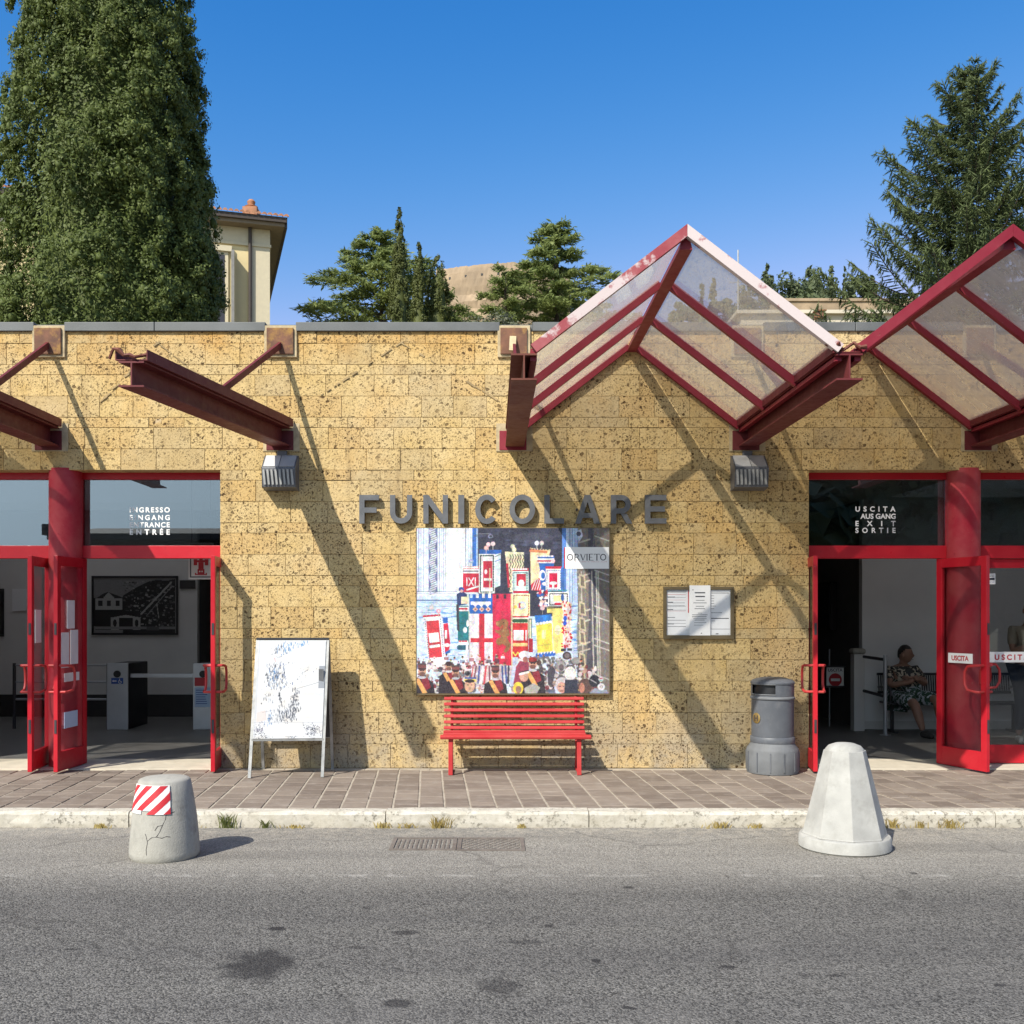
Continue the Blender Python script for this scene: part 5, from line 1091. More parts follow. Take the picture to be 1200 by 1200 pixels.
cover('drain_grate', 'barred iron drain grate set in the road below the kerb', 'drain cover', -.775, -.27, -3.28, -2.86, 'bars')
cover('inspection_cover', 'chequered iron inspection cover beside the drain grate', 'drain cover', -.262, .255, -3.30, -2.86, 'plate')
# ------------------------------------------------------------------ weeds at the kerb
def tuft(px, h, w, mt, lab, n=46):
    w *= 1.35
    x = (px - CX) * 8.55 / F; V, Fc = [], []
    for _ in range(n):
        a = random.uniform(0, 2 * PI); r = abs(random.gauss(0, w * .35)); bx, by = x + r * math.cos(a), -2.475 + r * math.sin(a) * .25
        hh = h * random.uniform(.4, 1); lx, ly = random.uniform(-1, 1) * hh * .8, random.uniform(-.6, .25) * hh; ww = random.uniform(.002, .005)
        k = len(V); V += [(bx - ww, by, -.13), (bx + ww, by, -.13), (bx + lx * .5 + ww, by + ly * .5, -.13 + hh * .7), (bx + lx * .5 - ww, by + ly * .5, -.13 + hh * .7), (bx + lx, by + ly, -.13 + hh)]
        Fc += [(k, k + 1, k + 2), (k, k + 2, k + 3), (k + 3, k + 2, k + 4)]
    o = fast_mesh('weed_tuft', V, Fc, M[mt]); tag(o, lab, 'weed', 'weeds growing along the kerb')
for a in ((265, .15, .10, 'weed', 'leafy green weed at the kerb, right of the striped bollard'), (312, .09, .06, 'weed', 'thin dark weed at the kerb in front of the sandwich board'), (345, .04, .12, 'dry', 'low dry weed at the kerb between sandwich board and kerb joint'), (448, .07, .10, 'dry', 'small yellow weed by the kerb joint left of the drain grate'), (478, .05, .10, 'dry', 'sparse dry weed at the kerb just left of the big yellow tuft'), (515, .13, .14, 'dry', 'largest yellow dry tuft at the kerb behind the drain grate'), (612, .05, .06, 'dry', 'tiny dry sprig at the kerb beyond the inspection cover'), (842, .07, .14, 'dry', 'brown dry tuft at the kerb below the litter bin'), (885, .05, .08, 'dry', 'short dry sprig at the kerb left of the tall bollard'), (1044, .10, .10, 'dry', 'dry tuft at the kerb touching the tall bollard'), (1078, .07, .09, 'dry', 'middle dry tuft at the kerb right of the tall bollard'), (1112, .10, .20, 'dry', 'wide yellow-green tuft at the kerb below the open exit door'), (215, .04, .2, 'dry', 'low dry weed at the kerb behind the striped bollard'), (120, .05, .14, 'dry', 'low dry weed at the kerb left of the striped bollard')): tuft(*a, n=int(16 + 150 * a[2]))
# ------------------------------------------------------------------ inside the entrance hall
def on(px, py, d): p = P(px, py, d); return p
def flat(px0, px1, py0, py1, d, t=.02):
    a, c = P(px0, py1, d), P(px1, py0, d); return (a.x, c.x, d - D0 - t, d - D0, a.z, c.z)
for (pa, pb, lab, sec) in ((125, 150, 'steel ticket gate with blue wheelchair sign in the entrance hall', 0), (226, 250, 'steel ticket gate with red label and blue notice, beside the right entrance door', 1)):
    a, c = P(pa, 856, 14.6), P(pb, 777, 14.6); y0 = 3.6
    t = thing('ticket_gate', lab, 'turnstile', ((a.x + c.x) / 2, 4, 0), 0, 'ticket gates in the entrance hall')
    MB().box(a.x, c.x, y0, y0 + .03, .006, c.z).build('front_panel', M['steel'], t, bevel=.006)
    MB().box(a.x + .003, c.x - .003, y0 + .031, y0 + .85, .006, c.z - .01).build('cabinet', M['dark_steel'], t, bevel=.01)
    cx = (a.x + c.x) / 2
    g = MB(); g.prism([(cx + .05 * math.cos(k * PI / 10), .80 + .05 * math.sin(k * PI / 10)) for k in range(20)], 'y', y0 - .02, y0 - .001); g.build('reader', M['black'], t)
    if sec == 0:
        s = MB().box(cx - .085, cx + .085, y0 - .005, y0 - .001, .66, .745).build('sign_plate', M['blue_ink'], t)
        w = MB(); w.bar((cx - .06, y0 - .007, .70), (cx - .01, y0 - .007, .70), .003, .014); w.add([(cx - .075, y0 - .007, .70), (cx - .05, y0 - .007, .685), (cx - .05, y0 - .007, .715)], [(0, 1, 2)])
        w.tube([(cx + .04 + .022 * math.cos(q_), y0 - .007, .69 + .022 * math.sin(q_)) for q_ in np.linspace(2.2, 6.6, 10)], .004, 4); w.bar((cx + .033, y0 - .007, .735), (cx + .036, y0 - .007, .70), .004, .008); w.bar((cx + .036, y0 - .007, .703), (cx + .06, y0 - .007, .69), .004, .007); w.build('pictogram', M['white'], s)
        MB().box(c.x + .002, -4.27, y0 + .09, y0 + .12, .745, .80).build('barrier_bar', M['steel'], t)
    else:
        MB().box(cx - .12, cx + .03, y0 - .004, y0 - .001, .63, .75).build('label_plate', M['red_ink'], t)
        s = MB().box(cx - .12, cx + .10, y0 - .004, y0 - .001, .33, .61).build('notice', M['pale_blue'], t)
        for k in range(7): MB().box(cx - .10, cx + random.uniform(.02, .08), y0 - .0055, y0 - .0045, .565 - k * .032, .575 - k * .032).build('print_line', M['blue_ink'], s)
t = thing('railing', 'dark three-bar railing left of the ticket gates', 'railing', (-6.2, 3.7, 0))
for x in (-6.86, -5.51): MB().tube([(x, 3.72, .006), (x, 3.72, .95)], .024, 8).build('post', M['dark_steel'], t)
for z in (.92, .68, .43): MB().tube([(-6.835, 3.72, z), (-5.535, 3.72, z)], .016, 8).build('rail', M['steel'], t)
def paint_engraving():
    c = Canvas(433, 835, 222, 495, 150, 102, (92, 92, 92)); g = random.Random(2); K, W_ = (8, 8, 8), (120, 120, 118)
    c.rect(433, 320, 590, 460, K); c.poly([(433, 330), (480, 300), (500, 292), (540, 306), (575, 320), (575, 345), (433, 345)], K); c.rect(440, 325, 572, 380, W_); c.poly([(478, 322), (505, 294), (534, 322)], W_); c.rect(480, 316, 532, 380, W_)
    for x in (455, 496, 540): c.rect(x, 335, x + 20, 362, K)
    c.poly([(575, 310), (640, 270), (700, 240), (740, 232), (790, 236), (830, 228), (830, 495), (575, 495)], K)
    for _ in range(260): x, y = g.uniform(580, 830), g.uniform(240, 470); c.ell(x, y, g.uniform(2, 9), g.uniform(2, 5), g.choice([(70, 70, 70), (110, 110, 108), (30, 30, 30)]))
    c.line(665, 400, 810, 245, 9, W_); c.line(690, 410, 815, 262, 4, (100, 100, 100)); c.line(740, 350, 750, 420, 4, W_)
    c.rect(440, 385, 660, 480, K); c.rect(516, 420, 555, 478, W_); c.rect(624, 420, 660, 478, W_); c.poly([(510, 420), (590, 405), (670, 420)], W_); c.ell(536, 446, 9, 18, K); c.ell(642, 446, 9, 18, K); c.rect(440, 462, 830, 476, (96, 96, 96)); c.rect(690, 462, 752, 482, (60, 60, 60))
    c.a = np.clip(c.a * 1.9, 0, .8); return c.grain(.3, 8)
def picture(lab, px, py, d, canvas=None, mt='black', fw=.03):
    x0, x1, y0, y1, z0, z1 = flat(px[0], px[1], py[0], py[1], d); t = thing('framed_picture', lab, 'picture', ((x0 + x1) / 2, y1, z0), 0, 'pictures on the hall walls')
    MB().box(x0, x1, y1 - .03, y1 - .002, z1 - fw, z1).build('frame_rail', M['black'], t); MB().box(x0, x1, y1 - .03, y1 - .002, z0, z0 + fw).build('frame_rail', M['black'], t)
    MB().box(x0, x0 + fw, y1 - .029, y1 - .003, z0 + fw + .001, z1 - fw - .001).build('frame_rail', M['black'], t); MB().box(x1 - fw, x1, y1 - .029, y1 - .003, z0 + fw + .001, z1 - fw - .001).build('frame_rail', M['black'], t)
    if canvas is not None: canvas.build('print', M['print'], t, x0 + fw, x1 - fw, z0 + fw, z1 - fw, y1 - .012)
    MB().box(x0 + fw + .001, x1 - fw - .001, y1 - .0105, y1 - .004, z0 + fw + .001, z1 - fw - .001).build('backing', M[mt], t)
picture('wide black and white picture of an old funicular station on the back wall', (108, 209), (675, 744), 16.49, paint_engraving())
picture('dark picture at the left edge of the hall back wall', (-40, 5), (690, 746), 16.49, None, 'dado')
picture('dark picture in the recess behind the right entrance door', (237, 262), (681, 737), 18.39, None, 'dado')
x0, x1, y0, y1, z0, z1 = flat(15, 32, 690, 716, 16.49); t = MB().box(x0, x1, y0, y1 - .001, z0, z1).build('wall_notice', M['plaster_light']); tag(t, 'pale notice sheet on the hall back wall left of the entrance column', 'notice')
x0, x1, y0, y1, z0, z1 = flat(211, 229, 680, 690, 16.49); t = MB().box(x0, x1, y0, y1 - .001, z0, z1).build('small_sign', M['dado']); tag(t, 'small dark sign on the back wall right of the funicular picture', 'sign')
# hanging pictogram sign
t = thing('hanging_sign', 'white sign with a red railcar pictogram hanging inside the entrance', 'sign', (-3.40, 1.0, 2.05)); d = 12.0
a, c = P(221, 679, d), P(251, 636, d); MB().box(a.x, c.x, .985, 1.0, a.z, c.z).build('panel', M['white'], t, bevel=.01)
bm_ = MB(); i_ = .022
for bx in ((a.x + i_, a.x + i_ + .012, a.z + i_, c.z - i_), (c.x - i_ - .012, c.x - i_, a.z + i_, c.z - i_), (a.x + i_ + .013, c.x - i_ - .013, a.z + i_, a.z + i_ + .012), (a.x + i_ + .013, c.x - i_ - .013, c.z - i_ - .012, c.z - i_)): bm_.box(bx[0], bx[1], .982, .9845, bx[2], bx[3])
bm_.build('border', M['ink'], t)
cx = (a.x + c.x) / 2; z = a.z; rr = MB()
for (x0, x1, z0, z1) in ((-.055, .055, .05, .062), (-.04, .04, .0625, .12), (-.03, .03, .1205, .20), (-.085, -.045, .165, .235), (.045, .085, .165, .235), (-.0445, .0445, .2005, .225), (-.02, .02, .2255, .29), (-.07, -.056, .05, .075), (.056, .07, .05, .075)): rr.box(cx + x0, cx + x1, .9815, .9845, z + z0, z + z1)
p_ = rr.build('pictogram', M['red_ink'], t); w = MB()
w.box(cx - .022, cx - .006, .979, .981, z + .085, z + .10); w.box(cx + .006, cx + .022, .979, .981, z + .085, z + .10); w.build('pictogram_window', M['white'], p_)
for x in (a.x + .04, c.x - .04): MB().tube([(x, .992, c.z), (x, .992, 3.3)], .005, 6).build('hanger', M['dark_steel'], t)
# right hall: pillar, rail, no-entry barrier, monitor
t = thing('stone_pillar', 'squat grey pillar with flat cap at the hall corner behind the exit', 'pillar', (5.18, 3.5, 0))
MB().box(5.105, 5.255, 3.42, 3.57, .006, 1.09).build('shaft', M['plaster'], t, bevel=.006); MB().box(5.085, 5.275, 3.40, 3.59, 1.091, 1.17).build('cap', M['concrete'], t, bevel=.03)
t = thing('railing', 'two-bar steel railing ending in a post beside the seated man', 'railing', (5.36, 2.94, 0))
MB().tube([(5.36, 2.94, .006), (5.36, 2.94, 1.095)], .026, 10).build('post', M['steel'], t); MB().lathe([(.075, .005), (.075, .014), (.03, .02)], (5.36, 2.94, 0), 16).build('foot_plate', M['steel'], t)
MB().tube([(5.24, 3.41, 1.055), (5.35, 2.965, 1.035)], .022, 8).build('rail', M['dark_steel'], t); MB().tube([(5.24, 3.41, .575), (5.35, 2.965, .535)], .022, 8).build('rail', M['dark_steel'], t)
t = thing('no_entry_barrier', 'thin barrier carrying a white USCITA no-entry sign in the dark hall', 'barrier', (5.0, 4, 0))
MB().tube([(4.96, 4.03, .006), (4.96, 4.03, 1.14)], .010, 6).build('post', M['steel'], t)
for z in (.89, .60): MB().tube([(4.7, 4.0, z), (5.15, 3.9, z)], .012, 6).build('rail', M['dark_steel'], t)
pn = MB().box(4.895, 5.145, 3.955, 3.965, .585, .875).build('sign_panel', M['white'], t)
MB().prism([(5.02 + .095 * math.cos(k * PI / 14), .695 + .095 * math.sin(k * PI / 14)) for k in range(28)], 'y', 3.951, 3.954).build('red_disc', M['red_ink'], pn)
MB().box(4.955, 5.085, 3.947, 3.950, .675, .715).build('white_bar', M['white'], pn); text_obj('USCITA', M['ink'], pn, 5.02, .815, 3.9535, .21, .045, bold=.02)
t = thing('wall_monitor', 'black screen hung high on the dark side wall inside the exit', 'monitor', (5.25, 5.2, 1.4))
MB().box(5.20, 5.30, 4.70, 5.70, 1.41, 2.15).build('casing', M['black'], t, bevel=.01); MB().box(5.19, 5.199, 4.74, 5.66, 1.46, 2.11).build('screen', M['ink'], t); MB().box(5.301, 5.318, 5.0, 5.4, 1.6, 1.9).build('wall_bracket', M['dark_steel'], t)
t = thing('waiting_bench', 'dark perforated metal waiting bench along the pale wall', 'bench', (6.3, 3.4, 0))
MB().box(5.50, 7.4, 3.10, 3.53, .40, .425).build('seat', M['dark_steel'], t, bevel=.008)
for x in (5.6, 6.45, 7.3): MB().bar((x, 3.15, .02), (x, 3.50, .02), .05, .03).build('foot', M['dark_steel'], t); MB().box(x - .02, x + .02, 3.30, 3.34, .036, .399).build('leg', M['dark_steel'], t)
for z in (.54, .80): MB().bar((5.50, 3.585 + .03 * (z > .6), z), (7.4, 3.585 + .03 * (z > .6), z), .02, .035).build('back_rail', M['dark_steel'], t)
for i in range(58): x = 5.52 + i * .0325; MB().bar((x, 3.587, .56), (x, 3.613, .78), .012, .012, (0, 1, 0)).build('back_slat', M['dark_steel'], t)
for x in (5.5, 6.45, 7.38): MB().tube([(x, 3.56, .62), (x, 3.3, .64), (x, 3.12, .63), (x, 3.12, .43)], .015, 6).build('armrest', M['dark_steel'], t)

# ------------------------------------------------------------------ people
def skinned(name, nodes, edges, m, parent=None, sub=2, root=0):
    keys = list(nodes); idx = {k: i for i, k in enumerate(keys)}
    me = bpy.data.meshes.new(name); me.from_pydata([tuple(nodes[k][0]) for k in keys], [(idx[a], idx[c]) for a, c in edges], [])
    me.materials.append(m); o = link(bpy.data.objects.new(name, me), None)
    sk = o.modifiers.new('skin', 'SKIN'); sk.use_smooth_shade = True
    lay = me.skin_vertices[0].data
    for k in keys:
        r = nodes[k][1]; lay[idx[k]].radius = r if isinstance(r, tuple) else (r, r)
    lay[root].use_root = True
    ss = o.modifiers.new('subsurf', 'SUBSURF'); ss.levels = sub; ss.render_levels = sub
    bpy.context.view_layer.update(); dg = bpy.context.evaluated_depsgraph_get()
    me2 = bpy.data.meshes.new_from_object(o.evaluated_get(dg)); o.modifiers.clear(); o.data = me2; me2.name = name
    if parent: o.parent = parent; o.matrix_parent_inverse = parent.matrix_world.inverted()
    return o
def hand(parent, w, dr, up, m, s=1.0, curl=.35):
    "palm and five unequal bent fingers, from wrist w along dr; up is the back of the hand"
    w, dr, up = Vector(w), Vector(dr).normalized(), Vector(up); up = (up - dr * up.dot(dr)).normalized(); sd = dr.cross(up)
    N = {'w': (w, .022 * s), 'p': (w + dr * .045 * s, (.034 * s, .017 * s)), 'k': (w + dr * .085 * s, (.036 * s, .015 * s))}; E = [('w', 'p'), ('p', 'k')]
    for i, (o_, ln) in enumerate(((-.030, .070), (-.010, .080), (.010, .075), (.029, .058))):
        b_ = w + dr * .088 * s + sd * o_ * s; d1 = (dr - up * curl * .6).normalized(); d2 = (dr - up * curl * 1.8).normalized(); c_ = (curl + i * .05)
        N['a%d' % i] = (b_, .0095 * s); N['b%d' % i] = (b_ + d1 * ln * .5 * s, .0088 * s); N['c%d' % i] = (b_ + d1 * ln * .5 * s + d2 * ln * .5 * s, .0072 * s); E += [('k', 'a%d' % i), ('a%d' % i, 'b%d' % i), ('b%d' % i, 'c%d' % i)]
    tb = w + dr * .03 * s - sd * .03 * s; N['t0'] = (tb, .012 * s); N['t1'] = (tb + (dr * .6 - sd * .8) * .032 * s, .0105 * s); N['t2'] = (tb + (dr * .6 - sd * .8) * .032 * s + (dr - sd * .3 - up * .3) * .03 * s, .009 * s); E += [('p', 't0'), ('t0', 't1'), ('t1', 't2')]
    return skinned('hand', N, E, m, parent, 1)
def head(parent, c, yaw, m, cap=None, s=1.0, pitch=0):
    "one head mesh: skull, jaw, nose, brow, eye hollows; ears; hair or cap as its own pieces. Faces -y before yaw"
    bm = bmesh.new(); bmesh.ops.create_uvsphere(bm, u_segments=28, v_segments=22, radius=1)
    for v in bm.verts:
        x, y, z = v.co; f = max(0, -y)
        X, Y, Z = x * .076, y * .094, z * .118
        if z < 0: X *= 1 + .32 * z; Y = Y * (1 + .10 * z) - .012 * (-z) * f
        nose = math.exp(-((x / .16) ** 2)) * math.exp(-(((z + .16) / .20) ** 2)) * f; Y -= .026 * nose
        brow = math.exp(-((abs(x) - .36) / .22) ** 2) * math.exp(-((z - .16) / .08) ** 2) * f; Y -= .007 * brow
        eye = math.exp(-((abs(x) - .38) / .15) ** 2) * math.exp(-((z - .03) / .09) ** 2) * f; Y += .009 * eye
        lip = math.exp(-(x / .3) ** 2) * (math.exp(-((z + .50) / .05) ** 2) + math.exp(-((z + .62) / .06) ** 2)) * f; Y -= .006 * lip
        chin = math.exp(-(x / .3) ** 2) * math.exp(-((z + .86) / .14) ** 2) * f; Y -= .008 * chin
        v.co = (X * s, Y * s, Z * s)
    for sx in (-1, 1):
        r_ = bmesh.ops.create_uvsphere(bm, u_segments=8, v_segments=6, radius=1); 
        for v in r_['verts']: v.co = (v.co.x * .012 * s + sx * .078 * s, v.co.y * .022 * s + .008 * s, v.co.z * .034 * s - .008 * s)
    me = bpy.data.meshes.new('head'); bm.to_mesh(me); bm.free(); me.materials.append(m)
    me.polygons.foreach_set('use_smooth', [True] * len(me.polygons)); h = link(bpy.data.objects.new('head', me)); kids = []
    e_ = MB()
    for sx in (-1, 1): e_.lathe([(.0025, -.003), (.008, 0), (.0025, .003)], (sx * .029 * s, -.087 * s, .004 * s), 8)
    kids.append(e_.build('eyes', M['ink']))
    mo = MB(); mo.box(-.022 * s, .022 * s, -.1015 * s, -.088 * s, -.0675 * s, -.0655 * s); kids.append(mo.build('mouth', M['wood_dark']))
    bm = bmesh.new(); bmesh.ops.create_uvsphere(bm, u_segments=24, v_segments=16, radius=1)
    kill = [v for v in bm.verts if (v.co.z < (.52 if v.co.y < -.45 else (.30 if v.co.y < -.1 else (.0 if v.co.y < .3 else -.4))))]; bmesh.ops.delete(bm, geom=kill, context='VERTS')
    for v in bm.verts: j = 1 + random.uniform(-.02, .03); v.co = (v.co.x * .079 * s * j, v.co.y * .097 * s * j, v.co.z * .1215 * s * j)
    me = bpy.data.meshes.new('hair'); bm.to_mesh(me); bm.free(); me.materials.append(M['black'] if cap else M['hair']); me.polygons.foreach_set('use_smooth', [True] * len(me.polygons)); kids.append(link(bpy.data.objects.new('cap' if cap else 'hair', me)))
    if cap:
        bk = MB(); pts = [(.08 * s * math.cos(a_), -.085 * s + .10 * s * -math.sin(a_), .052 * s - .012 * math.sin(a_)) for a_ in np.linspace(0, PI, 12)]; bk.add(pts + [(p[0], p[1], p[2] + .008) for p in pts], [tuple(range(12)), tuple(range(23, 11, -1))] + [(i, i + 1, 13 + i, 12 + i) for i in range(11)]); kids.append(bk.build('cap_peak', M['black']))
    for k_ in kids: k_.parent = h
    h.location = c; h.rotation_euler = (pitch, 0, yaw); bpy.context.view_layer.update(); mw = h.matrix_world.copy()
    h.parent = parent; h.matrix_parent_inverse = parent.matrix_world.inverted(); return h
V3 = lambda *a: Vector(a)
man = thing('person', 'man in a floral shirt and patterned shorts seated with arms crossed inside the exit', 'person', (5.78, 3.3, 0))
N = {'pel': (V3(5.78, 3.31, .52), .17), 'sp': (V3(5.77, 3.33, .66), .175), 'ch': (V3(5.76, 3.37, .82), (.18, .145)), 'nk': (V3(5.77, 3.37, .955), .055), 'hd': (V3(5.785, 3.35, 1.04), .06),
     'ls': (V3(5.95, 3.37, .875), .062), 'le': (V3(6.03, 3.22, .68), .047), 'lw': (V3(5.80, 3.06, .79), .037), 'rs': (V3(5.57, 3.37, .87), .062), 're': (V3(5.53, 3.20, .66), .047), 'rw': (V3(5.80, 3.03, .745), .037),
     'lh': (V3(5.88, 3.28, .50), .085), 'lk': (V3(6.02, 2.84, .50), .066), 'lc': (V3(6.03, 2.78, .33), .066), 'la': (V3(6.04, 2.70, .10), .036), 'rh': (V3(5.68, 3.26, .49), .085), 'rk': (V3(5.69, 2.78, .45), .066), 'rc': (V3(5.72, 2.72, .29), .066), 'ra': (V3(5.755, 2.66, .095), .036)}
E = [('pel', 'sp'), ('sp', 'ch'), ('ch', 'nk'), ('nk', 'hd'), ('ch', 'ls'), ('ls', 'le'), ('le', 'lw'), ('ch', 'rs'), ('rs', 're'), ('re', 'rw'), ('pel', 'lh'), ('lh', 'lk'), ('lk', 'lc'), ('lc', 'la'), ('pel', 'rh'), ('rh', 'rk'), ('rk', 'rc'), ('rc', 'ra')]
skinned('body', N, E, M['skin'], man)
sh = {k: (N[k][0], tuple(r * 1.13 + .008 for r in (N[k][1] if isinstance(N[k][1], tuple) else (N[k][1],) * 2))) for k in ('pel', 'sp', 'ch', 'ls', 'rs')}
sh['pel'] = (N['pel'][0] + V3(0, 0, .02), .192); sh['le'] = (at_(N['ls'][0], N['le'][0], .72), .068); sh['re'] = (at_(N['rs'][0], N['re'][0], .72), .068); sh['nk'] = (V3(5.765, 3.385, .90), .085)
skinned('shirt', sh, [('pel', 'sp'), ('sp', 'ch'), ('ch', 'nk'), ('ch', 'ls'), ('ls', 'le'), ('ch', 'rs'), ('rs', 're')], M['shirt'], man)
st = {'pel': (N['pel'][0] - V3(0, 0, .02), .182), 'lh': (N['lh'][0], .12), 'lm': (at_(N['lh'][0], N['lk'][0], .55), .112), 'lk': (at_(N['lh'][0], N['lk'][0], .93), .108), 'rh': (N['rh'][0], .115), 'rm': (at_(N['rh'][0], N['rk'][0], .55), .112), 'rk': (at_(N['rh'][0], N['rk'][0], .93), .108)}
skinned('shorts', st, [('pel', 'lh'), ('lh', 'lm'), ('lm', 'lk'), ('pel', 'rh'), ('rh', 'rm'), ('rm', 'rk')], M['shorts'], man)
for a_, tw in (('la', .05), ('ra', .07)):
    p0 = N[a_][0]; skinned('shoe', {'h': (V3(p0.x - .01, p0.y + .04, .052), .042), 'a': (V3(p0.x, p0.y - .03, .05), .043), 'b': (V3(p0.x + tw * .7, p0.y - .12, .042), .044), 't': (V3(p0.x + tw, p0.y - .18, .035), .03)}, [('h', 'a'), ('a', 'b'), ('b', 't')], M['shoe'], man)
head(man, (5.79, 3.335, 1.095), R(50), M['skin'], s=1.08)
hand(man, N['lw'][0], (-.95, .05, -.12), (0, -1, .2), M['skin'], 1.0, .25); hand(man, N['rw'][0], (.9, .25, .22), (0, -1, .3), M['skin'], 1.0, .3)

pp = thing('person', 'person in black cap and pale khaki top standing behind the glass at the right edge', 'person', (6.88, 2.15, 0))
bx = 6.9; N = {'pel': (V3(bx, 2.18, .95), .145), 'sp': (V3(bx, 2.17, 1.12), .13), 'ch': (V3(bx, 2.16, 1.36), (.165, .115)), 'nk': (V3(bx, 2.15, 1.54), .055), 'hd': (V3(bx, 2.13, 1.63), .06),
    'ls': (V3(bx + .2, 2.17, 1.45), .06), 'le': (V3(bx + .27, 2.1, 1.17), .046), 'lw': (V3(bx + .1, 1.90, 1.22), .033), 'rs': (V3(bx - .2, 2.17, 1.45), .06), 're': (V3(bx - .25, 2.06, 1.18), .046), 'rw': (V3(bx - .08, 1.88, 1.27), .033),
    'lh': (V3(bx + .1, 2.18, .88), .09), 'lk': (V3(bx + .12, 2.15, .50), .062), 'la': (V3(bx + .13, 2.2, .09), .04), 'rh': (V3(bx - .1, 2.18, .88), .09), 'rk': (V3(bx - .11, 2.12, .50), .062), 'ra': (V3(bx - .13, 2.15, .09), .04)}
E = [('pel', 'sp'), ('sp', 'ch'), ('ch', 'nk'), ('nk', 'hd'), ('ch', 'ls'), ('ls', 'le'), ('le', 'lw'), ('ch', 'rs'), ('rs', 're'), ('re', 'rw'), ('pel', 'lh'), ('lh', 'lk'), ('lk', 'la'), ('pel', 'rh'), ('rh', 'rk'), ('rk', 'ra')]
skinned('body', N, E, M['skin'], pp)
sh = {k: (N[k][0], tuple(r * 1.12 + .01 for r in (N[k][1] if isinstance(N[k][1], tuple) else (N[k][1],) * 2))) for k in ('pel', 'sp', 'ch', 'ls', 'rs')}; sh['le'] = (at_(N['ls'][0], N['le'][0], .8), .064); sh['re'] = (at_(N['rs'][0], N['re'][0], .8), .064); sh['nk'] = (V3(bx, 2.16, 1.48), .08)
skinned('shirt', sh, [('pel', 'sp'), ('sp', 'ch'), ('ch', 'nk'), ('ch', 'ls'), ('ls', 'le'), ('ch', 'rs'), ('rs', 're')], M['khaki'], pp)
st = {k: (N[k][0], N[k][1] * 1.14 + .012) for k in ('pel', 'lh', 'lk', 'rh', 'rk')}; st['pel'] = (N['pel'][0] - V3(0, 0, .04), .165); st['la'] = (N['la'][0] + V3(0, 0, .06), .065); st['ra'] = (N['ra'][0] + V3(0, 0, .06), .065)
skinned('trousers', st, [('pel', 'lh'), ('lh', 'lk'), ('lk', 'la'), ('pel', 'rh'), ('rh', 'rk'), ('rk', 'ra')], M['jeans'], pp)
for a_ in ('la', 'ra'):
    p0 = N[a_][0]; skinned('shoe', {'h': (V3(p0.x, p0.y + .05, .055), .045), 'a': (V3(p0.x, p0.y - .04, .055), .046), 'b': (V3(p0.x - .04, p0.y - .14, .045), .046), 't': (V3(p0.x - .06, p0.y - .2, .038), .032)}, [('h', 'a'), ('a', 'b'), ('b', 't')], M['shoe_pale'], pp)
head(pp, (bx, 2.115, 1.70), R(-25), M['skin'], cap=True)
hand(pp, N['lw'][0], (-.7, -.5, .1), (0, -.2, 1), M['skin']); hand(pp, N['rw'][0], (.6, -.6, .1), (0, -.2, 1), M['skin'])
# ------------------------------------------------------------------ the hill and what stands behind the station
def hz(x, y):
    base = max(0.0, (y - 14)) * .215
    t = min(1, max(0, (y - 20) / 60.0)); right = min(1, max(0, (x - 14) / 14.0))
    lift = right * min(1, max(0, (y - 60) / 35.0)) * 9.0
    fall = -max(0, y - 104) * .25
    return base * (1 - .35 * min(1, max(0, (-x - 6) / 20.0))) + lift + fall + .5 * math.sin(x * .21 + y * .13) * t
xs = np.linspace(-140, 160, 101); ys = np.linspace(9, 175, 70)
v = [(x, y, hz(x, y) - .15) for y in ys for x in xs]; f = [(j * 101 + i, j * 101 + i + 1, (j + 1) * 101 + i + 1, (j + 1) * 101 + i) for j in range(69) for i in range(100)]
tag(fast_mesh('hill', v, f, M['hill']), kind='structure')

def unit(a): return a / np.maximum(1e-9, np.linalg.norm(a, axis=-1, keepdims=True))
def leaves(c, n, size, aspect, g, tip=None):
    "rhombic leaves at c, roughly square to n; tip = direction the long axis tends to"
    k = len(c); r = g.normal(size=(k, 3)); 
    if tip is not None: r = r * .55 + tip
    n = unit(n + g.normal(size=(k, 3)) * .45); t = unit(r - n * (r * n).sum(-1, keepdims=True)); b_ = np.cross(n, t); s = size[:, None]
    v = np.stack([c - t * s, c + b_ * s * aspect, c + t * s, c - b_ * s * aspect], 1).reshape(-1, 3)
    return v, np.arange(4 * k).reshape(-1, 4)
def trunk_mb(base, top, r0, r1, n=9, bend=.0, seg=6):
    b0, b1 = Vector(base), Vector(top); pts = [b0 + (b1 - b0) * (i / seg) + Vector((math.sin(i * 1.7) * bend, math.cos(i * 2.3) * bend, 0)) * (0 < i < seg) for i in range(seg + 1)]
    return MB().tube(pts, [r0 + (r1 - r0) * i / seg for i in range(seg + 1)], n)

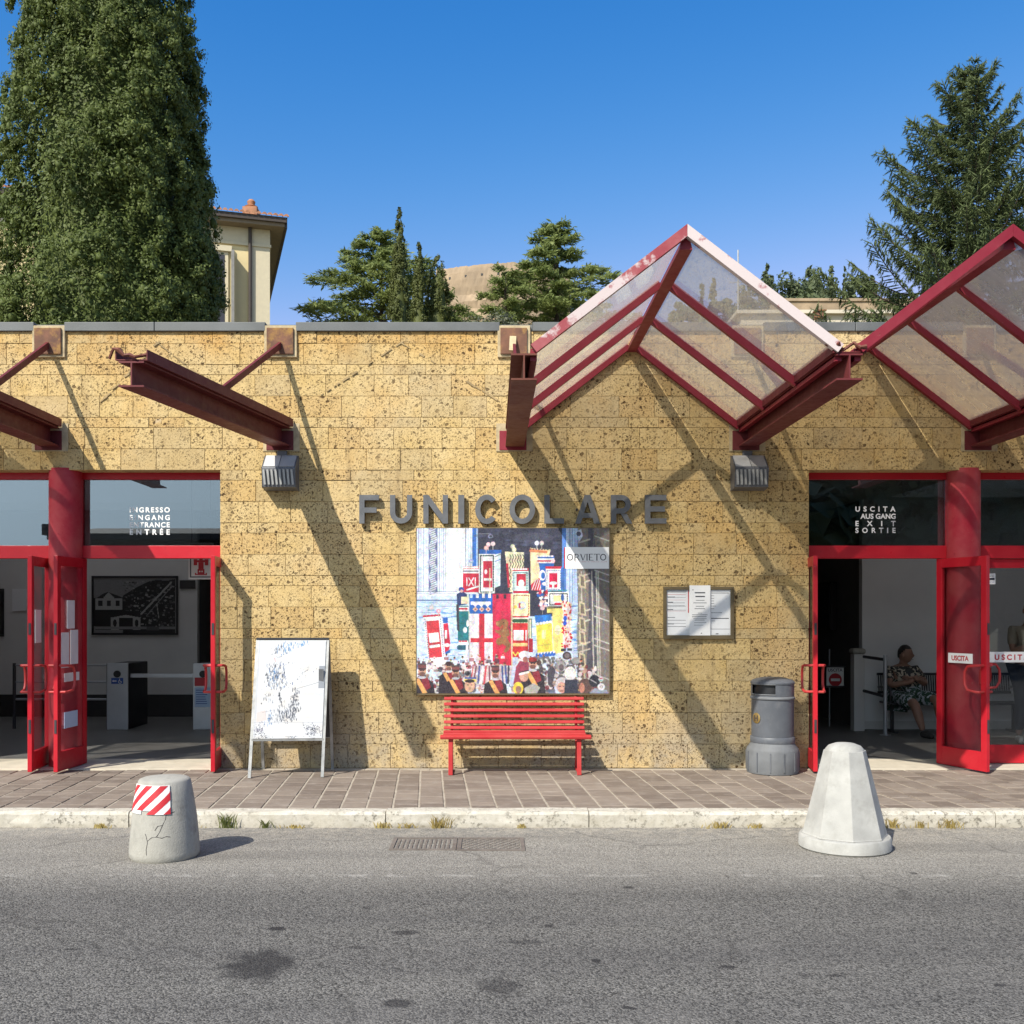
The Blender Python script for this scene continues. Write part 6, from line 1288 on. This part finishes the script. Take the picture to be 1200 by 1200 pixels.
ICO = bmesh.new(); bmesh.ops.create_icosphere(ICO, subdivisions=1, radius=1); ICO_V = np.array([v.co[:] for v in ICO.verts]); ICO_F = np.array([[v.index for v in q.verts] for q in ICO.faces]); ICO.free()
def cypress(label, base, h, rmax, nplume, nleaf, leaf, mt, seed, peak=.28, power=.75, z0f=.04, group=None, name='cypress_tree', lump=.16, tall=1.7, billow=0):
    "plume by plume: each plume is a small dense clump dressed with sprays"
    g = np.random.default_rng(seed); base = np.array(base, float)
    t_ = thing(name, label, 'tree', tuple(base), 0, group)
    def prof(t): t = np.asarray(t); return rmax * np.where(t < peak, .72 + .28 * np.sin(t / peak * PI / 2), np.clip((1 - t) / (1 - peak), 0, 1) ** power)
    t = g.random(nplume * 6); keep_ = g.random(len(t)) < (.40 + prof(t) / rmax) / 1.4; t = t[keep_][:nplume]; n = len(t); th = g.random(n) * 2 * PI
    ph = 1 + .045 * np.sin(th * 3 + t * 9 + seed) + .035 * np.sin(th * 7 - t * 23)
    dep = g.random(n) ** .5; r = prof(t) * ph * (.74 + .22 * dep); z = (z0f + t * (1 - z0f)) * h
    if billow:      # plumes gather on large billows, with dark gaps between them
        tb = g.random(billow * 4); tb = tb[g.random(len(tb)) < (.3 + prof(tb) / rmax) / 1.3][:billow]; nb_ = len(tb); hb = g.random(nb_) * 2 * PI; Rb = rmax * (.14 + .11 * g.random(nb_)); rb_ = prof(tb) * (.76 + .14 * g.random(nb_)); which = g.integers(0, nb_, n); dd = unit(g.normal(size=(n, 3)) + np.stack([np.cos(hb), np.sin(hb), np.full(nb_, .3)], -1)[which] * .8)
        bx_ = np.stack([rb_ * np.cos(hb), rb_ * np.sin(hb), (z0f + tb * (1 - z0f)) * h], -1)[which] + dd * np.stack([Rb, Rb, Rb * 1.9], -1)[which] * (.8 + .2 * g.random((n, 1)))
        th = np.arctan2(bx_[:, 1], bx_[:, 0]); r = np.hypot(bx_[:, 0], bx_[:, 1]); z = bx_[:, 2]; t = np.clip(z / h, 0, .999)
    ctr = np.stack([r * np.cos(th), r * np.sin(th), z], -1); a = rmax * lump * (.6 + .7 * g.random(n)) * (.45 + .55 * prof(t) / rmax)
    lean = np.stack([np.cos(th) * .25, np.sin(th) * .25, np.ones(n)], -1); sc = np.stack([a, a, a * tall], -1)[:, None, :]
    out = np.stack([np.cos(th), np.sin(th), np.full(n, .35)], -1)[:, None]
    cv = ctr[:, None] + ICO_V[None] * sc * (.28 + .34 * g.random((n, len(ICO_V), 1))); cv += lean[:, None] * 0; k = len(ICO_V)
    cf = (np.arange(n)[:, None, None] * k + ICO_F[None]).reshape(-1, 3)
    d = unit(g.normal(size=(n, nleaf, 3))); pts = ctr[:, None] + d * sc * (.58 + .62 * g.random((n, nleaf, 1))); nn = unit(d + out * .5); keep2 = (d * out).sum(-1) > -.25
    c = pts[keep2]; v, f = leaves(c, nn[keep2], leaf * (.55 + .8 * g.random(len(c))), .5, g, np.array([0, 0, .5]))
    if billow:      # sprays deeper inside the crown
        m_ = 85000; t2 = g.random(m_ * 2); t2 = t2[g.random(len(t2)) < (.2 + prof(t2) / rmax) / 1.2][:m_]; a2 = g.random(len(t2)) * 2 * PI; r2 = prof(t2) * (.72 + .22 * g.random(len(t2))) * (1 + .05 * np.sin(a2 * 9 + t2 * 60)); z2 = (z0f + t2 * (1 - z0f)) * h
        c2_ = np.stack([r2 * np.cos(a2), r2 * np.sin(a2), z2], -1); v2_, f2_ = leaves(c2_, np.stack([np.cos(a2), np.sin(a2), np.full(len(a2), .5)], -1), leaf * (.9 + .9 * g.random(len(a2))), .5, g, np.array([0, 0, .5])); f = np.concatenate([f, f2_ + len(v)]); v = np.concatenate([v, v2_])
    f3 = np.concatenate([f[:, [0, 1, 2]], f[:, [0, 2, 3]]]); v0 = cv.reshape(-1, 3)
    K, Lv = 24, 30; tv = np.linspace(0, 1, Lv); TH = np.linspace(0, 2 * PI, K, endpoint=False); rr = prof(tv)[:, None] * (.66 if billow else .78) * np.ones((1, K)); Z = (z0f + tv * (1 - z0f) * .95) * h
    sv = np.stack([rr * np.cos(TH), rr * np.sin(TH), np.repeat(Z[:, None], K, 1)], -1).reshape(-1, 3); i = np.arange(Lv - 1)[:, None] * K; j = np.arange(K)[None]
    sf = np.stack([i + j, i + (j + 1) % K, i + K + (j + 1) % K, i + K + j], -1).reshape(-1, 4); sf = np.concatenate([sf[:, [0, 1, 2]], sf[:, [0, 2, 3]]])
    V_ = np.concatenate([v, v0, sv]); F_ = np.concatenate([f3, cf + len(v), sf + len(v) + len(v0)])
    fast_mesh('crown', V_ + base, F_, M[mt], t_)
    trunk_mb(base - np.array([0, 0, .3]), base + np.array([0, 0, h * .3]), rmax * .16, rmax * .08).build('trunk', M['bark'], t_); return t_

def ground(p): return (p.x, p.y, hz(p.x, p.y) - .2)
def place(px, d): x = (px - CX) * d / F; y = d - D0; return x, y, hz(x, y) - .2
# the great cypress behind the left wing
d = 25.0; x = (128 - CX) * d / F
cypress('huge broad cypress filling the sky behind the left entrance', (x, d - D0, -.2), 23.0, 2.72, 6600, 84, .039, 'cyp', 3, peak=.30, power=.44, lump=.070, tall=1.35, billow=430)
# slim and lesser cypresses between the cedars
d = 43.0; x, y, z = place(468, d); cypress('tall slim dark cypress standing in front of the left cedar', (x, y, z), EYE + 474 * d / F - z, .66, 900, 46, .050, 'cyp_slim', 5, peak=.45, power=.66, lump=.20)
d = 49.0; x, y, z = place(491, d); cypress('shorter cypress just right of the slim dark one', (x, y, z), EYE + 436 * d / F - z, .80, 700, 44, .058, 'cyp_slim', 6, peak=.4, power=.75, lump=.20)
d = 50.0; x, y, z = place(513, d); cypress('blunt dark cypress at the left edge of the fortress wall', (x, y, z), EYE + 418 * d / F - z, 1.05, 800, 44, .060, 'cyp_slim', 8, peak=.5, power=.5, lump=.19)

def cedar(label, base, h, spread, seed, nb=46, lean=0.0, zlow=.3, mt='cedar', leaf=.14, group='cedars behind the station'):
    g = np.random.default_rng(seed); base = np.array(base, float); t_ = thing('cedar_tree', label, 'tree', tuple(base), 0, group)
    C_, Nn, Tp = [], [], []; lim = MB()
    for b_ in range(nb):
        t = zlow + (1 - zlow) * (b_ + g.random()) / nb; th = b_ * 2.399 + g.normal() * .3; ln = spread * (1.0 - t) ** .85 * (.62 + .62 * g.random()) + .3
        rise = (.05 + .55 * max(0, t - .55)) if t > .5 else -.02; z0 = t * h
        dirv = np.array([math.cos(th), math.sin(th), 0]); side = np.array([-dirv[1], dirv[0], 0]); pts = []
        for s in np.linspace(0, 1, 7): pts.append(base + np.array([lean * t, 0, z0]) + dirv * ln * s + np.array([0, 0, rise * ln * s - .16 * ln * s * s]))
        lim.tube([tuple(p) for p in pts], list(np.linspace(.085, .02, 7) * (1.3 - t)), 5, False)
        nt_ = int(27 * ln + 14); s = g.random(nt_) ** .7 * .92 + .08; wd = (.08 + .26 * np.sin(np.clip(s, 0, 1) * PI * .86 + .12)) * ln * .62; off = (g.random(nt_) * 2 - 1)
        p = base + np.array([lean * t, 0, z0]) + dirv * (ln * s + np.abs(off) * wd * .30)[:, None] + side * (off * wd)[:, None]; p[:, 2] += rise * ln * s - .16 * ln * s * s + g.normal(size=nt_) * .04 - .28 * np.abs(off) * wd
        tp = unit(dirv[None] * .8 + side[None] * off[:, None] + g.normal(size=(nt_, 3)) * .25)
        k = 7
        q = p[:, None] + tp[:, None] * (g.random((nt_, k, 1)) - .3) * .46 + g.normal(size=(nt_, k, 3)) * np.array([.07, .07, .045]); C_.append(q.reshape(-1, 3)); Tp.append(np.repeat(tp, k, 0)); Nn.append(np.tile(np.array([[0, -.25, 1.0]]), (nt_ * k, 1)) + g.normal(size=(nt_ * k, 3)) * .45)
    c = np.concatenate(C_); n = np.concatenate(Nn); tp = np.concatenate(Tp); v, f = leaves(c, n, leaf * (.6 + .9 * g.random(len(c))), .26, g, tp * 2.0)
    fast_mesh('crown', v, f, M[mt], t_); lim.build('limb', M['bark'], t_)
    trunk_mb(base - np.array([0, 0, .3]), base + np.array([lean, 0, h * .97]), .30, .04, 9, .05).build('trunk', M['bark'], t_); return t_
d = 54.0; x, y, z = place(446, d); cedar('wide cedar left of and behind the slim cypress', (x, y, z), EYE + 448 * d / F - z, 13.0, 11, 50, zlow=.62)
d = 50.0; x, y, z = place(652, d); cedar('full cedar with layered branches right of the fortress wall', (x, y, z), EYE + 457 * d / F - z, 9.6, 12, 56, zlow=.60, leaf=.13)
d = 47.0; x, y, z = place(592, d); cedar('small feathery cedar in front of the fortress wall', (x, y, z), EYE + 406 * d / F - z, 4.8, 13, 34, zlow=.58, leaf=.11)

def bushy(label, base, h, w, seed, mt, n=2200, leaf=.16, nc=14, name='leafy_tree', group=None, shape=1.0, low=.25):
    g = np.random.default_rng(seed); base = np.array(base, float); t_ = thing(name, label, 'tree' if 'tree' in name or 'pine' in name else 'shrub', tuple(base), 0, group)
    cc = np.stack([g.normal(size=nc) * w * .24, g.normal(size=nc) * w * .24, h * (low + (1 - low) * g.random(nc) ** .8 * .86)], -1); fall = 1 - np.abs(cc[:, 2] / h - .55) * .8 * shape; cc[:, :2] *= fall[:, None] * 1.3
    rad = w * (.14 + .13 * g.random(nc)); i = g.integers(0, nc, n); dd = unit(g.normal(size=(n, 3))); p = cc[i] + dd * rad[i][:, None] * (.6 + .45 * g.random((n, 1))) * np.array([1, 1, .8])
    v, f = leaves(p, dd + np.array([0, 0, .4]), leaf * (.5 + .8 * g.random(n)), .6, g); fast_mesh('crown', v + base, f, M[mt], t_)
    trunk_mb(base - np.array([0, 0, .3]), base + np.array([0, 0, h * .6]), w * .06, w * .03).build('trunk', M['bark'], t_); return t_
d = 45.0; x, y, z = place(555, d); bushy('grey-green round bush at the foot of the fortress wall', (x, y, z), EYE + 384 * d / F - z, 3.2, 21, 'olive', 5200, .085, 30, 'olive_tree', low=.35)
# row of trees along the far crest on the right
FAR = [('cypress', 822, 335, 1.1, 'far cypress seen through the first glass gable'), ('cypress', 836, 328, .9, 'thin far cypress seen through the first glass gable'), ('bush', 856, 338, 3.5, 'far rounded tree seen through the first glass gable'), ('bush', 874, 330, 3.6, 'far bushy tree at the antenna pole'),
       ('cypress', 899, 312, 1.5, 'leftmost pointed cypress of the far tree row'), ('cypress', 909, 330, .5, 'thin far cypress beside the leftmost pointed one'), ('bush', 926, 323, 4.6, 'broad flat far pine between two cypresses'), ('cypress_fat', 955, 314, 2.3, 'rounded dark far cypress above the pale shrubs'), ('cypress', 975, 313, 1.35, 'pointed far cypress right of the rounded dark one'), ('cypress', 990, 313, .48, 'needle-thin far cypress standing alone'), ('bush', 1006, 318, 3.4, 'far tree half hidden behind the spruce'), ('cypress', 1022, 326, 1.2, 'far cypress almost hidden behind the spruce'), ('bush', 805, 345, 3.2, 'far low tree seen through the first glass gable, left end')]
for i, (k, px, py, r, lab) in enumerate(FAR):
    d = 112.0 + (i % 3) * 2; x, y, z = place(px, d); top_ = EYE + (CY - py) * d / F; h = top_ - z
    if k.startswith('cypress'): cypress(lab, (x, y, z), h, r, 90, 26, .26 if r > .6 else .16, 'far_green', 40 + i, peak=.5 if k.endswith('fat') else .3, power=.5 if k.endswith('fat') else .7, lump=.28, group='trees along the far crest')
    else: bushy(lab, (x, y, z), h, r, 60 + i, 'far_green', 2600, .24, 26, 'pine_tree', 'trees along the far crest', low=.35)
for i, (px, py, w) in enumerate(((962, 340, 7.5), (940, 352, 4), (985, 348, 5), (1005, 352, 5))):
    d = 104.0; x, y, z = place(px, d); bushy(('largest pale green shrub below the rounded far cypress', 'small pale shrub left of the largest one', 'pale shrub right of the largest one on the far slope', 'pale shrub by the spruce boughs on the far slope')[i], (x, y, z), EYE + (CY - py) * d / F - z, w, 80 + i, 'far_light', 2400, .28, 26, 'slope_shrub', 'pale shrubs on the far slope', low=.3)

def spruce(label, base, h, rlow, seed, zlow=.22):
    g = np.random.default_rng(seed); rnd = random.Random(seed); base = np.array(base, float); t_ = thing('spruce_tree', label, 'tree', tuple(base), 0)
    V, Fq, Ft = [], [], []; lim = MB(); SP = []      # SP: twigs as (start, end, thickness)
    lev = 0; z = zlow * h
    while z < h * .985:
        t = z / h; nb = 6 if t < .85 else 5; ln0 = rlow * (1 - t) ** .80 + .10
        for b_ in range(nb):
            th = b_ * 2 * PI / nb + lev * .9 + g.normal() * .22; ln = ln0 * (.55 + .70 * g.random()); dv = np.array([math.cos(th), math.sin(th), 0]); sd = np.array([-dv[1], dv[0], 0])
            up0 = .25 * (t - .35); o = base + np.array([0, 0, z])
            cur = lambda s: o + dv * ln * s + np.array([0, 0, ln * (up0 * s - .42 * (1 - t * .7) * s * (1 - s) * 1.6 + .62 * max(0, s - .5) ** 1.3)])
            pts = [cur(s) for s in np.linspace(0, 1, 8)]; lim.tube([tuple(p) for p in pts], list(np.linspace(.035, .012, 8) * (1.4 - t)), 5, False)
            SP.append((cur(.86), cur(1.0) + dv * .10 + np.array([0, 0, .10]), .024))
            nt_ = int(10 + ln * 24)
            for k in range(nt_):
                s = .12 + .88 * (k + g.random()) / nt_; p = cur(s); sg_ = 1 if k % 2 else -1; out = dv * (.55 + .3 * g.random()) + sd * sg_ * (.8 + .4 * g.random()); l2 = (.12 + .30 * (1 - abs(s - .45))) * min(1, .35 + ln * .38) * (.7 + .5 * g.random())
                e = p + out / np.linalg.norm(out) * l2 + np.array([0, 0, l2 * (.10 - .5 * (1 - s)) + (.12 if s > .8 else 0)]); SP.append((p, e, .026))
                for q in range(2 if l2 > .22 else 1):           # hanging sprays
                    a_ = p + (e - p) * (.35 + .5 * g.random()); hl = (.14 + .26 * g.random()) * (1.15 - t); SP.append((a_, a_ + np.array([g.normal() * .05, g.normal() * .05, -hl]) + out * .05, .024))
        z += h * .0215 * (1.2 - .40 * t); lev += 1
    SP.append((base + np.array([0, 0, h * .95]), base + np.array([0, 0, h]), .03))
    for k in range(5): a_ = base + np.array([0, 0, h * (.955 + k * .006)]); SP.append((a_, a_ + np.array([math.cos(k * 2.4) * .2, math.sin(k * 2.4) * .2, .16]), .024))
    A = np.array([s[0] for s in SP]); B = np.array([s[1] for s in SP]); T = np.array([s[2] for s in SP]); n = len(A); D = unit(B - A); ref = np.tile(np.array([[0.3, .2, .93]]), (n, 1)); U = unit(np.cross(D, ref)); W_ = np.cross(D, U)
    # body of a twig: a three-sided spindle
    mid = A + (B - A) * .4; rings = [mid + (U * math.cos(k * 2 * PI / 3) + W_ * math.sin(k * 2 * PI / 3)) * T[:, None] * .75 for k in range(3)]
    v = np.stack([A] + rings + [B], 1).reshape(-1, 3); o = np.arange(n)[:, None] * 5; f = np.concatenate([np.concatenate([o, o + 1 + k, o + 1 + (k + 1) % 3], 1) for k in range(3)] + [np.concatenate([o + 4, o + 1 + (k + 1) % 3, o + 1 + k], 1) for k in range(3)])
    # needles standing off it
    m = 16; s = g.random((n, m, 1)); an = g.random((n, m, 1)) * 2 * PI; p = A[:, None] + (B - A)[:, None] * s; rd = U[:, None] * np.cos(an) + W_[:, None] * np.sin(an); tip = p + rd * T[:, None, None] * (1.5 + .8 * g.random((n, m, 1))) + D[:, None] * .035; wv = np.cross(D[:, None], rd) * .006
    nv = np.stack([p - wv + rd * .004, p + wv + rd * .004, tip], 2).reshape(-1, 3); nf = np.arange(len(nv)).reshape(-1, 3) + len(v)
    fast_mesh('crown', np.concatenate([v, nv]), np.concatenate([f, nf]), M['spruce'], t_); lim.build('limb', M['bark'], t_)
    trunk_mb(base - np.array([0, 0, .3]), base + np.array([0, 0, h * .97]), .24, .025).build('trunk', M['bark'], t_); return t_
d = 22.5; x = (1136 - CX) * d / F; spruce('dark spruce with drooping sprays rising behind the right wing', (x, d - D0, -.15), EYE + 652 * d / F + .15, 5.3, 31, zlow=.40)

# ------------------------------------------------------------------ the cream house on the left
ang = R(16); KH = 1.55; hp = Vector((-6.03 * KH, 30 * KH - D0, 0)); ux = Vector((-math.cos(ang), -math.sin(ang), 0)); uy = Vector((-math.sin(ang), math.cos(ang), 0)); zr = EYE + 468 * 30 * KH / F
house = thing('house', 'cream rendered house with tiled roof and dark eaves behind the big cypress', 'house', tuple(hp))
def hq(a, b, z): p = hp + (ux * a + uy * b) * KH; return (p.x, p.y, zr + (z - zr) * KH)
def hbox(name, a0, a1, b0, b1, z0, z1, mt, parent=house):
    mb = MB(); v = [hq(a, b, z) for z in (z0, z1) for b in (b0, b1) for a in (a0, a1)]; mb.add(v, [(0, 1, 3, 2), (4, 6, 7, 5), (0, 4, 5, 1), (2, 3, 7, 6), (0, 2, 6, 4), (1, 5, 7, 3)]); return mb.build(name, mt, parent)
OV = .45; WL = 12.0
hbox('wall', OV, OV + WL, OV, OV + 10, zr - 8.0, zr - .34, M['house']); hbox('cornice', OV - .06, OV + WL, OV - .06, OV + 10, zr - .86, zr - .78, M['house_trim']); hbox('frieze', OV - .03, OV + WL, OV - .03, OV + 10, zr - .78, zr - .342, M['house_trim'])
hbox('eaves_soffit', .03, WL + OV, .03, 11.5, zr - .34, zr - .22, M['soffit']); hbox('gutter', -.02, WL + OV, -.06, .06, zr - .24, zr - .10, M['wood_dark']); hbox('verge_board', -.05, .029, .061, 11.6, zr - .36, zr - .06, M['wood_dark'])
mb = MB(); mb.add([hq(-.05, -.05, zr - .09), hq(WL + OV, -.05, zr - .09), hq(WL / 2 + 2, 5.7, zr + 1.9), hq(3.5, 5.7, zr + 1.9), hq(-.05, 11.6, zr - .09), hq(WL + OV, 11.6, zr - .09)], [(0, 1, 2, 3), (0, 3, 4), (3, 2, 5, 4), (1, 5, 2)]); rf = mb.build('roof', M['roof_tile'], house)
tile = None
for i in range(66):
    a = -.02 + i * .158; mb = MB(); pts = [[], []]
    for jj, b in enumerate((-.12, .40)):
        for k in range(7):
            an = PI * k / 6; pts[jj].append(hq(a + .068 * math.cos(an), b, zr - .085 + .075 * math.sin(an) + (b + .12) * .33))
    mb.add(pts[0] + pts[1], [(k, k + 1, 8 + k, 7 + k) for k in range(6)] + [tuple(range(6, -1, -1))]); mb.build('tile', M['roof_tile'], rf)
cp = P(293, 247, 49.0); MB().box(cp.x - .34, cp.x + .34, cp.y - .1, cp.y + .6, cp.z - 1.2, cp.z + .18).build('chimney', M['roof_tile'], house); MB().lathe([(.26, .185), (.32, .28), (.16, .36), (.2, .52), (.12, .62)], (cp.x, cp.y + .25, cp.z), 14).build('chimney_pot', M['roof_tile'], house)
g0 = hq(1.0, OV - .09, 0); MB().tube([(g0[0], g0[1], zr - .3), (g0[0], g0[1], zr - 12)], .08, 8).build('downpipe', M['wood_dark'], house)
hbox('corner_pilaster', OV - .025, OV + .55, OV - .025, OV + .5, zr - 8.0, zr - .86, M['house_trim'])
for (a0, a1, z0, z1) in ((1.62, 2.8, zr - 3.6, zr - 1.10), (5.2, 6.4, zr - 3.6, zr - 1.10), (8.6, 9.8, zr - 3.6, zr - 1.10)):
    wf = hbox('window', a0, a1, OV - .05, OV - .001, z0, z1, M['house_trim']); hbox('pane', a0 + .1, a1 - .1, OV - .058, OV - .052, z0 + .1, z1 - .1, M['ink'], wf); hbox('lintel', a0 - .1, a1 + .1, OV - .12, OV - .051, z1 + .001, z1 + .16, M['house_trim'], wf)
    hbox('shutter', a0 - .16, a0 - .08, OV - .42, OV - .06, z0, z1 - .05, M['shutter'], wf); hbox('shutter', a1 + .08, a1 + .16, OV - .42, OV - .06, z0, z1 - .05, M['shutter'], wf)

# ------------------------------------------------------------------ fortress bastion, far pale building, antenna
d = 80.0; zt = EYE + (CY - 316) * d / F; xa, xb = P(511, 0, d).x, P(668, 0, d).x; y0 = d - D0; zb = hz((xa + xb) / 2, y0) - 3
ft = thing('fortress_wall', 'rough tan fortress wall between the cypresses and the cedar', 'fortress', ((xa + xb) / 2, y0, 0)); g = np.random.default_rng(4)
nx, nz = 60, 34; vs = []
for j in range(nz + 1):
    row = g.normal() * .09
    for i in range(nx + 1):
        u_, w = i / nx, j / nz; x = xa + (xb - xa) * u_; z = zb + (zt - zb) * w; bow = -1.6 * math.sin(u_ * PI) + 2.2 * (1 - w) * -.6
        band = -.16 if abs(z - (zt - 2.55)) < .22 else (-.05 if z > zt - .5 else 0)
        vs.append((x + g.normal() * .03, y0 + bow + band + row + g.normal() * .012 + .05 * math.sin(z * 4.3 + x * .3), z + (g.normal() * .035 + .05 * math.sin(x * 1.1) if j == nz else g.normal() * .03)))
fs = [(j * (nx + 1) + i, j * (nx + 1) + i + 1, (j + 1) * (nx + 1) + i + 1, (j + 1) * (nx + 1) + i) for j in range(nz) for i in range(nx)]
k = len(vs); top_ = [vs[nz * (nx + 1) + i] for i in range(nx + 1)]; vs += [(x, y0 + 3.0, z - .2) for x, y, z in top_]; fs += [(nz * (nx + 1) + i, nz * (nx + 1) + i + 1, k + i + 1, k + i) for i in range(nx)]
k2 = len(vs); vs += [(xa, y0 + 3, zb), (xb, y0 + 3, zb)]
MB().add(vs, fs).build('stonework', M['fort'], ft)
for x in (xa + .01, xb - .31): MB().box(x, x + .3, y0 - .05, y0 + 3, zb, zt - .25).build('return_wall', M['fort'], ft)
for k in range(6):
    x = xa + 1.1 + k * 1.25; yb = y0 - 1.6 * math.sin((x - xa) / (xb - xa) * PI) - .08; MB().box(x - .08, x + .08, yb - .06, yb + .5, zt - .98, zt - .80).build('loophole', M['dado'], ft)
d = 42.0; a, c = P(868, 385, d), P(1075, 364, d)
pb = thing('low_building', 'low pale flat-roofed building with small chimney behind the station roof', 'building', ((a.x + c.x) / 2, d - D0 + 3, 0))
MB().box(a.x, c.x, d - D0, d - D0 + 6, hz(a.x, d - D0) - 1, c.z - .16).build('wall', M['pale_wall'], pb); MB().box(a.x - .2, c.x + .2, d - D0 - .2, d - D0 + 6.2, c.z - .159, c.z - .02).build('roof', M['pale_wall'], pb)
e = P(957, 364, d); MB().box(e.x - .17, e.x + .17, d - D0 - .5, d - D0 - .2, e.z - .42, e.z - .16).build('chimney', M['rust'], pb); MB().box(e.x - .23, e.x + .23, d - D0 - .56, d - D0 - .14, e.z - .159, e.z - .11).build('chimney_cap', M['rust'], pb)
d = 95.0; a, c = P(905, 366, d), P(1080, 350, d); rw = thing('terrace_wall', 'long weathered stone terrace wall below the far tree row', 'wall', ((a.x + c.x) / 2, d - D0, c.z))
MB().box(a.x, c.x, d - D0, d - D0 + .8, a.z - 3, c.z - .25).build('stonework', M['fort'], rw); MB().box(a.x - .1, c.x + .1, d - D0 - .15, d - D0 + .95, c.z - .249, c.z).build('coping', M['fort'], rw)
d = 60.0; a, c = P(865, 388, d), P(865, 293, d); an_ = thing('antenna_pole', 'thin antenna pole seen through the first glass gable', 'pole', (a.x, d - D0, 0)); MB().tube([(a.x, d - D0, hz(a.x, d - D0) - .2), (a.x, d - D0, c.z)], .045, 6).build('mast', M['galv'], an_); MB().bar((a.x - .5, d - D0, c.z - 1.9), (a.x + .5, d - D0, c.z - 1.9), .03, .03).build('cross_arm', M['galv'], an_)
# ------------------------------------------------------------------ across the street (seen only in the tinted glass)
ob = thing('street_building', 'long dark-roofed building across the street, mirrored in the entrance transom glass', 'building', (-4, -34, 0))
MB().box(-17.5, 5.5, -40, -31, -.15, 4.7).build('wall', M['wood_dark'], ob); rf = MB().prism([(-41, 4.701), (-30.2, 4.701), (-30.2, 4.95), (-35.5, 5.6), (-41, 4.95)], 'x', -18.1, 6.0).build('roof', M['wood_dark'], ob)
MB().box(-18.4, -17.9, -31.2, -30.4, 4.9, 5.35).build('roof_vent', M['wood_dark'], rf)
for i in range(7):
    wn = MB().box(-16 + i * 3, -14.8 + i * 3, -30.999, -30.94, 1.2, 2.9).build('window', M['house_trim'], ob); MB().box(-15.9 + i * 3, -14.9 + i * 3, -30.939, -30.92, 1.3, 2.8).build('pane', M['ink'], wn)
for i, (xx, yy, hh, ww) in enumerate(((9.5, -29, 11, 7.5), (15.0, -30, 12.5, 8), (20.5, -29, 12, 8), (27, -31, 13, 9))):
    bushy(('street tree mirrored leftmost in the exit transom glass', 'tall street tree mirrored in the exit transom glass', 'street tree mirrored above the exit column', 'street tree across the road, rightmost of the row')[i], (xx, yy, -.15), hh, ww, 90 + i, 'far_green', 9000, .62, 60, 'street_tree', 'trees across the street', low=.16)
